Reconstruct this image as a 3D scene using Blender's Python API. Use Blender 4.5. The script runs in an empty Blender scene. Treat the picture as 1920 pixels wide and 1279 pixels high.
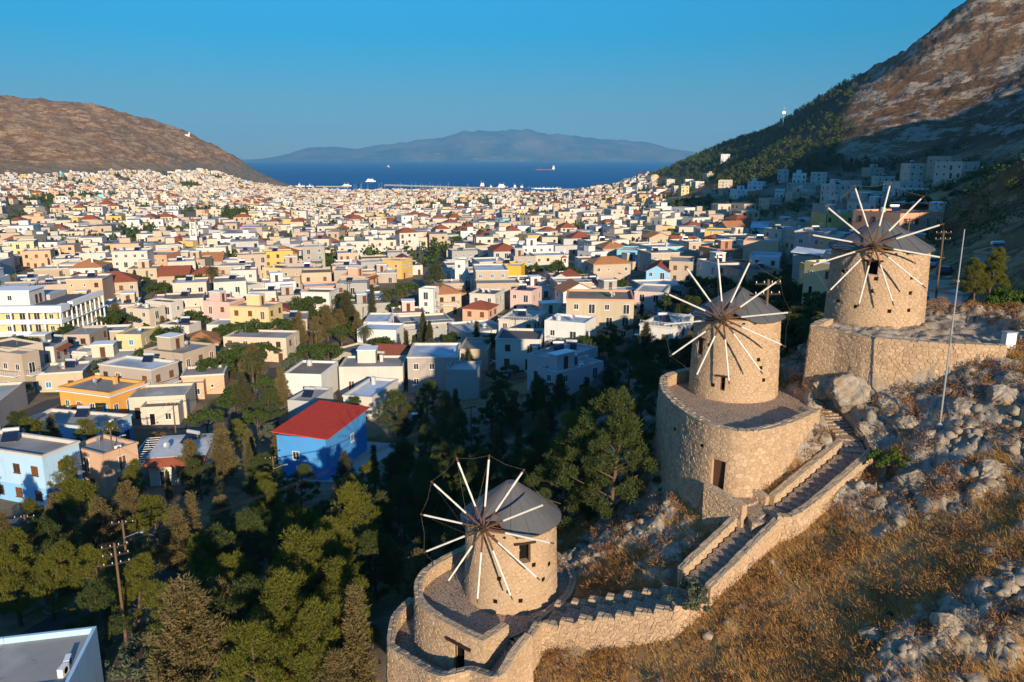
import bpy, bmesh, math, random
import numpy as np
from mathutils import Vector, Matrix

random.seed(7)
RNG = np.random.default_rng(11)
C = bpy.context.scene.collection
SC = bpy.context.scene
PI = math.pi
R = math.radians

# ------------------------------------------------------------------ camera
PITCH = R(13.0)
CAMZ = 100.0
cam_data = bpy.data.cameras.new('camera')
cam_data.lens = 28.0
cam_data.sensor_width = 36.0
cam_data.clip_start = 0.5
cam_data.clip_end = 60000
cam = bpy.data.objects.new('camera', cam_data)
cam.location = (0, 0, CAMZ)
cam.rotation_euler = (PI / 2 - PITCH, 0, 0)
C.objects.link(cam)
SC.camera = cam

# ------------------------------------------------------------------ sun, sky, exposure
SUN_EL = R(15.0)
SUN_AZ = R(17.0)            # to the right of straight behind the camera
sun_dir = Vector((math.sin(SUN_AZ) * math.cos(SUN_EL), -math.cos(SUN_AZ) * math.cos(SUN_EL), math.sin(SUN_EL)))
sl = bpy.data.lights.new('sun', 'SUN')
sl.energy = 5.0
sl.angle = R(0.5)
sl.color = (1.0, 0.83, 0.60)
so = bpy.data.objects.new('sun', sl)
so.rotation_euler = sun_dir.to_track_quat('Z', 'Y').to_euler()
so.location = (0, 0, 300)
C.objects.link(so)

world = bpy.data.worlds.new('World')
SC.world = world
world.use_nodes = True
wn = world.node_tree
wn.nodes.clear()
w_out = wn.nodes.new('ShaderNodeOutputWorld')
w_bg = wn.nodes.new('ShaderNodeBackground')
w_sky = wn.nodes.new('ShaderNodeTexSky')
w_sky.sky_type = 'NISHITA'
w_sky.sun_disc = False
w_sky.sun_elevation = SUN_EL
w_sky.sun_rotation = PI - SUN_AZ      # sky azimuth: 0 is +Y, turning clockwise to +X
w_sky.altitude = 1500
w_sky.air_density = 1.0
w_sky.dust_density = 0.0
w_sky.ozone_density = 3.5
w_bg.inputs['Strength'].default_value = 0.095
# sky tint by height: from a dull blue at the horizon to clear teal above, the same all round
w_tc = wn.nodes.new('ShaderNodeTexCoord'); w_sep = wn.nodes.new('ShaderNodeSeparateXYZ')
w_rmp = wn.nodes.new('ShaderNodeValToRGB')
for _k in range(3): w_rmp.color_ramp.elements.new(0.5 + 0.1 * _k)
STOPS = [(0.0, (0.22, 0.265, 0.30)), (0.07, (0.18, 0.385, 0.455)), (0.14, (0.04, 0.545, 0.645)), (0.24, (0.10, 0.80, 0.98)), (0.5, (0.62, 1.38, 1.70))]  # upper stops brightened overhead as added fill for shaded ground
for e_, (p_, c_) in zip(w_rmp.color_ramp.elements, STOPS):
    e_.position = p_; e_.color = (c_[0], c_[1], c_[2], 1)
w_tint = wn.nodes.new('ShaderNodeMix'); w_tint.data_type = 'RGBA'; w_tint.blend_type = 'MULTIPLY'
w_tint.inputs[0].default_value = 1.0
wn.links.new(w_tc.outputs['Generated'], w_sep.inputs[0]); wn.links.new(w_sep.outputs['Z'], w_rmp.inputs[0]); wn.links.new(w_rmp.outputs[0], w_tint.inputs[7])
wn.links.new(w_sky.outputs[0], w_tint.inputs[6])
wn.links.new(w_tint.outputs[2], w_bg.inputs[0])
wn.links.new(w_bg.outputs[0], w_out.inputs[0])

SC.view_settings.view_transform = 'Standard'
SC.view_settings.look = 'None'
SC.view_settings.gamma = 1.0
SC.view_settings.use_curve_mapping = False
SC.view_settings.exposure = 0.6
SC.render.engine = 'CYCLES'
SC.cycles.use_denoising = True
SC.cycles.max_bounces = 5
SC.cycles.diffuse_bounces = 2
SC.cycles.glossy_bounces = 2
SC.cycles.transparent_max_bounces = 6
SC.cycles.volume_bounces = 0
# ------------------------------------------------------------------ survey: sight lines of the camera used as a measuring tool
F = 1920 * 28.0 / 36.0
cT, sT = math.cos(PITCH), math.sin(PITCH)
def ray(u, v):
    a = (u - 960.0) / F
    e = (639.5 - v) / F
    return a, cT + e * sT, -sT + e * cT
def atY(u, v, Y):
    a, b, c = ray(u, v)
    return (a / b * Y, Y, CAMZ + c / b * Y)
def atz(u, v, z):
    a, b, c = ray(u, v)
    k = (z - CAMZ) / c
    return (a * k, b * k, z)

# ------------------------------------------------------------------ noise
_perm = np.random.default_rng(5).permutation(256)
_perm = np.concatenate([_perm, _perm, _perm])
_ga = np.random.default_rng(6).uniform(0, 2 * PI, 256)
_gx, _gy = np.cos(_ga), np.sin(_ga)
def perlin(x, y):
    x = np.asarray(x, float); y = np.asarray(y, float)
    xi = np.floor(x).astype(np.int64); yi = np.floor(y).astype(np.int64)
    fx = x - xi; fy = y - yi
    xi &= 255; yi &= 255
    def g(ix, iy, dx, dy):
        h = _perm[_perm[ix & 255] + (iy & 255)]
        return _gx[h] * dx + _gy[h] * dy
    u = fx * fx * fx * (fx * (fx * 6 - 15) + 10)
    v = fy * fy * fy * (fy * (fy * 6 - 15) + 10)
    n00 = g(xi, yi, fx, fy); n10 = g(xi + 1, yi, fx - 1, fy)
    n01 = g(xi, yi + 1, fx, fy - 1); n11 = g(xi + 1, yi + 1, fx - 1, fy - 1)
    return 1.5 * ((n00 * (1 - u) + n10 * u) * (1 - v) + (n01 * (1 - u) + n11 * u) * v)
def fbm(x, y, o=4, ridged=False, gain=0.5):
    s = 0; a = 1; t = 0
    for i in range(o):
        n = perlin(x + 17.3 * i, y - 9.1 * i)
        if ridged: n = 1 - 2 * np.abs(n)
        s = s + a * n; t += a
        a *= gain; x = x * 2.03; y = y * 2.03
    return s / t
_wr = np.random.default_rng(9).random((256, 3))
def worley(x, y):
    """distance to the nearest crack of a broken pavement, and a random level per block"""
    xi = np.floor(x).astype(np.int64); yi = np.floor(y).astype(np.int64)
    f1 = np.full(x.shape, 9.0); f2 = np.full(x.shape, 9.0); lev = np.zeros(x.shape)
    for i in (-1, 0, 1):
        for j in (-1, 0, 1):
            h = _perm[_perm[(xi + i) & 255] + ((yi + j) & 255)]
            d = np.hypot(xi + i + _wr[h, 0] - x, yi + j + _wr[h, 1] - y)
            m = d < f1
            f2 = np.where(m, f1, np.minimum(f2, d)); lev = np.where(m, _wr[h, 2], lev); f1 = np.where(m, d, f1)
    return f2 - f1, lev
def sstep(a, b, x):
    t = np.clip((x - a) / (b - a), 0, 1)
    return t * t * (3 - 2 * t)

# ------------------------------------------------------------------ the lie of the land: surveyed heights joined by a smooth sheet
SURV = [
    # ridge with the three mills and the stairs between them
    (0, 46.8, 72.3), (2.7, 43.3, 72.7), (9.3, 40.3, 75.3), (10.4, 40.8, 76.3), (15.1, 43.6, 79.3), (21.5, 48.2, 81.8),
    (13, 45.6, 79.4), (16.5, 57.2, 82), (10.2, 59, 77.0), (20, 62, 82.5), (28.2, 60.9, 87), (21, 57, 83.6), (23.6, 50.2, 84.6),
    (31.6, 48.9, 87.6), (25.8, 45.7, 84.5), (21.7, 44, 81.4), (28.9, 44.4, 86.2), (28, 38, 84.0), (25, 36, 82.4), (33, 40, 85.8), (19.7, 27.5, 78.4), (12, 33, 75.0), (0, 40, 69.6),
    (-5, 41, 66), (-7.5, 46, 65), (-9, 51, 65.5), (-6, 56, 67), (1, 54.5, 71), (3.8, 47.4, 73.0), (6, 50, 74.3), (8, 53, 75.2),
    (6.4, 55.8, 73.6), (8.7, 55, 76.0), (4.9, 76, 66.5), (0, 70, 64), (12, 80, 67), (20, 75, 74), (30, 76, 81), (25, 95, 71), (36, 95, 77),
    (33, 68, 87), (5, 36, 71.5), (8, 26, 71.5), (30, 30, 82.4),
    atY(1450, 868, 46.9), atY(1500, 802, 48.5), atY(1405, 898, 45.7),
    # the wooded hollow on the left
    (-30, 55, 61.5), (-16, 58, 62.5), (-42, 80, 58), (-62, 92, 57), (-12, 78, 60), (-25, 100, 56.5), (0, 100, 58.5), (-35, 50, 62), (-12, 42, 65),
    (-20, 35, 64), (-60, 60, 60), (10, 110, 61), (-100, 80, 60), (-45, 30, 63),
    # valley floor
    (-45, 150, 55), (0, 150, 58), (30, 130, 66), (-100, 180, 57), (0, 220, 58), (-150, 300, 57), (0, 300, 57), (60, 260, 65), (-300, 480, 54), (-100, 450, 52),
    (60, 450, 57), (-420, 850, 50), (-150, 850, 42), (80, 850, 46), (-600, 1200, 50), (-250, 1200, 33), (100, 1200, 36), (-400, 1573, 27), (0, 1573, 24), (200, 1573, 36),
    (-450, 1865, 20), (0, 1865, 15), (250, 1865, 26), (-400, 2157, 7), (0, 2157, 6), (200, 2157, 8), (-600, 2266, 8), (-350, 2332, 2.0), (0, 2332, 2.0), (250, 2332, 2.0),
    (-350, 2405, -3), (0, 2405, -3), (250, 2405, -3), (-350, 2558, -8), (0, 2558, -8), (250, 2558, -8), (-700, 2486, -6), (-400, 3471, -20), (200, 3471, -20), (900, 3471, -20), (-1200, 3471, 0),
    # right side of the valley and the knoll
    (40, 72, 85.2), (38.5, 60, 88), atY(1905, 500, 100), atY(1800, 598, 98), atY(1700, 600, 95), atY(1840, 440, 140), atY(1900, 400, 150), atY(1914, 297, 175), atY(1862, 333, 180), atY(1800, 378, 190), atY(1765, 440, 172), (120, 250, 84), (150, 250, 96),
    atY(1780, 462, 210), atY(1550, 500, 170), atY(1500, 560, 150), atY(1230, 600, 185), atY(1130, 700, 132), atY(1430, 560, 200), atY(1300, 480, 300), atY(1350, 440, 400),
    atY(1500, 400, 420), atY(1600, 420, 330), atY(1700, 342, 400), atY(1850, 305, 450), atY(1400, 372, 600), atY(1500, 335, 650), atY(1300, 380, 800), atY(1240, 362, 1200),
    atY(1200, 354, 1700), atY(1150, 348, 2250),
    # rocky mountain on the right
    atY(1570, 318, 690), atY(1600, 282, 760), atY(1700, 240, 800), atY(1840, -6, 960), atY(1700, 106, 1050), atY(1600, 156, 1110), atY(1530, 188, 1160), atY(1900, 210, 730),
    atY(1800, 262, 700), atY(1900, 285, 560), atY(1760, 150, 900), atY(1920, 90, 860), atY(1510, 235, 1050), (760, 1200, 260), (690, 1400, 190), (560, 1500, 150), (1300, 1400, 330),
    # wooded shoulder running down to the sea
    atY(1490, 226, 1300), atY(1400, 256, 1500), atY(1300, 300, 1700), atY(1240, 323, 1950), atY(1400, 305, 1100), atY(1340, 335, 1000), atY(1450, 285, 950),
    (560, 1900, 90), (480, 2200, 30), (330, 2350, 20), (420, 2600, -5), (700, 2500, -5), (1200, 2600, -10),
    # long hill on the left
    atY(0, 184, 2300), atY(110, 197, 2350), atY(240, 217, 2450), atY(355, 252, 2600), atY(405, 285, 2700), atY(432, 302, 2750), atY(470, 315, 2720), atY(560, 351, 2640),
    atY(0, 332, 1500), atY(100, 326, 1650), atY(200, 328, 1750), atY(300, 338, 1850), atY(400, 325, 2250), atY(450, 330, 2420), atY(100, 268, 1950), atY(250, 272, 2150), atY(350, 292, 2350),
    (-1900, 3000, 200), (-1300, 3100, 100), (-1100, 3000, 60), (-950, 3050, 0), (-760, 2780, -3),
    (-1800, 1200, 190), (-1200, 700, 110), (-600, 150, 85), (-300, 60, 72), (-1000, 1000, 80), (-300, 250, 62), (-560, 500, 66), (-2600, 2400, 330),
    # ground outside the picture: the hill of the mills climbs on to the right, open slopes behind
    (60, 62, 91), (56, 76, 89), (75, 85, 96), (90, 60, 104), (133, 81, 120), (118, 129, 107), (150, 60, 127), (95, -65, 125), (115, -65, 133), (135, -35, 134), (68, -65, 109), (125, 140, 110), (150, 175, 111), (200, 213, 133), (230, 118, 158), (190, 110, 146), (230, 230, 138), (287, 218, 196),
    (316, 122, 226), (300, 300, 165), (350, 170, 228), (450, 420, 222), (470, 468, 216), (568, 513, 225), (600, 617, 250), (346, 142, 232), (620, 330, 236), (740, 430, 284), (900, 700, 340),
    (1250, 600, 400), (600, 0, 230), (250, 0, 140), (110, 0, 112), (60, 10, 88), (30, 5, 77), (0, 8, 73), (0, 0.5, 73), (3, -3, 73.5), (-3, -3, 72.5), (0, -12, 72), (-30, 0, 63), (-100, -30, 60), (48, -65, 94), (200, -200, 95), (0, -100, 62), (0, -600, 40),
    (-500, -300, 70), (600, -600, 130), (1500, -500, 250), (-1500, 0, 150), (-1500, -1500, 80), (1500, -2000, 120), (2600, 800, 380), (2600, 2600, 0), (-3000, 0, 250), (0, -3000, 40),
]
_sp = np.array(SURV, float)
_d = R(0.2)                 # the near readings were taken with the level 0.2 degrees off: turn them back
for _q in _sp:
    if _q[1] > 0 and _q[0] ** 2 + _q[1] ** 2 < 200 ** 2:
        _q[1], _q[2] = _q[1] * math.cos(_d) + (_q[2] - CAMZ) * math.sin(_d), CAMZ + (_q[2] - CAMZ) * math.cos(_d) - _q[1] * math.sin(_d)
def _lp(x, y):
    r = np.sqrt(x * x + y * y) + 4.0
    return np.arctan2(x, y), np.log(r)
_pa, _pr = _lp(_sp[:, 0], _sp[:, 1])
_pz = _sp[:, 2].copy()
_far = np.abs(_pa) > 1.6
_pa = np.concatenate([_pa, _pa[_far] - np.sign(_pa[_far]) * 2 * PI])
_pr = np.concatenate([_pr, _pr[_far]]); _pz = np.concatenate([_pz, _pz[_far]])
def _ker(d2):
    return 0.5 * d2 * np.log(d2 + 1e-12)
def _fit():
    n = len(_pa)
    K = _ker((_pa[:, None] - _pa[None]) ** 2 + (_pr[:, None] - _pr[None]) ** 2)
    K += np.eye(n) * 2e-4
    P = np.stack([np.ones(n), _pa, _pr], 1)
    A = np.zeros((n + 3, n + 3)); A[:n, :n] = K; A[:n, n:] = P; A[n:, :n] = P.T
    b = np.zeros(n + 3); b[:n] = _pz
    return np.linalg.solve(A, b)
_wt = _fit()
def base_h(x, y):
    x = np.atleast_1d(np.asarray(x, float)); y = np.atleast_1d(np.asarray(y, float))
    a, r = _lp(x, y)
    out = np.empty(a.shape)
    n = len(_pa)
    for i in range(0, len(a), 20000):
        aa = a[i:i + 20000]; rr = r[i:i + 20000]
        d2 = (aa[:, None] - _pa[None]) ** 2 + (rr[:, None] - _pr[None]) ** 2
        out[i:i + 20000] = _ker(d2) @ _wt[:n] + _wt[n] + _wt[n + 1] * aa + _wt[n + 2] * rr
    return out
# ------------------------------------------------------------------ object helpers
def link(o, parent=None):
    C.objects.link(o)
    if parent is not None: o.parent = parent
    return o
def tag(o, label=None, cat=None, group=None, kind=None):
    if label: o['label'] = label
    if cat: o['category'] = cat
    if group: o['group'] = group
    if kind: o['kind'] = kind
    return o
def thing(name, loc, rz=0, label=None, cat=None, group=None):
    o = bpy.data.objects.new(name, None)
    o.location = loc; o.rotation_euler = (0, 0, rz); o.empty_display_size = 0.5
    C.objects.link(o)
    return tag(o, label, cat, group)
class MB:
    """collects faces; build() links them as ONE mesh object"""
    def __init__(s):
        s.v = []; s.f = []; s.m = []
    def add(s, vs, fs, m=0):
        b = len(s.v); s.v.extend([tuple(q) for q in vs])
        for f in fs: s.f.append(tuple(b + i for i in f)); s.m.append(m)
    def quad(s, a, b, c, d, m=0): s.add([a, b, c, d], [(0, 1, 2, 3)], m)
    def box(s, x0, x1, y0, y1, z0, z1, m=0, bottom=True):
        vs = [(x0, y0, z0), (x1, y0, z0), (x1, y1, z0), (x0, y1, z0), (x0, y0, z1), (x1, y0, z1), (x1, y1, z1), (x0, y1, z1)]
        fs = [(4, 5, 6, 7), (0, 1, 5, 4), (1, 2, 6, 5), (2, 3, 7, 6), (3, 0, 4, 7)]
        if bottom: fs.append((3, 2, 1, 0))
        s.add(vs, fs, m)
    def tube(s, p, q, r0, r1=None, n=8, m=0, cap=True):
        r1 = r0 if r1 is None else r1
        p = Vector(p); q = Vector(q); d = (q - p)
        if d.length < 1e-6: return
        d.normalize()
        a = d.orthogonal().normalized(); b = d.cross(a)
        vs = []
        for c, r in ((p, r0), (q, r1)):
            for i in range(n):
                t = 2 * PI * i / n
                vs.append(c + a * (r * math.cos(t)) + b * (r * math.sin(t)))
        fs = [(i, (i + 1) % n, n + (i + 1) % n, n + i) for i in range(n)]
        if cap: fs += [tuple(range(n))[::-1], tuple(range(n, 2 * n))]
        s.add(vs, fs, m)
    def path(s, pts, r, n=5, m=0):
        for a, b in zip(pts[:-1], pts[1:]): s.tube(a, b, r, r, n, m, False)
    def lathe(s, prof, n=32, m=0, cx=0, cy=0, cap=True):
        vs = []
        for (r, z) in prof:
            for i in range(n):
                t = 2 * PI * i / n
                vs.append((cx + r * math.cos(t), cy + r * math.sin(t), z))
        fs = []
        for k in range(len(prof) - 1):
            for i in range(n):
                fs.append((k * n + i, k * n + (i + 1) % n, (k + 1) * n + (i + 1) % n, (k + 1) * n + i))
        if cap:
            fs.append(tuple(range(n))[::-1]); fs.append(tuple((len(prof) - 1) * n + i for i in range(n)))
        s.add(vs, fs, m)
    def mesh(s, name, mats, smooth=False):
        me = bpy.data.meshes.new(name)
        me.from_pydata(s.v, [], s.f)
        if not isinstance(mats, (list, tuple)): mats = [mats]
        for x in mats: me.materials.append(x)
        if len(mats) > 1: me.polygons.foreach_set('material_index', s.m)
        if smooth: me.polygons.foreach_set('use_smooth', [True] * len(me.polygons))
        me.update()
        return me
    def build(s, name, mats, parent=None, loc=None, smooth=False):
        o = bpy.data.objects.new(name, s.mesh(name, mats, smooth))
        if loc: o.location = loc
        return link(o, parent)
def np_mesh(name, verts, faces, mats, midx=None, smooth=False):
    """fast mesh from arrays; faces is (n,3) or (n,4)"""
    me = bpy.data.meshes.new(name)
    k = faces.shape[1]
    me.vertices.add(len(verts)); me.vertices.foreach_set('co', np.ascontiguousarray(verts, np.float32).ravel())
    me.loops.add(faces.size); me.loops.foreach_set('vertex_index', np.ascontiguousarray(faces, np.int32).ravel())
    me.polygons.add(len(faces)); me.polygons.foreach_set('loop_start', np.arange(0, faces.size, k, dtype=np.int32))
    if not isinstance(mats, (list, tuple)): mats = [mats]
    for x in mats: me.materials.append(x)
    if midx is not None: me.polygons.foreach_set('material_index', np.ascontiguousarray(midx, np.int32))
    if smooth: me.polygons.foreach_set('use_smooth', np.ones(len(faces), bool))
    me.update(calc_edges=True)
    return me

# ------------------------------------------------------------------ materials
class NT:
    def __init__(s, name):
        s.mat = bpy.data.materials.new(name); s.mat.use_nodes = True
        s.t = s.mat.node_tree; s.t.nodes.clear()
        s.out = s.n('ShaderNodeOutputMaterial')
    def n(s, typ, **kw):
        nd = s.t.nodes.new(typ)
        for k, v in kw.items():
            if k.startswith('i_'): nd.inputs[k[2:].replace('_', ' ')].default_value = v
            else: setattr(nd, k, v)
        return nd
    def l(s, a, b): s.t.links.new(a, b)
    def noise(s, scale, detail=4, rough=0.55, vec=None, dim='3D'):
        nd = s.n('ShaderNodeTexNoise'); nd.inputs['Scale'].default_value = scale
        nd.inputs['Detail'].default_value = detail; nd.inputs['Roughness'].default_value = rough
        if vec is not None: s.l(vec, nd.inputs['Vector'])
        return nd.outputs[0]
    def ramp(s, fac, stops):
        nd = s.n('ShaderNodeValToRGB'); cr = nd.color_ramp
        while len(cr.elements) < len(stops): cr.elements.new(0.5)
        for e, (p, c) in zip(cr.elements, stops):
            e.position = p; e.color = (c[0], c[1], c[2], 1) if hasattr(c, '__len__') else (c, c, c, 1)
        s.l(fac, nd.inputs[0]); return nd.outputs[0]
    def mix(s, fac, a, b, mode='MIX'):
        nd = s.n('ShaderNodeMix', data_type='RGBA', blend_type=mode)
        for sock, val in ((0, fac), (6, a), (7, b)):
            if hasattr(val, 'is_linked') or hasattr(val, 'node'): s.l(val, nd.inputs[sock])
            elif sock == 0: nd.inputs[0].default_value = val
            else: nd.inputs[sock].default_value = (val[0], val[1], val[2], 1)
        return nd.outputs[2]
    def math(s, op, a, b=0.0):
        nd = s.n('ShaderNodeMath', operation=op)
        for i, val in enumerate((a, b)):
            if hasattr(val, 'node'): s.l(val, nd.inputs[i])
            else: nd.inputs[i].default_value = val
        return nd.outputs[0]
    def geo(s): return s.n('ShaderNodeNewGeometry')
    def pos(s): return s.n('ShaderNodeNewGeometry').outputs['Position']
    def obj(s): return s.n('ShaderNodeTexCoord').outputs['Object']
    def attr(s, name):
        return s.n('ShaderNodeAttribute', attribute_name=name).outputs['Fac']
    def mapping(s, vec, scale=(1, 1, 1), rot=(0, 0, 0)):
        nd = s.n('ShaderNodeMapping'); nd.inputs['Scale'].default_value = scale; nd.inputs['Rotation'].default_value = rot
        s.l(vec, nd.inputs['Vector']); return nd.outputs[0]
    def bump(s, h, strength=0.4, dist=0.05):
        nd = s.n('ShaderNodeBump'); nd.inputs['Strength'].default_value = strength; nd.inputs['Distance'].default_value = dist
        s.l(h, nd.inputs['Height']); return nd.outputs[0]
    def bsdf(s, col, rough=0.8, spec=0.2, normal=None, metal=0.0):
        b = s.n('ShaderNodeBsdfPrincipled')
        if hasattr(col, 'node'): s.l(col, b.inputs['Base Color'])
        else: b.inputs['Base Color'].default_value = (col[0], col[1], col[2], 1)
        if hasattr(rough, 'node'): s.l(rough, b.inputs['Roughness'])
        else: b.inputs['Roughness'].default_value = rough
        b.inputs['Specular IOR Level'].default_value = spec
        b.inputs['Metallic'].default_value = metal
        if normal is not None: s.l(normal, b.inputs['Normal'])
        s.l(b.outputs[0], s.out.inputs['Surface'])
        return b
def sc(c, k): return (min(1, c[0] * k), min(1, c[1] * k), min(1, c[2] * k))
def simple(name, col, rough=0.75, spec=0.2, var=0.12, scale=3.0, metal=0.0, bump=0.0):
    m = NT(name); p = m.pos()
    f = m.noise(scale, 4, 0.6, p)
    c = m.mix(f, sc(col, 1 - var), sc(col, 1 + var))
    nrm = m.bump(m.noise(scale * 6, 3, 0.6, p), 0.5, bump) if bump else None
    m.bsdf(c, rough, spec, nrm, metal); return m.mat
def plaster(name, col, dirt=(0.22, 0.18, 0.13)):
    """rendered wall: faint mottling, rain streaks and a few repaired patches"""
    m = NT(name); p = m.pos()
    mott = m.noise(0.35, 5, 0.65, p)
    streak = m.noise(1.0, 4, 0.6, m.mapping(p, (2.6, 2.6, 0.28)))
    c = m.mix(mott, sc(col, 0.88), sc(col, 1.06))
    c = m.mix(m.ramp(streak, [(0.56, 0), (0.80, 0.42)]), c, dirt)
    c = m.mix(m.ramp(m.noise(0.16, 2, 0.5, p), [(0.60, 0), (0.63, 0.22)]), c, sc(col, 0.72))
    m.bsdf(c, 0.88, 0.12, m.bump(m.noise(7, 3, 0.6, p), 0.35, 0.02)); return m.mat
def flatroof(name, col):
    m = NT(name); p = m.pos()
    a = m.noise(0.5, 6, 0.7, p); b = m.noise(0.13, 3, 0.5, p)
    c = m.mix(a, sc(col, 0.66), sc(col, 1.2))
    c = m.mix(m.ramp(b, [(0.45, 0), (0.6, 0.45)]), c, (0.13, 0.115, 0.10))
    c = m.mix(m.ramp(m.noise(1.7, 4, 0.7, p), [(0.60, 0), (0.72, 0.35)]), c, (0.07, 0.062, 0.055))
    m.bsdf(c, 0.9, 0.1, m.bump(a, 0.3, 0.03)); return m.mat
def tileroof(name, col):
    m = NT(name); o = m.obj()
    w = m.n('ShaderNodeTexWave', wave_type='BANDS', bands_direction='X'); w.inputs['Scale'].default_value = 1.4
    m.l(o, w.inputs['Vector'])
    f = m.noise(1.2, 4, 0.6, m.pos())
    c = m.mix(f, sc(col, 0.65), sc(col, 1.25))
    m.bsdf(c, 0.85, 0.15, m.bump(w.outputs[1], 0.8, 0.06)); return m.mat
def foliage(name, c1, c2, c3, trans=0.18, vscale=0.45):
    m = NT(name); g = m.geo(); p = g.outputs['Position']
    f = m.noise(vscale, 3, 0.6, p)
    c = m.mix(m.ramp(f, [(0.35, 0), (0.65, 1)]), c1, c2)
    c = m.mix(m.ramp(g.outputs['Random Per Island'], [(0.0, 0.0), (1.0, 0.75)]), c, c3)
    b = m.bsdf(c, 0.75, 0.12)
    tr = m.n('ShaderNodeBsdfTranslucent'); m.l(c, tr.inputs[0])
    mx = m.n('ShaderNodeMixShader'); mx.inputs[0].default_value = trans
    m.l(b.outputs[0], mx.inputs[1]); m.l(tr.outputs[0], mx.inputs[2]); m.l(mx.outputs[0], m.out.inputs['Surface'])
    return m.mat

M = {}
M['mortar'] = (lambda m: (m.bsdf(m.mix(m.noise(2.0, 6, 0.7, m.pos()), (0.40, 0.27, 0.155), (0.53, 0.365, 0.22)), 0.95, 0.08,
                                 m.bump(m.noise(9, 5, 0.7, m.pos()), 0.9, 0.05)), m.mat)[1])(NT('lime mortar'))
def stone_mat(name, a, b, c3):
    m = NT(name); g = m.geo(); p = g.outputs['Position']
    c = m.mix(g.outputs['Random Per Island'], a, b)
    c = m.mix(m.ramp(m.noise(0.5, 3, 0.6, p), [(0.45, 0), (0.7, 0.55)]), c, c3)
    c = m.mix(m.ramp(m.noise(7, 5, 0.7, p), [(0.35, 0.45), (0.6, 0)]), c, sc(a, 0.6))
    m.bsdf(c, 0.92, 0.08, m.bump(m.noise(11, 5, 0.7, p), 0.8, 0.03)); return m.mat
M['stone'] = stone_mat('limestone rubble', (0.42, 0.29, 0.18), (0.60, 0.425, 0.275), (0.46, 0.30, 0.175))
M['coping'] = stone_mat('coping stone', (0.40, 0.30, 0.20), (0.55, 0.42, 0.285), (0.44, 0.32, 0.21))
def paving_mat():
    m = NT('cobbled floor'); p = m.pos()
    v = m.n('ShaderNodeTexVoronoi', feature='DISTANCE_TO_EDGE'); v.inputs['Scale'].default_value = 4.2
    v2 = m.n('ShaderNodeTexVoronoi'); v2.inputs['Scale'].default_value = 4.2
    m.l(p, v.inputs['Vector']); m.l(p, v2.inputs['Vector'])
    joint = m.ramp(v.outputs[0], [(0.02, 0), (0.09, 1)])
    c = m.mix(v2.outputs['Color'], (0.45, 0.315, 0.22), (0.62, 0.45, 0.32))
    c = m.mix(m.noise(0.8, 4, 0.6, p), sc((0.36, 0.27, 0.2), 0.85), c)
    c = m.mix(joint, (0.19, 0.14, 0.10), c)
    m.bsdf(c, 0.92, 0.08, m.bump(joint, 0.7, 0.04)); return m.mat
M['paving'] = paving_mat()
M['wood'] = simple('weathered brown timber', (0.13, 0.065, 0.035), 0.8, 0.15, 0.35, 5, bump=0.01)
M['darkwood'] = simple('dark timber', (0.045, 0.03, 0.022), 0.85, 0.1, 0.3, 5)
M['door'] = simple('brown plank door', (0.10, 0.05, 0.03), 0.8, 0.15, 0.3, 6)
M['canvas'] = simple('furled white sailcloth', (0.72, 0.68, 0.60), 0.8, 0.1, 0.07, 9, bump=0.02)
M['rope'] = simple('wire rope', (0.30, 0.25, 0.19), 0.8, 0.1)
def cap_mat():
    m = NT('grey felt cap'); p = m.pos()
    c = m.mix(m.noise(1.6, 5, 0.6, p), (0.095, 0.093, 0.094), (0.135, 0.132, 0.13))
    m.bsdf(c, 0.7, 0.25, m.bump(m.noise(9, 3, 0.5, p), 0.2, 0.02)); return m.mat
M['cap'] = cap_mat()
M['seam'] = simple('folded cap seam', (0.08, 0.079, 0.08), 0.7, 0.25, 0.1)
M['dark'] = simple('unlit interior', (0.012, 0.011, 0.010), 0.9, 0.05)
WALL = {}
for nm, col in {
    'white': (0.60, 0.555, 0.49), 'chalk white': (0.69, 0.67, 0.64), 'cream': (0.60, 0.51, 0.40), 'beige': (0.47, 0.38, 0.29), 'sand': (0.50, 0.41, 0.29),
    'pale yellow': (0.66, 0.53, 0.28), 'yellow': (0.66, 0.43, 0.14), 'mustard': (0.76, 0.42, 0.05), 'orange': (0.72, 0.36, 0.09), 'peach': (0.62, 0.40, 0.26),
    'pink': (0.70, 0.46, 0.40), 'salmon': (0.66, 0.33, 0.20), 'grey': (0.47, 0.46, 0.45), 'taupe': (0.42, 0.36, 0.31), 'pale blue': (0.42, 0.63, 0.82),
    'sky blue': (0.26, 0.54, 0.85), 'blue': (0.05, 0.25, 0.60), 'azure': (0.075, 0.30, 0.66), 'turquoise': (0.25, 0.58, 0.68), 'brick': (0.40, 0.20, 0.12), 'concrete': (0.37, 0.35, 0.32), 'stone': (0.45, 0.36, 0.26),
    'lilac grey': (0.50, 0.44, 0.46), 'mint': (0.50, 0.62, 0.52)}.items():
    WALL[nm] = plaster(nm + ' render', col)
ROOF = {
    'grey': flatroof('grey roof screed', (0.36, 0.34, 0.315)), 'dark': flatroof('dark roof felt', (0.15, 0.135, 0.125)), 'white': flatroof('whitewashed roof', (0.66, 0.65, 0.63)),
    'pale': flatroof('pale roof screed', (0.50, 0.48, 0.44)), 'tile': tileroof('terracotta tiles', (0.33, 0.095, 0.05)), 'orange tile': tileroof('orange tiles', (0.48, 0.21, 0.09)),
    'brown': flatroof('brown roof screed', (0.27, 0.21, 0.16)),
    'red metal': tileroof('red sheet metal', (0.56, 0.055, 0.03)), 'bluish': flatroof('pale coated roof', (0.55, 0.62, 0.70))}
M['white'] = simple('white paint', (0.80, 0.79, 0.76), 0.6, 0.3, 0.05)
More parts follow.
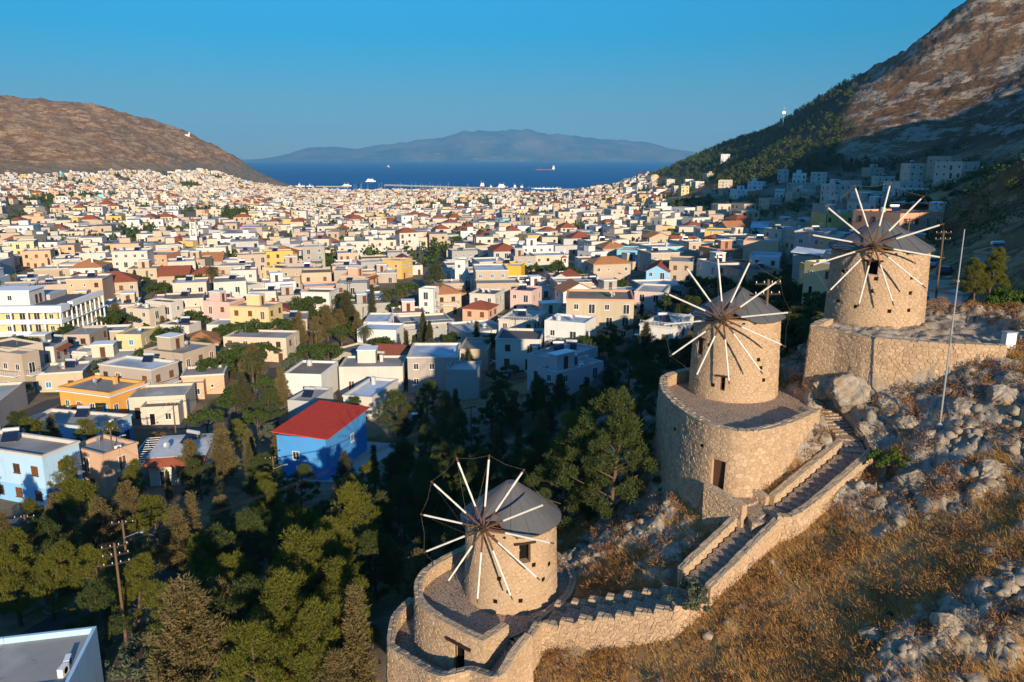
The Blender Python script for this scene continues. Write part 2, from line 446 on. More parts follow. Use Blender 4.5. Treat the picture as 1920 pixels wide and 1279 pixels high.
M['frame'] = simple('window frame', (0.70, 0.68, 0.62), 0.6, 0.3, 0.05)
def glassm():
    m = NT('window glass'); m.bsdf(m.mix(m.noise(0.7, 2, 0.5, m.pos()), (0.015, 0.018, 0.022), (0.05, 0.055, 0.06)), 0.12, 0.5); return m.mat
M['glass'] = glassm()
M['shutter'] = simple('brown shutters', (0.17, 0.065, 0.028), 0.7, 0.2, 0.2)
M['shutter_blue'] = simple('blue shutters', (0.03, 0.20, 0.42), 0.6, 0.25, 0.15)
M['shutter_green'] = simple('green shutters', (0.03, 0.10, 0.06), 0.6, 0.25, 0.15)
M['metal'] = simple('galvanised steel', (0.42, 0.43, 0.44), 0.45, 0.4, 0.1, metal=0.5)
M['panel'] = simple('solar panel', (0.012, 0.02, 0.045), 0.2, 0.5, 0.1)
M['tank'] = simple('water tank', (0.62, 0.62, 0.60), 0.35, 0.5, 0.05, metal=0.3)
M['pole'] = simple('creosoted pole', (0.15, 0.095, 0.06), 0.85, 0.1, 0.25, 4)
M['wire'] = simple('black cable', (0.03, 0.03, 0.03), 0.6, 0.2)
def asphalt():
    m = NT('asphalt'); p = m.pos()
    c = m.mix(m.noise(0.5, 5, 0.7, p), (0.06, 0.059, 0.06), (0.105, 0.10, 0.095))
    m.bsdf(c, 0.9, 0.15, m.bump(m.noise(14, 3, 0.6, p), 0.4, 0.02)); return m.mat
M['asphalt'] = asphalt()
M['concrete'] = simple('bare concrete', (0.40, 0.38, 0.34), 0.9, 0.1, 0.2, 1.2, bump=0.01)
M['bark'] = simple('bark', (0.13, 0.085, 0.055), 0.95, 0.05, 0.35, 6, bump=0.03)
M['pine'] = foliage('pine needles', (0.130, 0.135, 0.018), (0.080, 0.098, 0.018), (0.19, 0.175, 0.028), 0.25)
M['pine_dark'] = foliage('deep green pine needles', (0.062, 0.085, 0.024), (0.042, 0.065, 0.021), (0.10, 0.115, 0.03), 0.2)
M['cyp'] = foliage('cypress sprays with cones', (0.155, 0.115, 0.043), (0.085, 0.082, 0.028), (0.215, 0.155, 0.07), 0.15, 0.7)
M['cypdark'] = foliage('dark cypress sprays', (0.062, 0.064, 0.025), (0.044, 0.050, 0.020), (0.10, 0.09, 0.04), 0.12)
M['olive'] = foliage('olive leaves', (0.085, 0.100, 0.055), (0.060, 0.080, 0.045), (0.15, 0.165, 0.11), 0.2)
M['broad'] = foliage('broad leaves', (0.045, 0.075, 0.015), (0.030, 0.052, 0.014), (0.09, 0.12, 0.03), 0.22)
M['bright'] = foliage('bright green leaves', (0.065, 0.125, 0.015), (0.045, 0.09, 0.015), (0.11, 0.17, 0.03), 0.3)
M['palm'] = foliage('palm fronds', (0.085, 0.095, 0.028), (0.06, 0.075, 0.022), (0.14, 0.14, 0.05), 0.2)
M['bougain'] = foliage('magenta blossom', (0.22, 0.03, 0.08), (0.14, 0.03, 0.05), (0.30, 0.05, 0.12), 0.2)
M['dryleaf'] = foliage('rust brown leaves', (0.15, 0.075, 0.04), (0.11, 0.055, 0.03), (0.2, 0.11, 0.06), 0.15)
M['grass'] = foliage('dry golden grass', (0.54, 0.30, 0.085), (0.42, 0.21, 0.055), (0.66, 0.42, 0.15), 0.35, 0.25)
M['scrub'] = foliage('brown thorny scrub', (0.30, 0.14, 0.05), (0.21, 0.105, 0.04), (0.38, 0.195, 0.075), 0.2, 0.6)
# ------------------------------------------------------------------ the built terraces and the stair that the ground makes room for
def mill_base(u, v, z, r):
    x, y, _ = atz(u, v, z)
    k = 1 + r / math.hypot(x, y)
    return (x * k, y * k, z)
MILLS = [dict(c=mill_base(958, 1152, 72.9, 2.9), r=2.95, rt=2.82, H=5.25, cap=2.15, hub=(907, 991), off=3.6, ph=90.0),
         dict(c=mill_base(1372, 755, 83.2, 3.1), r=3.15, rt=2.98, H=5.85, cap=1.95, hub=(1356, 598), off=3.7, ph=70.5),
         dict(c=mill_base(1634, 625, 87.5, 3.4), r=3.5, rt=3.35, H=6.0, cap=2.1, hub=(1639, 461), off=4.0, ph=82.0)]
def pix(lst, z=None):
    return [atz(p[0], p[1], z if z is not None else p[2]) for p in lst]
T1_TOP = pix([(890, 1014), (875, 1022), (849, 1036), (825, 1048), (807, 1059), (790, 1073), (780, 1087), (777, 1103), (779, 1119), (788, 1134), (800, 1146), (820, 1161), (840, 1172), (880, 1193), (907, 1204)], 73.75)
T1_RET = pix([(907, 1204), (954, 1172)], 73.75)
T1_RING = pix([(1000, 1172), (1041, 1142), (1071, 1116), (1081, 1079), (1062, 1052), (1044, 1036), (1000, 1010)], 73.15)
T1_OUT = pix([(768, 1122, 71.0), (747, 1140, 71.1), (733, 1160, 71.2), (727, 1190, 71.2), (728, 1213, 71.2), (747, 1226, 71.3), (783, 1249, 71.55), (827, 1271, 72.0), (880, 1258, 72.4), (924, 1273, 72.8), (950, 1259, 73.0), (964, 1233, 73.3), (980, 1212, 73.55), (997, 1192, 73.8)])
T2_TOP = pix([(1310, 688), (1285, 692), (1262, 698), (1245, 704), (1238, 711), (1238, 722), (1243, 736), (1262, 757), (1280, 771), (1300, 783), (1325, 795), (1350, 803), (1375, 809), (1400, 811), (1425, 809), (1450, 804), (1475, 797), (1500, 788), (1538, 770)], 84.0)
T2_BACK = pix([(1538, 770), (1521, 759), (1485, 737), (1455, 718), (1440, 700)], 83.25)
T3_TOP = pix([(1548, 598), (1530, 604), (1519, 612), (1528, 615), (1571, 622), (1605, 629), (1640, 635), (1695, 640), (1750, 645), (1820, 648), (1888, 650)], 88.4)
T3_BACK = pix([(1888, 650), (1900, 628), (1840, 605), (1720, 592), (1640, 588), (1565, 592)], 87.9)
PATH = pix([(1000, 1168, 72.9), (1030, 1164, 73.0), (1268, 1132, 75.8), (1300, 1100, 76.6), (1438, 966, 79.6), (1474, 958, 79.8), (1602, 850, 82.1), (1585, 815, 82.4), (1545, 768, 83.2)])
DOORPATH = pix([(1440, 968, 79.6), (1345, 914, 80.1)])

def in_poly(x, y, poly):
    inside = np.zeros(x.shape, bool)
    n = len(poly)
    for i in range(n):
        x0, y0 = poly[i][0], poly[i][1]; x1, y1 = poly[(i + 1) % n][0], poly[(i + 1) % n][1]
        if y0 == y1: continue
        c = ((y0 > y) != (y1 > y)) & (x < (x1 - x0) * (y - y0) / (y1 - y0) + x0)
        inside ^= c
    return inside
def near_path(x, y, pts):
    bd = np.full(x.shape, 1e9); bz = np.zeros(x.shape)
    for a, b in zip(pts[:-1], pts[1:]):
        dx, dy = b[0] - a[0], b[1] - a[1]; L2 = dx * dx + dy * dy + 1e-9
        t = np.clip(((x - a[0]) * dx + (y - a[1]) * dy) / L2, 0, 1)
        d = np.hypot(x - a[0] - t * dx, y - a[1] - t * dy)
        z = a[2] + t * (b[2] - a[2])
        m = d < bd
        bd = np.where(m, d, bd); bz = np.where(m, z, bz)
    return bd, bz
P_T1 = T1_TOP + T1_RET[1:] + T1_RING
P_T1L = T1_OUT + [T1_RET[1]] + T1_TOP[::-1]
P_T2 = T2_TOP + T2_BACK[1:]
P_T3 = T3_TOP + T3_BACK[1:]

def rockness(x, y):
    """where the limestone comes through the dry slope of the mills"""
    n = fbm(x * 0.17 + 3, y * 0.17, 4)
    bias = sstep(15, 25, x) * sstep(33, 44, y) * 0.46 - 0.10
    bias = bias + 0.16 - 0.42 * np.exp(-(((x - 16.5) / 6.5) ** 2 + ((y - 36) / 5) ** 2))   # the open grass field
    bias = bias + 0.30 * np.exp(-(((x - 10.5) / 3.5) ** 2 + ((y - 33) / 2.2) ** 2)) + 0.40 * np.exp(-(((x - 19.5) / 3) ** 2 + ((y - 31.5) / 2.4) ** 2)) + 0.30 * np.exp(-(((x - 5) / 2.5) ** 2 + ((y - 38) / 1.6) ** 2))
    bias = bias + 0.25 * np.exp(-(((x - 9) / 4) ** 2 + ((y - 58) / 6) ** 2))
    return np.clip((n + bias) * 2.2 + 0.12, 0, 1)

def relief(x, y, z):
    """stone, gully and terrace relief on top of the survey, and the masks that go with it"""
    r = np.hypot(x, y)
    near = sstep(69, 73.5, z) * (1 - sstep(78, 120, r)) * sstep(-14, -4, x + 0 * y)
    rk = rockness(x, y) * near
    hill = sstep(62, 96, z) * sstep(1200, 1500, r) * sstep(-300, -600, x)
    a = np.arctan2(x, y)
    mount = sstep(0.33, 0.40, a) * sstep(300, 430, r) * sstep(92, 112, z) + sstep(200, 300, x) * sstep(150, 230, z)
    mount = np.clip(mount, 0, 1) * (1 - hill) * sstep(250, 400, r)
    wood = np.clip(sstep(620, 800, r) * sstep(60, 76, z) * sstep(60, 200, x) , 0, 1) * (1 - sstep(0.370, 0.395, a - 0.00006 * (r - 900) + 0.03 * perlin(x / 90, y / 90)) * sstep(96, 106, z + 12 * perlin(x / 70, y / 70 + 4)))
    d = np.zeros_like(z)
    # close slope: lumps, ledges, broken rock
    if near.max() > 0:
        i = near > 0
        xi, yi = x[i], y[i]
        wx, wy = xi + 0.35 * fbm(xi * 0.8, yi * 0.8 + 3, 3), yi + 0.35 * fbm(xi * 0.8 + 7, yi * 0.8, 3)
        c1, l1 = worley(wx * 0.42, wy * 0.55); c2, l2 = worley(wx * 1.25 + 5, wy * 1.5)
        led = fbm(xi * 0.5, yi * 0.5 + 9, 4, True, 0.55)
        rock = 0.75 * l1 * (0.5 + 0.5 * np.clip(led + 0.4, 0, 1)) + 0.28 * l2 - 0.35 * (1 - sstep(0, 0.16, c1)) - 0.14 * (1 - sstep(0, 0.18, c2)) + 0.10 * fbm(xi * 3.3, yi * 3.3, 3, True)
        d[i] += near[i] * (0.20 * fbm(xi * 0.22, yi * 0.22, 3) + 0.07 * fbm(xi * 1.3, yi * 1.3, 3)) + np.clip(rk[i] * 1.3, 0, 1) * rock
    if hill.max() > 0:
        i = hill > 0
        d[i] += hill[i] * (24 * fbm(x[i] / 190, y[i] / 260, 5) + 7 * fbm(x[i] / 75 + 4, y[i] / 95, 3, True) + 3.5 * fbm(x[i] / 30, y[i] / 30, 3, True))
    if mount.max() > 0:
        i = mount > 0
        # beds dip gently to the left: stretch the noise along the strike
        sx = (x[i] * 0.9 + y[i] * 0.3); sz = z[i] * 1.0 - x[i] * 0.25
        d[i] += mount[i] * (12 * fbm(sx / 130, sz / 45, 5, True) + 8 * fbm(x[i] / 60, y[i] / 60 + z[i] / 40, 5, True, 0.62) + 5.5 * fbm(sx / 26, sz / 9, 3, True) - 8)
    return d, near, rk, hill, mount, wood

def ground_full(x, y):
    x = np.atleast_1d(np.asarray(x, float)); y = np.atleast_1d(np.asarray(y, float))
    z = base_h(x, y)
    d, near, rk, hill, mount, wood = relief(x, y, z)
    z = z + d
    loc = (np.hypot(x, y) < 80) & (y > 20)
    if loc.any():
        xi, yi = x[loc], y[loc]; zi = z[loc]
        zi = np.where(in_poly(xi, yi, P_T3), 87.75 + 0.5 * np.clip(fbm(xi * 0.6, yi * 0.6, 4, True), -0.3, 1), zi)
        pd, pz = near_path(xi, yi, PATH)
        zi = np.where(pd < 1.2, np.where(pd < 0.85, pz - 0.4, np.minimum(zi, pz - 0.4 + (zi - pz + 0.4) * sstep(0.85, 1.2, pd))), zi)
        pd, pz = near_path(xi, yi, DOORPATH)
        zi = np.where(pd < 1.2, (pz - 0.35) + (zi - pz + 0.35) * sstep(0.8, 1.2, pd), zi)
        zi = np.where(in_poly(xi, yi, P_T2), np.minimum(zi, 82.9), zi)
        zi = np.where(in_poly(xi, yi, P_T1), np.minimum(zi, 72.6), zi)
        zi = np.where(in_poly(xi, yi, P_T1L), np.minimum(zi, 69.6), zi)
        z[loc] = zi
    return z, (near, rk, hill, mount, wood)
def ground(x, y):
    return float(ground_full([x], [y])[0][0])
def on_ground(u, v, up=0.0):
    """where the sight line through (u, v) comes within UP metres of the ground"""
    a, b, c = ray(u, v)
    t = np.exp(np.linspace(math.log(24), math.log(3000), 500))
    z, _ = ground_full(a * t, b * t)
    g = CAMZ + c * t - z - up
    i = int(np.argmax(g < 0))
    if i == 0: return (a * t[-1], b * t[-1], float(z[-1]))
    k = g[i - 1] / (g[i - 1] - g[i] + 1e-9)
    tt = t[i - 1] + k * (t[i] - t[i - 1])
    return (a * tt, b * tt, float(z[i - 1] + k * (z[i] - z[i - 1])))

# ------------------------------------------------------------------ ground sheet
def build_ground():
    rs = np.concatenate([np.linspace(2.0, 20, 14)[:-1], np.exp(np.arange(math.log(20), math.log(90), 0.0050)), np.exp(np.arange(math.log(90), math.log(480), 0.0105)), np.exp(np.arange(math.log(480), math.log(1350), 0.0056)), np.exp(np.arange(math.log(1350), math.log(4600), 0.0085))])
    av = np.radians(np.arange(-38, 38.001, 0.13)); ao = np.radians(np.linspace(38, 322, 150))[1:-1]
    an = np.concatenate([av, ao])
    A, Rr = np.meshgrid(an, rs)
    x = (Rr * np.sin(A)).ravel(); y = (Rr * np.cos(A)).ravel()
    z, (near, rk, hill, mount, wood) = ground_full(x, y)
    nr, na = Rr.shape
    idx = np.arange(nr * na).reshape(nr, na)
    i0 = idx[:-1, :]; i1 = idx[1:, :]
    q = np.stack([i0, np.roll(i0, -1, 1), np.roll(i1, -1, 1), i1], -1).reshape(-1, 4)[:, ::-1]
    me = np_mesh('ground', np.stack([x, y, z], 1), q, [ground_mat()], smooth=True)
    aa = np.arctan2(x, y); rr_ = np.hypot(x, y)
    knoll = sstep(0.38, 0.46, aa) * sstep(66, 84, rr_) * (1 - sstep(300, 420, rr_)) * sstep(74, 82, z)
    hill = np.maximum(hill, knoll)
    for nm, arr in (('slope', near), ('rock', rk), ('hill', hill), ('mount', mount), ('wood', wood)):
        at = me.attributes.new(nm, 'FLOAT', 'POINT'); at.data.foreach_set('value', arr.astype(np.float32))
    o = bpy.data.objects.new('ground', me); link(o); tag(o, kind='structure')
    return o
def ground_mat():
    m = NT('ground'); g = m.geo(); p = g.outputs['Position']
    n1 = m.noise(0.35, 6, 0.65, p); n2 = m.noise(0.045, 5, 0.6, p); n3 = m.noise(2.2, 5, 0.7, p); n4 = m.noise(0.012, 6, 0.65, p)
    # town ground: dust, yards, dry weeds
    town = m.mix(m.ramp(n1, [(0.35, 0), (0.65, 1)]), (0.17, 0.13, 0.09), (0.27, 0.21, 0.145))
    town = m.mix(m.ramp(n2, [(0.5, 0), (0.62, 0.8)]), town, (0.27, 0.175, 0.075))
    town = m.mix(m.ramp(m.noise(0.07, 4, 0.6, p), [(0.52, 0), (0.60, 0.7)]), town, (0.055, 0.065, 0.025))
    # slope of the mills
    soil = m.mix(m.ramp(n1, [(0.38, 0), (0.6, 1)]), (0.27, 0.155, 0.07), (0.42, 0.255, 0.105))
    soil = m.mix(m.ramp(n3, [(0.45, 0), (0.75, 0.7)]), soil, (0.115, 0.075, 0.042))
    rockc = m.mix(m.ramp(n3, [(0.3, 0), (0.7, 1)]), (0.23, 0.185, 0.135), (0.50, 0.42, 0.32))
    rockc = m.mix(m.ramp(m.noise(0.9, 5, 0.7, p), [(0.5, 0), (0.66, 0.75)]), rockc, (0.33, 0.235, 0.14))
    rockc = m.mix(m.ramp(m.noise(6, 5, 0.75, p), [(0.56, 0), (0.70, 0.8)]), rockc, (0.10, 0.09, 0.075))
    rm = m.ramp(m.math('ADD', m.math('ADD', m.attr('rock'), m.math('MULTIPLY', m.math('SUBTRACT', m.noise(0.55, 4, 0.6, p), 0.5), 1.0)), m.math('MULTIPLY', m.math('SUBTRACT', n3, 0.5), 1.1)), [(0.30, 0), (0.46, 1)])
    slope = m.mix(rm, soil, rockc)
    # far hills
    hc = m.mix(m.ramp(n4, [(0.35, 0), (0.65, 1)]), (0.22, 0.105, 0.045), (0.34, 0.185, 0.078))
    nst = m.noise(0.075, 7, 0.74, m.mapping(p, (0.45, 0.45, 1.3), (0, R(14), 0)))
    hc = m.mix(m.ramp(nst, [(0.48, 0), (0.57, 0.9)]), hc, (0.52, 0.335, 0.17))
    hc = m.mix(m.ramp(m.noise(0.15, 6, 0.78, p), [(0.52, 0), (0.60, 0.85)]), hc, (0.085, 0.058, 0.034))
    mst = m.noise(0.05, 9, 0.74, m.mapping(p, (0.4, 0.7, 1.35), (0, R(20), 0)))
    mc = m.mix(m.ramp(n4, [(0.35, 0), (0.65, 1)]), (0.15, 0.080, 0.038), (0.235, 0.135, 0.065))
    mc = m.mix(m.ramp(mst, [(0.505, 0), (0.56, 1)]), mc, m.mix(m.noise(0.5, 5, 0.7, p), (0.28, 0.225, 0.17), (0.56, 0.455, 0.345)))
    mc = m.mix(m.ramp(m.noise(0.25, 5, 0.75, p), [(0.53, 0), (0.62, 0.85)]), mc, (0.055, 0.048, 0.034))
    wc = m.mix(n1, (0.028, 0.036, 0.016), (0.075, 0.060, 0.032))
    c = m.mix(m.attr('slope'), town, slope)
    c = m.mix(m.attr('hill'), c, hc)
    c = m.mix(m.attr('mount'), c, mc)
    c = m.mix(m.attr('wood'), c, wc)
    big = m.math('ADD', m.attr('mount'), m.attr('hill'))
    bn = m.n('ShaderNodeBump'); bn.inputs['Strength'].default_value = 0.8; bn.inputs['Distance'].default_value = 0.09
    m.l(m.noise(3.0, 6, 0.75, p), bn.inputs['Height'])
    b2 = m.n('ShaderNodeBump'); b2.inputs['Distance'].default_value = 7.0
    m.l(m.math('MULTIPLY', big, 1.0), b2.inputs['Strength']); m.l(mst, b2.inputs['Height']); m.l(bn.outputs[0], b2.inputs['Normal'])
    m.bsdf(c, 0.95, 0.06, b2.outputs[0]); return m.mat
build_ground()

# ------------------------------------------------------------------ sea and the far island
def sea_mat():
    m = NT('sea water'); p = m.pos()
    w = m.noise(0.06, 5, 0.65, m.mapping(p, (0.35, 1.6, 1)))
    big = m.noise(0.0012, 4, 0.6, m.mapping(p, (0.3, 1.6, 1)))
    c = m.mix(m.ramp(big, [(0.35, 0), (0.65, 1)]), (0.000, 0.072, 0.205), (0.000, 0.100, 0.260))
    m.bsdf(c, 0.5, 0.06, m.bump(w, 0.5, 0.6)); return m.mat
sm = MB()
xs = [-30000, -8000, -3000, 3000, 8000, 30000]; ys = [1500, 3500, 6000, 10000, 16000, 24500]
for j in range(5):
    for i in range(5):
        sm.quad((xs[i], ys[j], 0), (xs[i + 1], ys[j], 0), (xs[i + 1], ys[j + 1], 0), (xs[i], ys[j + 1], 0))
tag(sm.build('sea', sea_mat()), kind='structure')

def build_island():
    Y0 = 21500.0
    prof = [(455, 300), (500, 299), (530, 297), (560, 291), (600, 279), (640, 277), (680, 281), (720, 275), (790, 266), (840, 262), (870, 252), (905, 248), (935, 252), (962, 246), (990, 247), (1020, 255), (1060, 257), (1100, 261), (1160, 266), (1200, 269), (1240, 281), (1290, 287), (1340, 290), (1400, 296), (1500, 298)]
    px = np.array([(u - 960) / F * Y0 / 0.975 for u, v in prof]); pz = np.array([atY(u, v, Y0)[2] for u, v in prof])
    nx, ny = 260, 70
    X = np.linspace(-8200, 8200, nx); T = np.linspace(-1, 1, ny)
    XX, TT = np.meshgrid(X, T)
    crest = np.interp(XX, px, pz, left=60, right=80)
    n = fbm(XX / 1500 + 3, TT * 1.8, 6, True, 0.55)
    sh = np.clip(1 - np.abs(TT) ** 1.25, 0, 1)
    crest = crest * (1 + 0.09 * fbm(XX / 420, XX * 0 + 5, 4, True))
    Z = crest * sh * (1 + 0.38 * n * (1 - sh * 0.8) * (np.abs(TT) > 0.03)) - 6 * (np.abs(TT) > 0.97)
    YY = Y0 + TT * 2300 + 300 * fbm(XX / 2500, XX * 0 + 2.0, 3)
    idx = np.arange(nx * ny).reshape(ny, nx)
    q = np.stack([idx[:-1, :-1], idx[:-1, 1:], idx[1:, 1:], idx[1:, :-1]], -1).reshape(-1, 4)
    m = NT('far island'); p = m.pos()
    c = m.mix(m.ramp(m.noise(0.0012, 6, 0.65, p), [(0.4, 0), (0.6, 1)]), (0.015, 0.035, 0.035), (0.13, 0.10, 0.085))
    c = m.mix(m.ramp(m.noise(0.006, 5, 0.7, m.mapping(p, (0.4, 1, 1.6))), [(0.60, 0), (0.68, 0.9)]), c, (0.30, 0.27, 0.25))
    m.bsdf(c, 0.95, 0.05)
    o = bpy.data.objects.new('far_island', np_mesh('far_island', np.stack([XX.ravel(), YY.ravel(), Z.ravel()], 1), q, [m.mat], smooth=True))
    link(o); tag(o, kind='structure')
build_island()

# ------------------------------------------------------------------ air
def build_haze():
    b = MB(); b.box(-15500, 15500, -3300, 24600, -30, 1000)
    m = NT('haze'); v = m.n('ShaderNodeVolumePrincipled')
    v.inputs['Color'].default_value = (0.24, 0.62, 1.0, 1); v.inputs['Density'].default_value = HAZE
    v.inputs['Anisotropy'].default_value = 0.0
    m.l(v.outputs[0], m.out.inputs['Volume'])
    tag(b.build('haze', m.mat), kind='stuff')
HAZE = 4.8e-5
build_haze()
# ------------------------------------------------------------------ rubble masonry: every stone a piece of its own
def clip_poly(poly, px, py, nx, ny):
    out = []
    n = len(poly)
    for i in range(n):
        a = poly[i]; b = poly[(i + 1) % n]
        da = (a[0] - px) * nx + (a[1] - py) * ny; db = (b[0] - px) * nx + (b[1] - py) * ny
        if da <= 0: out.append(a)
        if (da < 0 < db) or (db < 0 < da):
            t = da / (da - db); out.append((a[0] + t * (b[0] - a[0]), a[1] + t * (b[1] - a[1])))
    return out
def cells(s0, s1, t0, t1, ds, dt, seed, jit=0.42):
    """irregular stone outlines (Voronoi cells of a shaken running bond)"""
    rg = random.Random(seed)
    ns = max(2, int(round((s1 - s0) / ds))); nt = max(1, int(round((t1 - t0) / dt)))
    es, et = (s1 - s0) / ns, (t1 - t0) / nt
    P = {}
    for j in range(-1, nt + 1):
        for i in range(-2, ns + 2):
            P[i, j] = (s0 + (i + 0.5 + 0.5 * (j % 2) + rg.uniform(-jit, jit)) * es, t0 + (j + 0.5 + rg.uniform(-jit, jit) * 0.8) * et)
    res = []
    for j in range(nt):
        for i in range(-1, ns + 1):
            c = P[i, j]
            if not (s0 <= c[0] <= s1): continue
            poly = [(c[0] - 1.3 * es, c[1] - 1.3 * et), (c[0] + 1.3 * es, c[1] - 1.3 * et), (c[0] + 1.3 * es, c[1] + 1.3 * et), (c[0] - 1.3 * es, c[1] + 1.3 * et)]
            for dj in (-1, 0, 1):
                for di in (-2, -1, 0, 1, 2):
                    q = P.get((i + di, j + dj))
                    if q is None or (di == 0 and dj == 0): continue
                    # measured in stretched space so that stones lie flat
                    nx, ny = (q[0] - c[0]), (q[1] - c[1]) * 1.8
                    poly = clip_poly(poly, (q[0] + c[0]) / 2, (q[1] + c[1]) / 2, nx, ny)
                    if len(poly) < 3: break
                if len(poly) < 3: break
            if len(poly) >= 3: res.append((c, [(min(max(p[0], s0), s1), min(max(p[1], t0), t1)) for p in poly]))
    return res
def stone_geo(poly, mapf, rg, joint, depth):
    cx = sum(p[0] for p in poly) / len(poly); cy = sum(p[1] for p in poly) / len(poly)
    base = []; mid = []; top = []
    dd = depth * rg.uniform(0.45, 1.3)
    tl = rg.uniform(-0.25, 0.25), rg.uniform(-0.25, 0.25)
    for p in poly:
        vx, vy = p[0] - cx, p[1] - cy
        L = math.hypot(vx, vy) + 1e-6
        k1 = max(0.2, (L - joint) / L); k2 = max(0.15, (L - joint - 0.035) / L) * rg.uniform(0.92, 1.0)
        base.append(mapf(cx + vx * k1, cy + vy * k1, -0.03)); mid.append(mapf(cx + vx * k1, cy + vy * k1, dd * 0.45))
        top.append(mapf(cx + vx * k2, cy + vy * k2, dd * (1 + tl[0] * vx / L + tl[1] * vy / L)))
    n = len(poly)
    vs = base + mid + top
    fs = [(i, (i + 1) % n, n + (i + 1) % n, n + i) for i in range(n)] + [(n + i, n + (i + 1) % n, 2 * n + (i + 1) % n, 2 * n + i) for i in range(n)] + [tuple(range(2 * n, 3 * n))]
    return vs, fs
CAM = Vector((0, 0, CAMZ))
def set_in_wall(parent, inv, geos, limit=300, name='stone', mat=None, rest='rubble_masonry'):
    """GEOS: [(size key, verts, faces)] in world space; the LIMIT that show largest become objects, the others one joined part"""
    mat = mat or M['stone']
    geos = sorted(geos, key=lambda g: -g[0])
    for k, vs, fs in geos[:limit]:
        me = bpy.data.meshes.new(name); me.from_pydata([inv @ Vector(v) for v in vs], [], fs); me.materials.append(mat)
        link(bpy.data.objects.new(name, me), parent)
    if len(geos) > limit:
        b = MB()
        for k, vs, fs in geos[limit:]: b.add([inv @ Vector(v) for v in vs], fs)
        tag(b.build(rest, mat, parent), kind='stuff')
def face_size(vs, n3):
    """apparent size of a stone from the standpoint of the photograph (0 when turned away)"""
    n = len(vs) // 3
    c = sum((Vector(v) for v in vs[2 * n:]), Vector()) / n
    nr = Vector((0, 0, 0)); tp = [Vector(v) for v in vs[2 * n:]]
    for i in range(n): nr += (tp[i] - c).cross(tp[(i + 1) % n] - c)
    d = CAM - c
    return nr.dot(d.normalized()) / d.length_squared

def wall_map(pts, batter=0.0, side=1.0):
    """unrolls a wall line; returns length, normal side and a map (s, drop below the top, proud) -> world"""
    P = [Vector((p[0], p[1], 0)) for p in pts]; Z = [p[2] for p in pts]
    L = [0.0]
    for a, b in zip(P[:-1], P[1:]): L.append(L[-1] + (b - a).length)
    nrm = []
    for i in range(len(P)):
        a = P[max(0, i - 1)]; b = P[min(len(P) - 1, i + 1)]
        d = (b - a).normalized(); nrm.append(Vector((d.y, -d.x, 0)) * side)
    def f(s, t, dep):
        i = 0
        while i < len(L) - 2 and s > L[i + 1]: i += 1
        k = (s - L[i]) / max(1e-6, L[i + 1] - L[i])
        p = P[i].lerp(P[i + 1], k); n = nrm[i].lerp(nrm[i + 1], k); z = Z[i] + (Z[i + 1] - Z[i]) * k
        q = p + n * (dep + t * batter)
        return (q.x, q.y, z - t)
    return L[-1], f, L
def smooth_line(pts, k=3):
    out = []
    n = len(pts)
    for i in range(n - 1):
        p0 = Vector(pts[max(0, i - 1)]); p1 = Vector(pts[i]); p2 = Vector(pts[i + 1]); p3 = Vector(pts[min(n - 1, i + 2)])
        for j in range(k):
            t = j / k
            out.append(tuple(0.5 * ((2 * p1) + (-p0 + p2) * t + (2 * p0 - 5 * p1 + 4 * p2 - p3) * t * t + (-p0 + 3 * p1 - 3 * p2 + p3) * t ** 3)))
    out.append(tuple(pts[-1]))
    return out
def wall_body(mb, pts, thick, drop, batter, side):
    """solid wall under a top line: outer face, inner face and crown"""
    L, f, Ls = wall_map(pts, batter, side)
    rows = []
    for s in Ls:
        dr = drop(s) if callable(drop) else drop
        o1 = f(s, 0, 0); o0 = f(s, dr, 0); i1 = f(s, 0, -thick); i0 = list(f(s, 0, -thick)); i0[2] -= dr
        rows.append((o0, o1, i1, tuple(i0)))
    vs = [p for r in rows for p in r]; fs = []
    for i in range(len(rows) - 1):
        a, b = 4 * i, 4 * i + 4
        for k in range(4):
            k2 = (k + 1) % 4
            fs.append((a + k, b + k, b + k2, a + k2) if side > 0 else (a + k2, b + k2, b + k, a + k))
    fs += [(0, 1, 2, 3), tuple(4 * (len(rows) - 1) + k for k in (3, 2, 1, 0))]
    mb.add(vs, fs)
def wall_stones(pts, drop, batter, side, ds, dt, seed, depth=0.06, t_from=0.05, skip=None, inner=0.0):
    L, f, Ls = wall_map(pts, batter, side)
    rg = random.Random(seed); out = []
    dmax = max(drop(s) for s in Ls) if callable(drop) else drop
    g = (lambda s, t, d: f(s, t, d)) if not inner else (lambda s, t, d: f(s, t, -inner - d))
    for c, poly in cells(0, L, t_from, dmax, ds, dt, seed):
        if callable(drop) and c[1] > drop(c[0]): continue
        if skip and skip(c[0], c[1]): continue
        vs, fs = stone_geo(poly, g, rg, 0.012, depth)
        if (side > 0) != bool(inner): fs = [q[::-1] for q in fs]
        # cell winding is counter-clockwise in (s, drop)
        k = face_size(vs, None)
        out.append((abs(k), vs, fs) if k > 0 else (k, vs, fs))
    return out
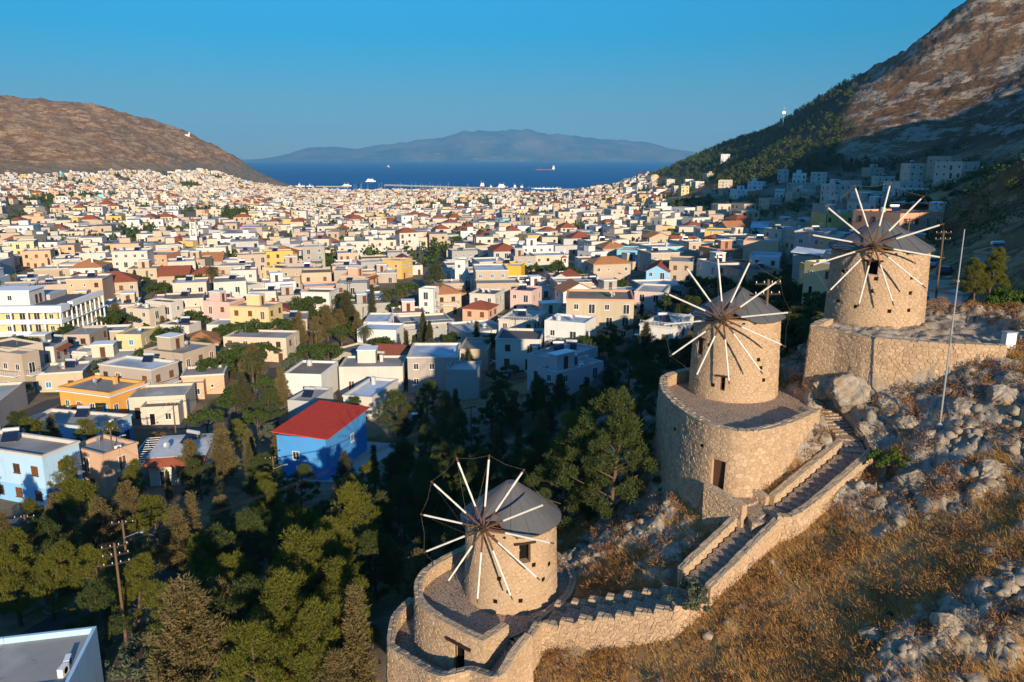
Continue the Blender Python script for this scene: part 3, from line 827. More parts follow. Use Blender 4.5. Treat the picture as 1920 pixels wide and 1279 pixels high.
def coping(parent, inv, pts, thick, side, seed, ln=0.5, hgt=0.10, name='coping_stone', limit=300):
    """uneven slabs along a wall crown, each an object"""
    L, f, Ls = wall_map(pts, 0, side); rg = random.Random(seed); s = 0.0; k = 0
    rest = MB()
    while s < L - 0.1:
        e = min(L, s + ln * rg.uniform(0.7, 1.35)); a, b = s + 0.01, e - 0.01; s = e
        split = rg.uniform(0.35, 0.65) * thick
        for (p, q) in ((0.04, -split + 0.008), (-split - 0.008, -thick - 0.04)):
            h = hgt * rg.uniform(0.55, 1.15); j = lambda r=0.02: rg.uniform(-r, r)
            lo = [f(a, 0.03, p), f(b, 0.03, p), f(b, 0.03, q), f(a, 0.03, q)]
            hi = [f(a + 0.015, -h + j(), p - 0.015 + j()), f(b - 0.015, -h + j(), p - 0.015 + j()), f(b - 0.015, -h + j(), q + 0.015 + j()), f(a + 0.015, -h + j(), q + 0.015 + j())]
            vs = [inv @ Vector(v) for v in lo + hi]
            fs = [(4, 5, 6, 7), (0, 1, 5, 4), (1, 2, 6, 5), (2, 3, 7, 6), (3, 0, 4, 7)]
            if side < 0: fs = [x[::-1] for x in fs]
            k += 1
            if k <= limit:
                me = bpy.data.meshes.new(name); me.from_pydata(vs, [], [x[::-1] for x in fs]); me.materials.append(M['coping'])
                link(bpy.data.objects.new(name, me), parent)
            else: rest.add(vs, fs)
def cut_boxes(o, boxes):
    """openings: subtracts oriented boxes [(centre, half sizes, yaw)] from a mesh"""
    bpy.context.view_layer.update()
    b = MB()
    for c, h, yw in boxes:
        cs, sn = math.cos(yw), math.sin(yw); vs = []
        for z in (-h[2], h[2]):
            for x, y in ((-h[0], -h[1]), (h[0], -h[1]), (h[0], h[1]), (-h[0], h[1])):
                vs.append((c[0] + x * cs - y * sn, c[1] + x * sn + y * cs, c[2] + z))
        b.add(vs, [(4, 5, 6, 7), (0, 1, 5, 4), (1, 2, 6, 5), (2, 3, 7, 6), (3, 0, 4, 7), (3, 2, 1, 0)])
    cu = bpy.data.objects.new('opening', b.mesh('opening', M['mortar'])); C.objects.link(cu)
    cu.matrix_world = o.matrix_world
    md = o.modifiers.new('cut', 'BOOLEAN'); md.operation = 'DIFFERENCE'; md.object = cu; md.solver = 'EXACT'
    bpy.context.view_layer.update()
    dg = bpy.context.evaluated_depsgraph_get()
    me = bpy.data.meshes.new_from_object(o.evaluated_get(dg))
    o.modifiers.clear(); o.data = me; me.name = o.name
    bpy.data.objects.remove(cu)

# ------------------------------------------------------------------ windmills
YAW = R(25.5)
AX = Vector((-math.sin(YAW), -math.cos(YAW), 0))
def windmill(i, label, windows, holes):
    S = MILLS[i]; cx, cy, zb = S['c']; r0, r1, H = S['r'], S['rt'], S['H']
    root = thing('windmill', (cx, cy, zb), 0, label, 'windmill', 'three stone windmills on the ridge')
    inv = Matrix.Translation((-cx, -cy, -zb))
    face = math.atan2(-cy, -cx)               # towards the standpoint
    # tower body, openings cut into it
    b = MB(); b.lathe([(r0 + 0.05, -1.2), (r0, 0), (r1, H), (r1 - 0.45, H), (r1 - 0.45, H - 0.3)], 64)
    body = b.build('tower', M['mortar'], root)
    boxes = []; rects = []
    for (ang, z, w, h, dr) in windows:
        a = face + ang; rr = r0 + (r1 - r0) * z / H
        boxes.append(((math.cos(a) * rr, math.sin(a) * rr, z), (0.75, w / 2, h / 2), a)); rects.append((ang * (r0 + r1) / 2, z, w / 2 + 0.04, h / 2 + 0.04))
    bpy.context.view_layer.update()
    cut_boxes(body, boxes)
    for (ang, z, w, h, dr) in windows:
        a = face + ang; rr = r0 + (r1 - r0) * z / H; cs, sn = math.cos(a), math.sin(a)
        o = MB(); o.box(-0.04, 0.04, -w / 2, w / 2, -h / 2, h / 2)
        w_ = o.build('door' if dr else 'window', M['dark'], root, (cs * (rr - 0.62), sn * (rr - 0.62), z)); w_.rotation_euler.z = a
        o = MB(); o.box(-0.03, 0.03, -w / 2, -w / 2 + 0.07, -h / 2, h / 2); o.box(-0.03, 0.03, w / 2 - 0.07, w / 2, -h / 2, h / 2); o.box(-0.03, 0.03, -w / 2 + 0.07, w / 2 - 0.07, h / 2 - 0.07, h / 2)
        f_ = o.build('frame', M['wood'], root, (cs * (rr - 0.2), sn * (rr - 0.2), z)); f_.rotation_euler.z = a
        o = MB(); o.box(-0.25, 0.09, -w / 2 - 0.32, w / 2 + 0.32, 0, 0.11)
        l_ = o.build('lintel', M['darkwood'], root, (cs * rr, sn * rr, z + h / 2)); l_.rotation_euler.z = a
    Rm = (r0 + r1) / 2
    for (ang, z) in holes:
        rects.append((ang * Rm, z, 0.13, 0.13))
        a = face + ang; rr = r0 + (r1 - r0) * z / H
        o = MB(); o.box(-0.2, 0.012, -0.13, 0.13, -0.13, 0.13)
        h_ = o.build('putlog_hole', M['dark'], root, (math.cos(a) * rr, math.sin(a) * rr, z)); h_.rotation_euler.z = a
    def f(s, t, d):
        a = face + s / Rm; rr = r0 + (r1 - r0) * t / H + d
        return (cx + math.cos(a) * rr, cy + math.sin(a) * rr, zb + t)
    rg = random.Random(40 + i); geos = []
    span = Rm * R(118)
    for c, poly in cells(-span, span, -0.15, H - 0.05, 0.345, 0.225, 100 + i):
        if any(abs(c[0] - q[0]) < q[2] + 0.13 and abs(c[1] - q[1]) < q[3] + 0.08 for q in rects): continue
        vs, fs = stone_geo(poly, f, rg, 0.006, 0.032)
        geos.append((face_size(vs, None), vs, fs))
    set_in_wall(root, inv, geos)
    # cap: felt cone, open at the front for the windshaft
    ra = r1 + 0.36; n = 48; b = MB(); ca = math.atan2(AX.y, AX.x)
    rim = []; und = []
    for k in range(n):
        t = 2 * PI * k / n; d = abs((t - ca + PI) % (2 * PI) - PI)
        lift = max(0.0, 1 - d / R(31)); rr = ra * (1 - 0.34 * lift); zz = H - 0.08 + 0.62 * lift + 0.03 * math.sin(7 * t)
        rim.append((rr * math.cos(t), rr * math.sin(t), zz)); und.append((rr * 0.985 * math.cos(t), rr * 0.985 * math.sin(t), zz - 0.07))
    az_ = H + S['cap']
    if i == 0:
        apx = [(0.34 * math.cos(2 * PI * k / n) , 0.34 * math.sin(2 * PI * k / n) , az_) for k in range(n)]
    else:
        apx = [(0.05 * math.cos(2 * PI * k / n), 0.05 * math.sin(2 * PI * k / n), az_) for k in range(n)]
    mid = [(0.52 * p[0] + 0.48 * q[0], 0.52 * p[1] + 0.48 * q[1], 0.52 * p[2] + 0.48 * q[2] + 0.05) for p, q in zip(rim, apx)]
    b.add(rim + mid + apx + und, [(k, (k + 1) % n, n + (k + 1) % n, n + k) for k in range(n)] + [(n + k, n + (k + 1) % n, 2 * n + (k + 1) % n, 2 * n + k) for k in range(n)] +
          [tuple(range(2 * n, 3 * n))] + [(3 * n + k, 3 * n + (k + 1) % n, (k + 1) % n, k) for k in range(n)] + [tuple(range(3 * n, 4 * n))[::-1]])
    cap = b.build('cap', M['cap'], root)
    for k in range(0, n, 3):
        b = MB(); p = Vector(rim[k]); q = Vector(mid[k]); e = Vector(apx[k])
        b.tube(p + Vector((0, 0, 0.012)), q + Vector((0, 0, 0.012)), 0.022, 0.02, 4); b.tube(q + Vector((0, 0, 0.012)), e + Vector((0, 0, 0.012)), 0.02, 0.012, 4)
        b.build('seam', M['seam'], cap)
    # timber plate, beam heads under the eaves
    side = Vector((-AX.y, AX.x, 0))
    b = MB(); fr = AX * (ra * 0.64)
    pts = [fr + side * (-1.5) + Vector((0, 0, H - 0.15)), fr + side * 1.5 + Vector((0, 0, H - 0.15)), fr * 0.95 + side * 0.75 + Vector((0, 0, H + 0.78)), fr * 0.95 - side * 0.75 + Vector((0, 0, H + 0.78))]
    back = [p - AX * 0.12 for p in pts]
    b.add(pts + back, [(0, 1, 2, 3), (7, 6, 5, 4), (0, 3, 7, 4), (1, 0, 4, 5), (2, 1, 5, 6), (3, 2, 6, 7)])
    b.build('gable_boards', M['wood'], root)
    for k in range(26):
        t = 2 * PI * k / 26
        b = MB(); p = Vector((math.cos(t), math.sin(t), 0)); q = p * (r1 - 0.05) + Vector((0, 0, H - 0.16)); b.tube(q, p * (r1 + 0.24) + Vector((0, 0, H - 0.17)), 0.06, 0.06, 4)
        b.build('beam_head', M['darkwood'], root)
    # windshaft and wheel
    u, v = S['hub']
    hub_y = cy + AX.y * S['off']; hub = Vector(atY(u, v, hub_y)) - Vector((cx, cy, zb))
    tilt = R(11); axis = (AX * math.cos(tilt) + Vector((0, 0, math.sin(tilt)))).normalized()
    b = MB(); b.tube(hub - axis * 2.8, hub + axis * 0.25, 0.16, 0.13, 10); b.build('windshaft', M['darkwood'], root)
    wheel = MB(); wheel.tube(hub - axis * 0.28, hub + axis * 0.22, 0.26, 0.22, 12); wheel.tube(hub + axis * 0.2, hub + axis * 1.75, 0.085, 0.05, 8)
    wh = wheel.build('sail_wheel', M['darkwood'], root)
    rt_ = axis.cross(Vector((0, 0, 1))).normalized()
    if rt_.x < 0: rt_ = -rt_
    up = rt_.cross(axis).normalized()
    if up.z < 0: up = -up
    RW = 4.45; tips = []; rg = random.Random(3 + i)
    for k in range(12):
        t = R(S['ph']) + 2 * PI * k / 12
        d = (rt_ * math.cos(t) + up * math.sin(t)).normalized(); o_ = axis * (0.12 * (-1) ** k * 0.5)
        RWk = RW * rg.uniform(0.98, 1.02)
        p0 = hub + o_; p1 = hub + o_ + d * RWk
        b = MB(); b.tube(p0, p1, 0.065, 0.045, 6); b.build('spar', M['wood'], wh)
        b = MB(); s0, s1 = RWk * rg.uniform(0.27, 0.33), RWk * rg.uniform(0.925, 0.95)
        off = axis * 0.05; nn = 7
        for q in range(nn):
            a0 = s0 + (s1 - s0) * q / nn; a1 = s0 + (s1 - s0) * (q + 1) / nn
            ra0 = 0.059 + 0.007 * math.sin(3.1 * q + k); ra1 = 0.059 + 0.007 * math.sin(3.1 * (q + 1) + k)
            b.tube(p0 + d * a0 + off * 0.3, p0 + d * a1 + off * 0.3, ra0 if q else 0.06, ra1 if q < nn - 1 else 0.06, 8, cap=q in (0, nn - 1))
        b.build('furled_sail', M['canvas'], wh)
        tips.append(p1 - d * 0.05)
    nose = hub + axis * 1.72
    for k in range(12):
        b = MB(); a_, c_ = tips[k], tips[(k + 1) % 12]; mdp = (a_ + c_) / 2 + (hub - (a_ + c_) / 2) * 0.03
        b.path([a_, mdp, c_], 0.003, 3); b.build('rim_rope', M['rope'], wh)
        b = MB(); b.tube(tips[k], nose, 0.003, 0.003, 3); b.build('stay_rope', M['rope'], wh)
    return root
windmill(0, 'lowest stone windmill, grey cap broad and flat-topped, above the curved double terrace', [(0.30, 3.95, 0.72, 1.25, False)], [(-0.25, 2.35), (-0.05, 1.5), (0.95, 2.7), (-0.33, 0.8), (0.5, 3.1), (0.75, 1.9), (0.2, 0.9)])
windmill(1, 'middle stone windmill on the tall drum-shaped terrace, small slit window above the floor', [(-0.23, 1.3, 0.36, 1.0, False), (-0.92, 3.6, 0.6, 1.15, False)], [(-0.62, 3.9), (0.55, 3.1), (0.62, 2.5), (-0.45, 1.1), (0.72, 1.6)])
windmill(2, 'highest stone windmill on the corner terrace, square window just under the cap', [(-0.13, 4.75, 0.85, 0.95, False)], [(-0.02, 4.0), (-0.06, 3.1), (0.72, 4.1), (0.72, 3.0), (0.72, 1.75), (0.3, 1.7), (-0.36, 1.85), (-0.8, 2.0), (-0.75, 4.3)])

# ------------------------------------------------------------------ terraces
def poly_floor(mb, poly, z, m=0):
    from mathutils.geometry import tessellate_polygon
    P = [Vector((p[0], p[1], z)) for p in poly]
    tr = tessellate_polygon([P])
    fs = []
    for t in tr:
        a, b, c = (P[i] for i in t)
        fs.append(tuple(t) if (b - a).cross(c - a).z > 0 else tuple(t)[::-1])
    mb.add(P, fs, m)
def opening_in(parent, f, s, t0, t1, w, name, lintel=True, inset=0.5):
    """a doorway in an unrolled wall: dark back, jamb-deep, timber lintel"""
    b = MB()
    a = [f(s - w / 2, t1, 0.012), f(s + w / 2, t1, 0.012), f(s + w / 2, t0, 0.012), f(s - w / 2, t0, 0.012)]
    return a

def terrace_low():
    root = thing('mill_terrace', (-1.5, 44, 71), 0, 'curved stone double terrace with cobbled floors round the lowest windmill', 'terrace')
    inv = Matrix.Translation((1.5, -44, -71))
    A = smooth_line(T1_TOP, 2); B = T1_RET; O = smooth_line(T1_OUT, 2); G = smooth_line(T1_RING, 2)
    side = 1.0
    def outside(line, c):   # which side of the line looks away from the point c
        p, q = Vector(line[len(line) // 2 - 1]), Vector(line[len(line) // 2]); d = q - p; n = Vector((d.y, -d.x, 0))
        return 1.0 if n.dot(Vector((p.x - c[0], p.y - c[1], 0))) > 0 else -1.0
    mc = MILLS[0]['c']
    sA, sB, sO, sG = outside(A, mc), outside(B, (mc[0] - 1.5, mc[1] - 3)), outside(O, mc), outside(G, mc)
    # upper wall with the doorway near its front
    LA, fA, LsA = wall_map(A, 0.03, sA)
    dropA = lambda s: 3.9 if s < LA * 0.62 else 3.9 - 1.7 * (s - LA * 0.62) / (LA * 0.38)
    b = MB(); wall_body(b, A, 0.42, 4.2, 0.03, sA)
    wb = b.build('parapet_wall', M['mortar'], root); wb.data.transform(inv)
    # find the doorway: the point of the wall seen at (861, 1232)
    best = min(np.linspace(LA * 0.6, LA, 200), key=lambda s: abs(ray_u(fA(s, 1.6, 0)) - 861))
    bs = float(best); tz = 0.85
    c0 = Vector(fA(bs, tz + 0.95, 0)); n_ = Vector(fA(bs, tz + 0.95, 1)) - c0; yw = math.atan2(n_.y, n_.x)
    cut_boxes(wb, [(inv @ c0, (0.36, 0.42, 0.95), yw)])
    o = MB(); o.box(-0.03, 0.03, -0.42, 0.42, -0.95, 0.95); d_ = o.build('door', M['dark'], root, inv @ (c0 - n_ * 0.34)); d_.rotation_euler.z = yw
    o = MB(); o.box(-0.03, 0.03, -0.42, -0.34, -0.95, 0.95); o.box(-0.03, 0.03, 0.34, 0.42, -0.95, 0.95); d_ = o.build('door_frame', M['wood'], root, inv @ (c0 - n_ * 0.15)); d_.rotation_euler.z = yw
    o = MB(); o.box(-0.3, 0.14, -0.95, 0.95, 0, 0.13); d_ = o.build('lintel', M['darkwood'], root, inv @ (c0 + Vector((0, 0, 0.95)))); d_.rotation_euler.z = yw
    skip = lambda s, t: abs(s - bs) < 0.56 and tz - 0.12 < t < tz + 2.2
    g = wall_stones(A, dropA, 0.03, sA, 0.34, 0.22, 11, 0.038, 0.06, skip)
    g += wall_stones(B, 1.5, 0.0, sB, 0.34, 0.22, 12, 0.05)
    g += wall_stones(A, 0.85, 0.0, sA, 0.34, 0.22, 13, 0.045, 0.05, None, 0.42)
    b = MB(); wall_body(b, B, 0.42, 2.0, 0, sB); b.build('return_wall', M['mortar'], root).data.transform(inv)
    b = MB(); wall_body(b, O, 0.42, 3.4, 0.05, sO); b.build('outer_wall', M['mortar'], root).data.transform(inv)
    g += wall_stones(O, 2.9, 0.05, sO, 0.35, 0.22, 14, 0.038)
    g += wall_stones(O, 0.9, 0.0, sO, 0.34, 0.22, 15, 0.045, 0.05, None, 0.42)
    b = MB(); wall_body(b, G, 0.45, 1.2, 0, sG); b.build('ring_wall', M['mortar'], root).data.transform(inv)
    g += wall_stones(G, 0.3, 0.0, sG, 0.42, 0.26, 16, 0.045, 0.05, None, 0.45)
    set_in_wall(root, inv, g)
    for ln, sd, sdv in ((A, sA, 21), (B, sB, 22), (O, sO, 23), (G, sG, 24)): coping(root, inv, ln, 0.42, sd, sdv, 0.42, 0.09, limit=90)
    # floors
    b = MB(); poly_floor(b, A + B[1:] + G, 72.9); b.build('upper_floor', M['paving'], root).data.transform(inv)
    b = MB(); n = 24; rows = []
    LO, fO, _ = wall_map(O, 0, sO)
    steps = []
    for k in range(n + 1):
        s = LO * k / n; p = fO(s, 0.95, -0.2)
        q = min((fA(x, 0, 0) for x in np.linspace(0, LA, 80)), key=lambda w: (w[0] - p[0]) ** 2 + (w[1] - p[1]) ** 2) if k < 17 else tuple(Vector(B[0]).lerp(Vector(B[1]), min(1.0, (k - 16) / 7)))
        rows.append((Vector(p), Vector((q[0], q[1], p[2]))))
    for (p, q), (p2, q2) in zip(rows[:-1], rows[1:]): b.quad(p, p2, q2, q)
    fl = b.build('lower_floor', M['paving'], root); fl.data.transform(inv)
    b = MB(); poly_floor(b, pix([(954, 1172), (1000, 1173), (1042, 1148), (1046, 1186), (1010, 1190), (992, 1200), (975, 1214), (962, 1196)], 72.8), 72.8); b.build('landing', M['paving'], root).data.transform(inv)
    # steps: a flight down towards the door and one up to the mill
    def flight(k0, k1, cnt, rise):
        for j in range(cnt):
            t = k0 + (k1 - k0) * j / cnt; t2 = k0 + (k1 - k0) * (j + 1) / cnt; i = int(min(t, n - 1)); i2 = int(min(t2, n - 1))
            pa = rows[i][0].lerp(rows[i + 1][0], t - i); qa = rows[i][1].lerp(rows[i + 1][1], t - i)
            pb = rows[i2][0].lerp(rows[i2 + 1][0], t2 - i2); qb = rows[i2][1].lerp(rows[i2 + 1][1], t2 - i2)
            zt = (pb.z + qb.z) / 2 + rise * 0.6
            vs = [Vector((w.x, w.y, zt - 0.35)) for w in (pa, pb, qb, qa)] + [Vector((w.x, w.y, zt)) for w in (pa, pb, qb, qa)]
            b2 = MB(); b2.add([inv @ w for w in vs], [(4, 5, 6, 7), (0, 1, 5, 4), (1, 2, 6, 5), (2, 3, 7, 6), (3, 0, 4, 7)])
            b2.build('step', M['coping'], root)
    flight(9.3, 13.2, 7, 0.10); flight(18.0, 22.0, 6, 0.14)
    return root
def ray_u(p):
    d = p[1] * cT - (p[2] - CAMZ) * sT
    return 960 + F * p[0] / d
terrace_low()

def terrace_mid():
    root = thing('mill_terrace', (16.5, 54, 80), 0, 'tall drum-shaped stone terrace with a brown door under the middle windmill', 'terrace')
    inv = Matrix.Translation((-16.5, -54, -80)); mc = MILLS[1]['c']
    A = smooth_line(T2_TOP, 2); p, q = Vector(A[10]), Vector(A[11]); d = q - p
    sd = 1.0 if Vector((d.y, -d.x, 0)).dot(p - Vector(mc)) > 0 else -1.0
    LA, fA, LsA = wall_map(A, 0.055, sd)
    bs = float(min(np.linspace(0, LA, 300), key=lambda s: abs(ray_u(fA(s, 2.8, 0)) - 1345)))
    gz = [fA(s, 0, 0)[2] - ground(*fA(s, 3.5, 0.4)[:2]) + 0.35 for s in np.linspace(0, LA, 60)]
    drop = lambda s: float(np.interp(s, np.linspace(0, LA, 60), np.maximum(gz, 1.0)))
    b = MB(); wall_body(b, A, 0.5, lambda s: drop(s) + 1.5, 0.055, sd); wb = b.build('retaining_wall', M['mortar'], root); wb.data.transform(inv)
    dz = CAMZ - 0; zdoor = 80.2
    td = 84.0 - zdoor - 0.9
    c0 = Vector(fA(bs, td, 0)); n_ = Vector(fA(bs, td, 1)) - c0; yw = math.atan2(n_.y, n_.x)
    cut_boxes(wb, [(inv @ c0, (0.42, 0.46, 0.9), yw)])
    o = MB(); o.box(-0.04, 0.04, -0.46, 0.46, -0.9, 0.9); d_ = o.build('door', M['door'], root, inv @ (c0 - n_ * 0.3)); d_.rotation_euler.z = yw
    o = MB(); o.box(-0.5, 0.25, -0.6, 0.6, -0.12, 0.0); d_ = o.build('threshold', M['coping'], root, inv @ (c0 - Vector((0, 0, 0.9)))); d_.rotation_euler.z = yw
    hs = [(0.30, 1.0), (0.47, 1.5), (0.60, 1.45), (0.30, 3.1)]
    skip = lambda s, t: (abs(s - bs) < 0.6 and abs(t - td) < 1.0) or any(abs(s - LA * h[0]) < 0.2 and abs(t - h[1]) < 0.16 for h in hs)
    for h in hs:
        c1 = Vector(fA(LA * h[0], h[1], 0.01)); n1 = Vector(fA(LA * h[0], h[1], 1)) - c1
        o = MB(); o.box(-0.2, 0.012, -0.12, 0.12, -0.1, 0.1); d_ = o.build('drain_hole', M['dark'], root, inv @ c1); d_.rotation_euler.z = math.atan2(n1.y, n1.x)
    g = wall_stones(A, drop, 0.055, sd, 0.35, 0.23, 31, 0.038, 0.06, skip)
    g += wall_stones(A, 0.75, 0.0, sd, 0.42, 0.26, 32, 0.045, 0.05, None, 0.5)
    set_in_wall(root, inv, g)
    coping(root, inv, A, 0.5, sd, 33, 0.44, 0.09, limit=120)
    b = MB(); poly_floor(b, A + T2_BACK[1:], 83.2); b.build('floor', M['paving'], root).data.transform(inv)
    return root
terrace_mid()

def terrace_high():
    root = thing('mill_terrace', (24, 52, 86), 0, 'long angled stone retaining wall with bare rock top under the highest windmill', 'terrace')
    inv = Matrix.Translation((-24, -52, -86))
    A = smooth_line(T3_TOP, 2); p, q = Vector(A[11]), Vector(A[12]); d = q - p
    sd = 1.0 if Vector((d.y, -d.x, 0)).dot(p - Vector(MILLS[2]['c'])) > 0 else -1.0
    LA, fA, _ = wall_map(A, 0.04, sd)
    gz = [fA(s, 0, 0)[2] - ground(*fA(s, 3.0, 0.5)[:2]) + 0.3 for s in np.linspace(0, LA, 60)]
    drop = lambda s: float(np.interp(s, np.linspace(0, LA, 60), np.clip(gz, 0.5, 5.5)))
    b = MB(); wall_body(b, A, 0.55, lambda s: drop(s) + 1.5, 0.04, sd); b.build('retaining_wall', M['mortar'], root).data.transform(inv)
    g = wall_stones(A, drop, 0.04, sd, 0.36, 0.235, 41, 0.04)
    g += wall_stones(A, 0.6, 0.0, sd, 0.42, 0.26, 42, 0.045, 0.05, None, 0.55)
    set_in_wall(root, inv, g)
    coping(root, inv, A, 0.55, sd, 43, 0.5, 0.09, limit=70)
    return root
terrace_high()

# ------------------------------------------------------------------ the long stair and its walls
def stair_wall(label, pts, side, seed, drop=0.9, thick=0.4, stepped=0.0):
    P = []
    if stepped:      # crown that climbs in ledges
        for a, b in zip(pts[:-1], pts[1:]):
            va, vb = Vector(a), Vector(b); n = max(1, int(round((vb - va).length / stepped)))
            for k in range(n):
                p = va.lerp(vb, k / n); q = va.lerp(vb, (k + 0.94) / n); zz = (p.z + q.z) / 2
                P += [(p.x, p.y, zz), (q.x, q.y, zz + 0.03)]
        P.append(tuple(pts[-1]))
    else: P = smooth_line(pts, 3)
    c = P[len(P) // 2]
    root = thing('stair_wall', (c[0], c[1], c[2] - drop), 0, label, 'wall', 'low stone walls along the stair'); inv = Matrix.Translation((-c[0], -c[1], -(c[2] - drop)))
    b = MB(); wall_body(b, P, thick, drop + 0.8, 0.0, side); b.build('wall_core', M['mortar'], root).data.transform(inv)
    g = wall_stones(P, drop + 0.7, 0.0, side, 0.33, 0.21, seed, 0.05) + wall_stones(P, 0.55, 0.0, side, 0.33, 0.21, seed + 1, 0.05, 0.05, None, thick)
    set_in_wall(root, inv, g, 160)
    if stepped:
        for k in range(0, len(P) - 1, 2): coping(root, inv, P[k:k + 2], thick, side, seed + 2 + k, 0.40, 0.09)
    else: coping(root, inv, P, thick, side, seed + 2, 0.40, 0.09, limit=120)
def offset(pts, off, dz):
    out = []
    for i, p in enumerate(pts):
        a = Vector(pts[max(0, i - 1)]); b = Vector(pts[min(len(pts) - 1, i + 1)]); d = (b - a); d.z = 0; d.normalize()
        out.append((p[0] + d.y * off, p[1] - d.x * off, p[2] + dz))
    return out
def stair():
    root = thing('stone_stair', PATH[3], 0, 'long cobbled stair climbing between low walls from the lowest to the middle windmill', 'stair')
    inv = Matrix.Translation(-Vector(PATH[3])); w = 0.72
    def run(a, b, tread, name='step'):
        va, vb = Vector(a), Vector(b); d = vb - va; L = math.hypot(d.x, d.y); n = max(1, int(round(L / tread)))
        h = Vector((d.x, d.y, 0)).normalized(); s = Vector((h.y, -h.x, 0)); rg = random.Random(int(L * 100))
        for k in range(n):
            p = va + Vector((d.x, d.y, 0)) * (k / n); q = va + Vector((d.x, d.y, 0)) * ((k + 1.06) / n); z = va.z + d.z * (k + 1) / n
            j = lambda: rg.uniform(-0.03, 0.03)
            vs = [p - s * w, q - s * w, q + s * w, p + s * w]
            lo = [Vector((v.x, v.y, z - 0.6)) for v in vs]; hi = [Vector((v.x + j(), v.y + j(), z + j() * 0.4)) for v in vs]
            bb = MB(); bb.add([inv @ v for v in lo + hi], [(7, 6, 5, 4), (4, 5, 1, 0), (5, 6, 2, 1), (6, 7, 3, 2), (7, 4, 0, 3)]); bb.build(name, M['paving'], root)
    run(PATH[0], PATH[1], 1.6, 'landing'); run(PATH[1], PATH[2], 0.95); run(PATH[2], PATH[3], 0.5); run(PATH[3], PATH[4], 0.42); run(PATH[4], PATH[5], 0.9, 'landing'); run(PATH[5], PATH[6], 0.52); run(PATH[6], PATH[7], 0.9, 'landing'); run(PATH[7], PATH[8], 0.36)
    run(DOORPATH[0], DOORPATH[1], 1.3, 'landing')
    p = inv @ Vector(PATH[4]); b = MB(); b.box(p.x - 1.15, p.x + 1.0, p.y - 0.95, p.y + 0.9, p.z - 0.7, p.z - 0.015); b.build('landing', M['paving'], root)
stair()
_w = 1.30
stair_wall('downhill wall of the lower stair, its crown stepping up in ledges', [T1_OUT[-1]] + [p for p in offset(PATH[1:4], _w, 0.38)], 1.0, 61, 1.5, 0.4, 1.15)
stair_wall('uphill wall of the upper stair, from the landing to the small steps', offset(PATH[4:7], _w, 0.5), 1.0, 64, 1.3)
stair_wall('outer wall of the middle flight, facing the dry grass', offset(PATH[3:5], _w, 0.5), 1.0, 67, 1.3)
stair_wall('inner stepped wall of the lowest flight beside the scrub bank', offset(PATH[1:3], -_w, 0.38), -1.0, 70, 1.0, 0.4, 1.15)
stair_wall('inner wall of the middle flight, below the doorway path', offset([PATH[3], tuple(Vector(PATH[3]).lerp(Vector(PATH[4]), 0.80))], -_w, 0.55), -1.0, 73, 1.0)
stair_wall('inner wall of the upper flight beside the rocky pocket', offset(PATH[5:7], -_w, 0.5), -1.0, 76, 1.0)
stair_wall('wall on the open side of the short path to the brown door', offset([tuple(Vector(DOORPATH[0]).lerp(Vector(DOORPATH[1]), 0.22)), DOORPATH[1]], -_w, 0.5), -1.0, 79, 1.8)
stair_wall('wall between the brown door path and the rocky pocket', offset([tuple(Vector(DOORPATH[0]).lerp(Vector(DOORPATH[1]), 0.22)), tuple(Vector(DOORPATH[0]).lerp(Vector(DOORPATH[1]), 0.72))], _w, 0.5), 1.0, 82, 0.8)
stair_wall('rough outer wall beside the small steps up to the middle terrace', offset(PATH[6:9], _w, 0.45), 1.0, 85, 0.9)
# ------------------------------------------------------------------ streets
def ribbon(name, pts, w, lift=0.06, mat=None, n=6):
    P = smooth_line([(p[0], p[1], 0) for p in pts], n)
    A = np.array(P); d = np.gradient(A[:, :2], axis=0); d /= np.linalg.norm(d, axis=1)[:, None] + 1e-9
    nx = np.stack([d[:, 1], -d[:, 0]], 1)
    offs = np.linspace(-w / 2, w / 2, 5)
    g = np.stack([A[:, :2] + nx * o for o in offs], 1)
    z, _ = ground_full(g[..., 0].ravel(), g[..., 1].ravel()); z = z.reshape(g.shape[:2])
    z = np.maximum(z, z.mean(1, keepdims=True)) + lift
    b = MB(); vs = [(g[i, j, 0], g[i, j, 1], z[i, j]) for i in range(len(P)) for j in range(5)]
    b.add(vs, [(i * 5 + j, i * 5 + j + 1, (i + 1) * 5 + j + 1, (i + 1) * 5 + j)[::-1] for i in range(len(P) - 1) for j in range(4)])
    return tag(b.build(name, mat or M['asphalt']), kind='structure')
def gpix(l): return [on_ground(u, v) for u, v in l]
ROADS = []
def road(pts, w):
    ROADS.append((pts, w)); ribbon('road', pts, w)
road(gpix([(20, 1240), (110, 1180), (190, 1140), (250, 1115), (290, 1075), (312, 1030), (330, 975)]), 5.0)
road(gpix([(-60, 850), (20, 795), (70, 768), (120, 752), (200, 790), (330, 800), (470, 770), (505, 720), (520, 690)]), 3.4)
road(gpix([(505, 800), (522, 720), (600, 650), (690, 610), (770, 590), (782, 555), (800, 520), (830, 480)]), 3.2)
road(gpix([(1120, 760), (1150, 700), (1180, 650), (1200, 615), (1290, 560), (1300, 520)]), 5.0)
road(gpix([(1480, 530), (1540, 500), (1600, 470), (1640, 420), (1560, 385), (1500, 380)]), 6.0)
road(gpix([(0, 1000), (60, 985), (120, 960)]), 9.0)
ribbon('yard', gpix([(700, 830), (640, 870), (600, 905)]), 11.0, 0.08, M['concrete'])

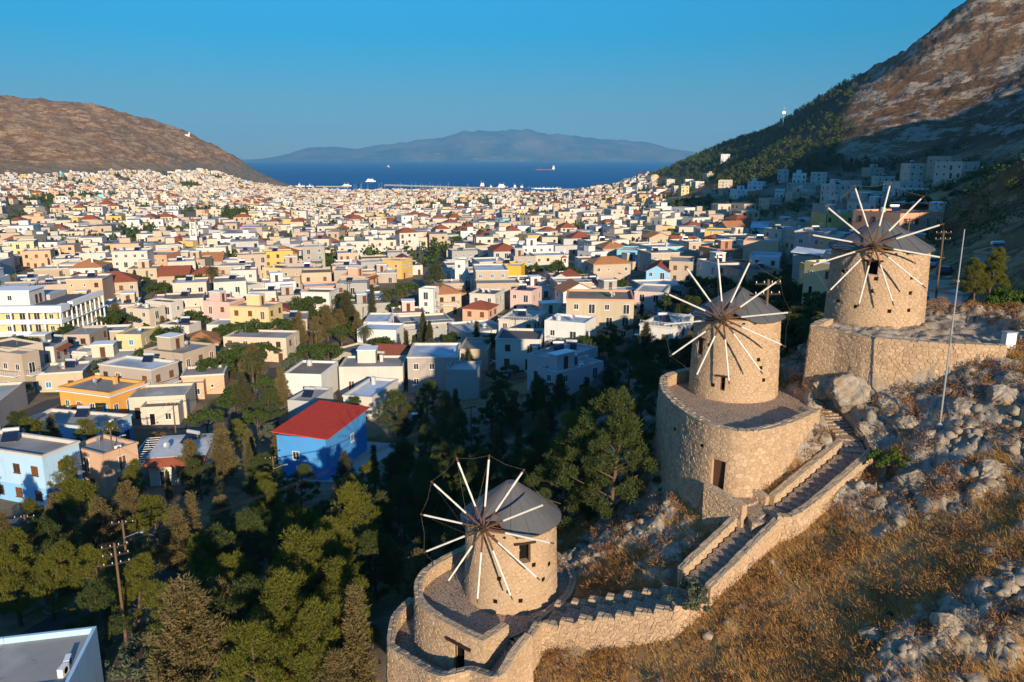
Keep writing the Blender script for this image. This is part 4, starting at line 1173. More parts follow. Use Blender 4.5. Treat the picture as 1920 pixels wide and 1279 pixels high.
# ------------------------------------------------------------------ windows and doors, shared meshes
def _win(w, h, leaf, frame, bars=True, sill=True):
    b = MB(); t = 0.09
    b.box(-w / 2, -w / 2 + t, -0.06, 0.02, -h / 2, h / 2, 0); b.box(w / 2 - t, w / 2, -0.06, 0.02, -h / 2, h / 2, 0)
    b.box(-w / 2 + t, w / 2 - t, -0.06, 0.02, h / 2 - t, h / 2, 0); b.box(-w / 2 + t, w / 2 - t, -0.06, 0.02, -h / 2, -h / 2 + t, 0)
    b.quad((-w / 2 + t, -0.012, -h / 2 + t), (w / 2 - t, -0.012, -h / 2 + t), (w / 2 - t, -0.012, h / 2 - t), (-w / 2 + t, -0.012, h / 2 - t), 1)
    if bars: b.box(-0.035, 0.035, -0.045, -0.013, -h / 2 + t, h / 2 - t, 0)
    if sill: b.box(-w / 2 - 0.08, w / 2 + 0.08, -0.14, 0.0, -h / 2 - 0.08, -h / 2 - 0.003, 0)
    return b.mesh('window', [frame, leaf])
WIN = {'glass': _win(1.05, 1.25, M['glass'], M['frame']), 'brown': _win(1.05, 1.25, M['shutter'], M['shutter']), 'blue': _win(1.05, 1.25, M['shutter_blue'], M['frame']),
       'green': _win(1.05, 1.25, M['shutter_green'], M['frame']), 'tall': _win(1.2, 2.1, M['shutter'], M['frame'], True, False), 'tallglass': _win(1.4, 2.1, M['glass'], M['frame'], True, False),
       'small': _win(0.6, 0.7, M['glass'], M['frame'], False), 'brownglass': _win(1.05, 1.25, M['glass'], M['shutter'])}
DOORM = {'brown': _win(1.0, 2.15, M['door'], M['shutter'], False, False), 'blue': _win(1.0, 2.15, M['shutter_blue'], M['frame'], False, False), 'dark': _win(1.0, 2.15, M['dark'], M['frame'], False, False)}
for d_ in DOORM.values(): d_.name = 'door'
def _solar():
    b = MB(); b.quad((-1, 0, 0.25), (1, 0, 0.25), (1, 1.5, 1.25), (-1, 1.5, 1.25), 0); b.quad((-1, 0.02, 0.2), (-1, 1.52, 1.2), (1, 1.52, 1.2), (1, 0.02, 0.2), 1)
    b.tube((-1.05, 1.75, 1.5), (1.05, 1.75, 1.5), 0.28, 0.28, 10, 2)
    for x in (-0.8, 0.8):
        b.tube((x, 1.75, 0), (x, 1.75, 1.3), 0.04, 0.04, 4, 1); b.tube((x, 0.1, 0), (x, 1.7, 1.2), 0.04, 0.04, 4, 1)
    return b.mesh('solar_heater', [M['panel'], M['metal'], M['tank']])
SOLAR = _solar()
def _ac():
    b = MB(); b.box(-0.42, 0.42, -0.18, 0.18, 0, 0.62, 0)
    b.lathe([(0.23, 0), (0.23, 0.01)], 12, 1)
    n = 24
    b.v[-n:] = [(p[0], -0.19, p[1] + 0.31) for p in b.v[-n:]]
    return b.mesh('ac_unit', [M['white'], M['dark']])
AC = _ac()
def _dish():
    b = MB(); b.tube((0, 0, 0), (0, 0, 0.9), 0.03, 0.03, 5, 0); b.lathe([(0.02, 0.0), (0.28, 0.05), (0.48, 0.16)], 12, 0, cap=False)
    n = 36; b.v[-n:] = [(p[0], -p[2] * 0.9 - 0.05 + 0.3 * (p[1]), 0.95 + p[1] * 0.95) for p in b.v[-n:]]
    return b.mesh('satellite_dish', M['metal'])
DISH = _dish()
def _antenna():
    b = MB(); b.tube((0, 0, 0), (0, 0, 2.6), 0.022, 0.018, 4, 0)
    for z in (2.1, 2.3, 2.5): b.tube((-0.5, 0, z), (0.5, 0, z), 0.012, 0.012, 3, 0)
    return b.mesh('antenna', M['metal'])
ANT = _antenna()
def _tankm():
    b = MB(); b.lathe([(0.5, 0.0), (0.55, 0.1), (0.55, 1.0), (0.45, 1.15), (0.1, 1.22)], 12)
    return b.mesh('water_tank', M['tank'])
TANK = _tankm()
def put(mesh, name, parent, loc, rz=0.0, s=1.0):
    o = bpy.data.objects.new(name, mesh); o.location = loc; o.rotation_euler.z = rz
    if s != 1.0: o.scale = (s, s, s)
    return link(o, parent)

FOOT = []          # footprints already built on: (x, y, radius)
HOUSES = []
def railing(b, p, q, h=0.95, step=0.5, m=0):
    p = Vector(p); q = Vector(q); L = (q - p).length; n = max(1, int(L / step))
    b.tube(p + Vector((0, 0, h)), q + Vector((0, 0, h)), 0.03, 0.03, 4, m)
    for k in range(n + 1):
        c = p.lerp(q, k / n); b.tube(c, c + Vector((0, 0, h)), 0.018, 0.018, 3, m, False)

def house(label, loc, yaw, w, d, h, wall, roof, group=None, cat='house', kind='flat', shut=None, extras=(), seed=0, detail=1, nowin=False, dado=None, trim=None, par=0.45, name='house', sparse=False, annex=0.0):
    """local X runs away from the near corner along one front (length w), local Y along the other (length d); fronts seen are Y=0 and X=0"""
    rg = random.Random(seed * 7 + int(w * 31) + int(h * 17))
    root = thing(name, loc, yaw, label, cat, group)
    wm = WALL[wall]; rm = ROOF[roof]
    _c, _s = math.cos(yaw), math.sin(yaw)
    base = min(-2.2, min(base_h(loc[0] + px * _c - py * _s, loc[1] + px * _s + py * _c)[0] for px, py in ((0, 0), (w, 0), (0, d), (w, d))) - loc[2] - 0.8)
    b = MB()
    t = 0.24
    if kind == 'flat':
        zt = h + par
        # outer faces, parapet ring and its inner faces; the roof deck is a part of its own
        b.quad((0, 0, base), (w, 0, base), (w, 0, zt), (0, 0, zt)); b.quad((w, 0, base), (w, d, base), (w, d, zt), (w, 0, zt))
        b.quad((w, d, base), (0, d, base), (0, d, zt), (w, d, zt)); b.quad((0, d, base), (0, 0, base), (0, 0, zt), (0, d, zt))
        o = [(0, 0), (w, 0), (w, d), (0, d)]; i_ = [(t, t), (w - t, t), (w - t, d - t), (t, d - t)]
        if not trim:
            for k in range(4):
                k2 = (k + 1) % 4
                b.quad((*o[k], zt), (*o[k2], zt), (*i_[k2], zt), (*i_[k], zt)); b.quad((*i_[k], zt), (*i_[k2], zt), (*i_[k2], h), (*i_[k], h))
        b.build('wall', wm, root)
        r = MB(); r.quad((t, t, h + 0.01), (w - t, t, h + 0.01), (w - t, d - t, h + 0.01), (t, d - t, h + 0.01)); r.build('roof', rm, root)
        if trim:
            p = MB(); e = 0.14
            oo = [(-e, -e), (w + e, -e), (w + e, d + e), (-e, d + e)]
            for k in range(4):
                k2 = (k + 1) % 4
                p.quad((*oo[k], zt - 0.26), (*oo[k2], zt - 0.26), (*oo[k2], zt + 0.05), (*oo[k], zt + 0.05)); p.quad((*oo[k], zt + 0.05), (*oo[k2], zt + 0.05), (*i_[k2], zt + 0.05), (*i_[k], zt + 0.05))
                p.quad((*i_[k], zt + 0.05), (*i_[k2], zt + 0.05), (*i_[k2], h), (*i_[k], h)); p.quad((*o[k], zt - 0.26), (*o[k2], zt - 0.26), (*oo[k2], zt - 0.26), (*oo[k], zt - 0.26))
            p.build('parapet', WALL[trim] if trim in WALL else M['white'], root)
    elif kind in ('hip', 'gable', 'gableY'):
        e = 0.4; rh = min(w, d) * (0.24 if kind == 'hip' else 0.27)
        b.quad((0, 0, base), (w, 0, base), (w, 0, h), (0, 0, h)); b.quad((w, 0, base), (w, d, base), (w, d, h), (w, 0, h))
        b.quad((w, d, base), (0, d, base), (0, d, h), (w, d, h)); b.quad((0, d, base), (0, 0, base), (0, 0, h), (0, d, h))
        r = MB(); th = 0.12
        if kind == 'hip':
            if w >= d: A_, B_ = (d / 2, d / 2, h + rh), (w - d / 2, d / 2, h + rh)
            else: A_, B_ = (w / 2, w / 2, h + rh), (w / 2, d - w / 2, h + rh)
            q = [(-e, -e, h), (w + e, -e, h), (w + e, d + e, h), (-e, d + e, h)]
            up = lambda p: (p[0], p[1], p[2] + th)
            if w >= d: fs = [[q[0], q[1], B_, A_], [q[1], q[2], B_], [q[2], q[3], A_, B_], [q[3], q[0], A_]]
            else: fs = [[q[0], q[1], A_], [q[1], q[2], B_, A_], [q[2], q[3], B_], [q[3], q[0], A_, B_]]
            for f in fs: r.add([up(p) for p in f], [tuple(range(len(f)))])
            for k in range(4): r.quad(q[k], q[(k + 1) % 4], up(q[(k + 1) % 4]), up(q[k]))
            r.add(q, [(3, 2, 1, 0)])
        elif kind == 'gable':   # ridge along X, gables at X=0 and X=w
            for x in (0, w): b.add([(x, 0, h), (x, d, h), (x, d / 2, h + rh)], [(0, 1, 2) if x else (2, 1, 0)])
            for y0, y1 in ((-e, d / 2), (d + e, d / 2)):
                z0 = h - e * rh / (d / 2); lo = [(-e, y0, z0), (w + e, y0, z0), (w + e, y1, h + rh), (-e, y1, h + rh)]
                hi = [(p[0], p[1], p[2] + th) for p in lo]
                f = [(4, 5, 6, 7), (0, 1, 5, 4), (1, 2, 6, 5), (3, 0, 4, 7), (3, 2, 1, 0)]
                r.add(lo + hi, f if y0 < 0 else [x[::-1] for x in f])
        else:                   # ridge along Y, gables at Y=0 and Y=d
            for y in (0, d): b.add([(0, y, h), (w, y, h), (w / 2, y, h + rh)], [(0, 1, 2) if not y else (2, 1, 0)])
            for x0, x1 in ((-e, w / 2), (w + e, w / 2)):
                z0 = h - e * rh / (w / 2); lo = [(x0, -e, z0), (x0, d + e, z0), (x1, d + e, h + rh), (x1, -e, h + rh)]
                hi = [(p[0], p[1], p[2] + th) for p in lo]
                f = [(4, 5, 6, 7), (0, 1, 5, 4), (1, 2, 6, 5), (3, 0, 4, 7), (3, 2, 1, 0)]
                r.add(lo + hi, f if x0 > 0 else [x[::-1] for x in f])
        b.build('wall', wm, root); r.build('roof', rm, root)
    elif kind == 'shed':
        zt = h; b.box(0, w, 0, d, base, h); b.build('wall', wm, root)
        r = MB(); r.add([(-0.5, -0.5, h + 0.02), (w + 0.6, -0.5, h + 0.02), (w + 0.6, d + 0.5, h + 0.55), (-0.5, d + 0.5, h + 0.55), (-0.5, -0.5, h + 0.16), (w + 0.6, -0.5, h + 0.16), (w + 0.6, d + 0.5, h + 0.7), (-0.5, d + 0.5, h + 0.7)],
                         [(4, 5, 6, 7), (0, 1, 5, 4), (1, 2, 6, 5), (2, 3, 7, 6), (3, 0, 4, 7), (3, 2, 1, 0)]); r.build('roof', rm, root)
    if dado:
        hd = dado[1]; b = MB(); e = 0.025
        b.quad((-e, -e, base), (w + e, -e, base), (w + e, -e, hd), (-e, -e, hd)); b.quad((w + e, -e, base), (w + e, d + e, base), (w + e, d + e, hd), (w + e, -e, hd)); b.quad((-e, d + e, base), (-e, -e, base), (-e, -e, hd), (-e, d + e, hd))
        oo = [(-e, -e), (w + e, -e), (w + e, d + e), (-e, d + e)]
        for k in range(4): b.quad((*oo[k], hd), (*oo[(k + 1) % 4], hd), (*o[(k + 1) % 4], hd), (*o[k], hd))
        b.build('plinth', WALL[dado[0]], root)
    # openings
    if not nowin:
        st = max(1, int(round(h / 3.15))); sh = h / st
        kinds = {'brown': ['brown', 'brown', 'brownglass', 'tall'], 'blue': ['blue', 'blue', 'glass'], 'green': ['green', 'green', 'glass'], 'glass': ['glass', 'glass', 'tallglass'], None: ['glass', 'brown', 'brownglass', 'small', 'tallglass']}[shut]
        e = 0.03 if dado else 0.0
        def front(L, place, rz, dens):
            n = max(1, int(L / dens))
            for s in range(st if not sparse else 1):
                if sparse: put(WIN['glass'], 'window', root, place(L * 0.62, 3.4, e), rz); continue
                z0 = s * sh; dr = (s == 0 and rg.random() < 0.75)
                dk = rg.randrange(n)
                for k in range(n):
                    x = L * (k + 0.5) / n + rg.uniform(-0.25, 0.25) * L / n * 0.4
                    if rg.random() < 0.12 and n > 2: continue
                    if dr and k == dk:
                        put(DOORM[rg.choice(['brown', 'brown', 'dark', 'blue'] if shut != 'brown' else ['brown'])], 'door', root, place(x, z0 + 1.08, e), rz)
                    else:
                        kk = rg.choice(kinds); hh = 1.15 if kk in ('tall', 'tallglass') else 1.55
                        if hh + z0 + 0.7 < h + par: put(WIN[kk], 'window', root, place(x, z0 + hh, e), rz)
        front(w, lambda x, z, e: (x, -e, z), 0.0, rg.uniform(2.6, 3.6))
        front(d, lambda y, z, e: (-e, y, z), -PI / 2, rg.uniform(2.6, 3.6))
        if detail: front(d, lambda y, z, e: (w + e, y, z), PI / 2, 4.2)
    if annex:
        ah = min(3.3, h * 0.6) if h > 5 else h * 0.78; x0 = w * rg.choice([0.0, 0.0, 0.3]); x1 = min(w, x0 + w * rg.uniform(0.5, 0.8)); q = annex
        b = MB(); b.quad((x0, -q, base), (x1, -q, base), (x1, -q, ah + 0.5), (x0, -q, ah + 0.5)); b.quad((x1, -q, base), (x1, -0.003, base), (x1, -0.003, ah + 0.5), (x1, -q, ah + 0.5)); b.quad((x0, -0.003, base), (x0, -q, base), (x0, -q, ah + 0.5), (x0, -0.003, ah + 0.5))
        oo = [(x0, -q), (x1, -q), (x1, -0.003), (x0, -0.003)]; ii = [(x0 + 0.22, -q + 0.22), (x1 - 0.22, -q + 0.22), (x1 - 0.22, -0.22), (x0 + 0.22, -0.22)]
        for k in range(4): k2 = (k + 1) % 4; b.quad((*oo[k], ah + 0.5), (*oo[k2], ah + 0.5), (*ii[k2], ah + 0.5), (*ii[k], ah + 0.5)); b.quad((*ii[k], ah + 0.5), (*ii[k2], ah + 0.5), (*ii[k2], ah), (*ii[k], ah))
        an = b.build('annex', wm, root); b = MB(); b.quad((x0 + 0.2, -q + 0.2, ah + 0.01), (x1 - 0.2, -q + 0.2, ah + 0.01), (x1 - 0.2, -0.2, ah + 0.01), (x0 + 0.2, -0.2, ah + 0.01)); b.build('terrace_roof', ROOF[rg.choice(['grey', 'pale', 'brown'])], an)
        put(DOORM[rg.choice(['brown', 'dark'])], 'door', an, (x0 + (x1 - x0) * 0.3, -q, 1.08)); put(WIN[rg.choice(['glass', 'brown'])], 'window', an, (x0 + (x1 - x0) * 0.72, -q, 1.5)); put(WIN['glass'], 'window', an, (x0, -q * 0.5, 1.5), -PI / 2)
    # what stands on the roof and hangs on the fronts
    for x in extras:
        if x == 'solar': put(SOLAR, 'solar_heater', root, (w * rg.uniform(0.3, 0.7), d * rg.uniform(0.35, 0.6), h + 0.02), rg.uniform(-0.3, 0.3) - yaw, 0.95)
        elif x == 'ac': put(AC, 'ac_unit', root, (w * rg.uniform(0.2, 0.8), 0.8, h + 0.02), rg.uniform(-0.2, 0.2))
        elif x == 'dish': put(DISH, 'satellite_dish', root, (w * rg.uniform(0.2, 0.8), d * rg.uniform(0.2, 0.8), h + 0.02), rg.uniform(-1, 1) - yaw)
        elif x == 'antenna': put(ANT, 'antenna', root, (w * rg.uniform(0.2, 0.8), d * rg.uniform(0.3, 0.8), h + 0.02), rg.uniform(0, 3))
        elif x == 'tank': put(TANK, 'water_tank', root, (w * rg.uniform(0.3, 0.8), d * rg.uniform(0.4, 0.8), h + 0.02))
        elif x == 'chimney':
            b = MB(); cx, cy = w * rg.uniform(0.2, 0.8), d * rg.uniform(0.3, 0.8); hh = 1.3 + (1.4 if kind != 'flat' else 0)
            b.box(cx - 0.3, cx + 0.3, cy - 0.3, cy + 0.3, h - 0.3, h + hh); b.box(cx - 0.38, cx + 0.38, cy - 0.38, cy + 0.38, h + hh, h + hh + 0.12); b.build('chimney', wm, root)
        elif x == 'room':
            ww, dd = min(4.2, w * 0.4), min(3.6, d * 0.4); x0, y0 = w * rg.uniform(0.1, 0.55), d * rg.uniform(0.35, 0.55)
            b = MB(); b.box(x0, x0 + ww, y0, y0 + dd, h - 0.1, h + 2.6); s_ = b.build('stair_room', wm, root)
            b = MB(); b.box(x0 - 0.15, x0 + ww + 0.15, y0 - 0.15, y0 + dd + 0.15, h + 2.6, h + 2.76); b.build('slab', M['white'], s_)
            put(DOORM['brown'], 'door', root, (x0 + ww / 2, y0, h + 1.08), 0.0)
        elif x in ('balcony', 'balconyY'):
            L = w if x == 'balcony' else d; st = max(1, int(round(h / 3.15))); z = h / st if st > 1 else 0.3; a, c = L * 0.12, L * 0.88
            b = MB()
            if x == 'balcony': b.box(a, c, -1.25, -0.004, z - 0.14, z)
            else: b.box(-1.25, -0.004, a, c, z - 0.14, z)
            s_ = b.build('balcony', M['white'], root); b = MB()
            if x == 'balcony': railing(b, (a, -1.2, z), (c, -1.2, z)); railing(b, (a, 0, z), (a, -1.2, z)); railing(b, (c, 0, z), (c, -1.2, z))
            else: railing(b, (-1.2, a, z), (-1.2, c, z)); railing(b, (0, a, z), (-1.2, a, z)); railing(b, (0, c, z), (-1.2, c, z))
            b.build('railing', M['darkwood'], s_)
        elif x == 'awning':
            b = MB(); z = h - 0.25; b.add([(0.3, -0.02, z), (w - 0.3, -0.02, z), (w - 0.3, -1.1, z - 0.45), (0.3, -1.1, z - 0.45), (0.3, -0.02, z + 0.1), (w - 0.3, -0.02, z + 0.1), (w - 0.3, -1.1, z - 0.35), (0.3, -1.1, z - 0.35)], [(4, 7, 6, 5), (0, 1, 2, 3), (2, 6, 7, 3), (1, 5, 6, 2), (0, 3, 7, 4)])
            b.build('tiled_awning', ROOF['tile'], root)
        elif x == 'ledge':
            b = MB(); z = h - 0.15; b.box(-0.7, w + 0.7, -0.7, -0.003, z, z + 0.15); b.box(-0.7, -0.003, 0, d, z, z + 0.15); b.build('eaves_slab', M['white'], root)
        elif x == 'rail':
            b = MB(); z = h + par; railing(b, (0, 0.1, z), (w, 0.1, z), 0.7, 0.6); railing(b, (0.1, 0, z), (0.1, d, z), 0.7, 0.6); b.build('roof_railing', M['white'], root)
    cw = Vector(loc) + Matrix.Rotation(yaw, 3, 'Z') @ Vector((w / 2, d / 2, 0))
    FOOT.append((cw.x, cw.y, w, d, yaw))
    HOUSES.append(dict(o=root, c=(cw.x, cw.y), label=label, wall=wall, roof=roof, kind=kind, h=h, hero=group is None))
    return root

def surveyed(label, N, L, Rr, h, wall, roof, **kw):
    """a house from three corners of its roof edge as sighted in the photograph: the near one and the ones to either side"""
    g = 56.0
    for _ in range(8):
        p = atz(N[0], N[1], g + h + kw.get('par', 0.45)); g = 0.5 * g + 0.5 * base_h(p[0], p[1])[0]
    zr = g + h + kw.get('par', 0.45)
    Y = kw.pop('Y', None); bv = kw.pop('bv', None)
    if bv:
        q = on_ground(N[0], bv); Y = q[1]; h = max(3.2, atY(N[0], N[1], Y)[2] - q[2] - kw.get('par', 0.45))
    if Y:
        zr = atY(N[0], N[1], Y)[2]; g = zr - h - kw.get('par', 0.45)
    n = Vector(atz(*N, zr)); l = Vector(atz(*L, zr)); r = Vector(atz(*Rr, zr))
    a = (l - n).xy; b = (r - n).xy
    la, lb = a.length, b.length
    if la >= lb:
        ya = math.atan2(a.y, a.x) - PI / 2
    else: ya = math.atan2(b.y, b.x)
    yaw = ya
    d = max(3.0, abs(a.dot(Vector((-math.sin(yaw), math.cos(yaw)))))); w = max(3.0, abs(b.dot(Vector((math.cos(yaw), math.sin(yaw))))))
    w = min(w, kw.pop('wmax', 14.0)); d = min(d, kw.pop('dmax', 26.0)); w = max(w, kw.pop('wmin', 3.0)); d = max(d, kw.pop('dmin', 3.0))
    kw.setdefault('seed', int(N[0] * 13 + N[1] * 7))
    return house(label, (n.x, n.y, g), yaw, w, d, h, wall, roof, **kw)
S_ = surveyed
S_('pale blue two-storey shop house with deep blue base and brown shutters', (78, 855), (-60, 834), (145, 827), 6.6, 'pale blue', 'grey', shut='brown', trim='white', extras=('solar', 'balcony'), dado=('sky blue', 2.6), dmin=16)
S_('long low pale blue house with royal blue dado and white parapet, dark narrow windows', (192, 802), (37, 790), (243, 777), 3.9, 'pale blue', 'grey', shut='brown', trim='white', extras=('solar', 'ac'), dado=('blue', 2.1))
S_('peach house with rounded arches and AC units on its roof, beside the pale blue shop', (193, 852), (131, 836), (259, 830), 5.6, 'peach', 'grey', shut='brown', trim='peach', extras=('ac', 'dish'))
S_('single-storey orange house with wide white eaves slab and orange chimney', (205, 737), (110, 725), (270, 715), 4.0, 'orange', 'grey', shut='green', extras=('ledge', 'dish', 'chimney'), trim='orange')
S_('taupe two-storey house with white balcony and brown shutters behind the orange house', (283, 693), (185, 682), (335, 677), 6.2, 'taupe', 'bluish', shut='brown', trim='white', extras=('balcony', 'solar'))
S_('beige house with two small dark red roofs and a big satellite dish', (342, 663), (269, 655), (391, 643), 6.2, 'beige', 'grey', shut='brown', extras=('dish', 'room', 'balcony'))
S_('pale yellow cube house with bright blue shutters near the palms', (264, 627), (228, 622), (297, 612), 5.8, 'pale yellow', 'grey', shut='blue', extras=('dish',))
S_('beige blank-fronted house with terrace railing below the hotel', (167, 627), (131, 622), (200, 611), 5.2, 'beige', 'grey', shut='brown', extras=('balconyY', 'antenna'))
S_('low white bungalow with broad grey flat roof and pergola behind palms', (163, 660), (128, 657), (194, 650), 3.5, 'white', 'pale', shut='glass', trim='white', extras=('ledge',))
S_('white two-storey house with red tiled awning and roof solar heater', (100, 650), (68, 647), (127, 636), 6.3, 'white', 'grey', shut='brown', extras=('awning', 'solar'))
S_('beige three-level house with deep balconies at the edge of the picture', (40, 664), (-30, 657), (66, 655), 7.4, 'beige', 'grey', shut='glass', extras=('balcony', 'balconyY'))
S_('cream house with dark roof and wooden door behind the beige balcony house', (16, 655), (-40, 645), (63, 639), 7.2, 'cream', 'dark', shut='brown', extras=('antenna',))
S_('long off-white house with few small windows behind the feathery trees', (536, 634), (418, 631), (541, 620), 5.2, 'cream', 'grey', shut='brown', nowin=False, extras=('antenna',), wmin=8)
S_('pale apricot three-level house with iron balconies on two floors', (503, 576), (430, 573), (538, 567), 8.5, 'pale yellow', 'grey', shut='brown', extras=('balcony', 'room', 'balconyY'), trim='peach')
S_('pink-toned house with grey flat roof left of the apricot balcony house', (430, 567), (380, 564), (457, 559), 6.2, 'pink', 'grey', shut='brown', extras=('room',))
S_('primrose yellow villa with dark roof and open porch', (533, 503), (492, 501), (563, 502), 5.4, 'pale yellow', 'dark', shut='brown', extras=('chimney',), wmin=9)
S_('white villa with orange tiled roof and arched veranda beyond the fields', (190, 499), (138, 497), (204, 491), 6.0, 'chalk white', 'orange tile', kind='hip', shut='brown', extras=('chimney',), wmin=8)
S_('low white house with plain flat roof below the arched villas', (460, 536), (412, 531), (478, 528), 3.4, 'white', 'pale', shut='glass')
S_('white two-storey house with square dark windows at the end of the lane', (617, 548), (564, 547), (629, 542), 5.8, 'chalk white', 'dark', shut='glass', trim='white', extras=('antenna', 'balconyY'), wmin=7)
S_('cream box house with a rubble-strewn roof and glasshouse beside the bougainvillea', (279, 580), (236, 577), (313, 573), 5.2, 'cream', 'pale', shut='glass', extras=('tank', 'dish'))
S_('white house with pale blue shaded gable wall behind the cream box house', (320, 567), (272, 563), (342, 562), 6.0, 'white', 'dark', shut='glass', extras=('antenna',))
S_('off-white house with dark felt roof and row of arches', (354, 610), (299, 608), (381, 602), 4.6, 'white', 'dark', shut='glass', extras=('solar', 'dish'))
S_('low grey-white workshop with wide flat roof and round bush at its corner', (437, 609), (384, 610), (459, 597), 4.0, 'white', 'pale', shut='glass', extras=('ac',))
S_('white block with brown felt roof and orange timber balcony along one side', (602, 702), (531, 700), (634, 677), 5.2, 'chalk white', 'brown', shut='brown', extras=('tank',), nowin=True)
S_('long white house with grey roof and solar heater before the red gable', (755, 687), (635, 688), (758, 672), 4.6, 'white', 'grey', shut='brown', extras=('solar', 'chimney', 'room'), wmin=9)
S_('low white shed with pale blue coated roof next to the red metal roof', (697, 745), (643, 741), (746, 711), 4.0, 'white', 'bluish', nowin=True, trim='white', extras=('chimney',))
S_('small grey rendered outbuilding with solar panel behind the red metal roof', (582, 753), (528, 756), (624, 727), 3.6, 'grey', 'grey', nowin=True, extras=('solar',))
S_('tall blue warehouse with slanted bright red sheet metal roof', (610, 822), (522, 812), (700, 754), 6.2, 'azure', 'red metal', kind='shed', shut='glass', extras=(), dado=None, par=0.1, sparse=True)
S_('square taupe two-storey house with white metal roof and twin white window', (858, 669), (764, 669), (863, 643), 6.0, 'taupe', 'bluish', shut='glass', trim='white', extras=('ac',), wmin=8)
S_('unfinished concrete shell with open dark bays and pale roof slab', (897, 694), (835, 697), (903, 677), 4.8, 'concrete', 'pale', nowin=True)
S_('beige bungalow with grey corrugated roof and green shutters', (915, 655), (859, 656), (925, 633), 4.2, 'sand', 'grey', shut='green', wmin=8)
S_('white two-storey house with dark flat roof, brown door and bare courtyard', (1014, 637), (929, 635), (1021, 617), 5.8, 'white', 'dark', shut='brown', trim='white', extras=('balcony',), wmin=8)
S_('white house with long baluster terrace and brown shutters', (1000, 602), (935, 598), (1025, 584), 5.2, 'white', 'pale', shut='brown', trim='white', extras=('solar', 'ac', 'rail'))
S_('tall white-blue house with a slanting red tiled stair roof on its side', (1097, 606), (1021, 600), (1106, 592), 7.2, 'chalk white', 'bluish', shut='glass', extras=('tank', 'dish', 'balconyY'), wmin=7)
S_('sprawling grey-white flat roofs with two solar heaters in the shade', (1047, 674), (971, 668), (1121, 650), 4.6, 'grey', 'pale', shut='glass', extras=('solar', 'solar', 'tank', 'chimney'))
S_('pale pitched-parapet house with chimney and solar heater just above the pines', (1047, 699), (937, 706), (1132, 677), 4.8, 'lilac grey', 'pale', shut='glass', extras=('solar', 'chimney', 'ac', 'room'))
S_('large cream house with terracotta trim and arched loggia', (1189, 562), (1062, 560), (1198, 544), 8.4, 'sand', 'brown', shut='glass', trim='salmon', extras=('chimney', 'antenna', 'dish'), wmin=10)
S_('house with steep red tiled gable roof facing the pines', (745, 668), (697, 663), (774, 648), 4.0, 'beige', 'tile', kind='gableY', shut='brown', extras=(), wmin=8)
S_('long low house with charcoal felt roof beside the lane', (690, 668), (621, 655), (701, 647), 3.4, 'cream', 'dark', shut='brown', extras=('antenna',))
S_('white angular house with white roof and red tiled end', (742, 619), (669, 617), (761, 606), 4.4, 'chalk white', 'bluish', nowin=True, extras=('antenna',))
S_('low white house with broad bluish roof behind the white angular house', (727, 603), (682, 603), (736, 586), 4.2, 'white', 'bluish', shut='glass', extras=('ledge',), wmin=8)
S_('off-white house with dark roof and yellowish side wall', (928, 552), (880, 550), (946, 542), 5.6, 'white', 'dark', shut='glass', trim='white', extras=('chimney', 'dish'))
S_('peach stepped house with dark red tiled lean-to roofs', (915, 578), (867, 575), (928, 572), 5.6, 'peach', 'tile', kind='hip', shut='brown', wmin=7)
S_('slim white three-storey house beside the street', (812, 542), (787, 540), (823, 537), 8.0, 'chalk white', 'pale', shut='glass', extras=('balcony',))
S_('pinkish house with small white dormer and dark roof', (997, 546), (958, 543), (1016, 537), 5.8, 'pink', 'dark', shut='glass', extras=('solar', 'antenna'))
S_('peach two-storey house with red tiled porch and brown doors', (685, 518), (638, 516), (701, 511), 6.8, 'peach', 'pale', shut='brown', extras=('awning', 'room', 'balcony'))
S_('amber yellow house with turquoise shutters on the main street', (753, 489), (717, 487), (779, 485), 6.4, 'yellow', 'pale', shut='blue', extras=('rail',), wmin=8)
S_('narrow white four-level house with stacked balconies', (872, 488), (855, 486), (878, 483), 9.4, 'chalk white', 'pale', shut='glass', extras=('balcony',), wmin=7)
S_('pastel yellow cube house with two small windows', (935, 502), (911, 500), (942, 497), 5.4, 'pale yellow', 'grey', shut='glass', wmin=7)
S_('vivid mustard house with a pale flat roof among round trees', (977, 499), (951, 497), (984, 493), 6.4, 'mustard', 'bluish', shut='brown', nowin=True, wmin=7)
S_('white house with dark red metal roof behind the bell gable', (1075, 523), (1040, 516), (1088, 514), 4.8, 'white', 'tile', kind='gable', nowin=False, shut='glass')
S_('white house with rounded corner and dark red cornice line at the street bend', (1262, 614), (1203, 606), (1301, 591), 6.2, 'chalk white', 'pale', shut='brown', trim='white', extras=('solar', 'rail'))
S_('low white house with maroon parapet line above the bend', (1245, 549), (1190, 546), (1261, 531), 4.8, 'pink', 'pale', shut='glass', trim='white')
S_('turquoise blue cube house with a red tiled roof in the shade', (1254, 507), (1217, 498), (1262, 490), 5.0, 'sky blue', 'tile', kind='gable', shut='glass')
S_('pale turquoise house with battlement parapet', (1195, 470), (1156, 469), (1207, 462), 5.4, 'turquoise', 'pale', shut='glass', extras=('rail',))
S_('beige house with arched dark doorway behind the turquoise cube', (1300, 491), (1255, 490), (1302, 480), 6.0, 'beige', 'grey', shut='brown', wmin=9)
S_('amber block house catching the last sun below the white gables', (1385, 434), (1321, 433), (1387, 428), 6.6, 'yellow', 'pale', nowin=True, extras=('antenna',), wmin=10)
S_('straw yellow house in front of the amber block house', (1358, 457), (1315, 455), (1363, 450), 5.4, 'pale yellow', 'pale', nowin=True, wmin=8)
S_('light orange cube house with tank on its roof above the dark trees', (1460, 453), (1394, 451), (1464, 445), 6.6, 'peach', 'pale', nowin=True, extras=('tank', 'solar'), wmin=9)
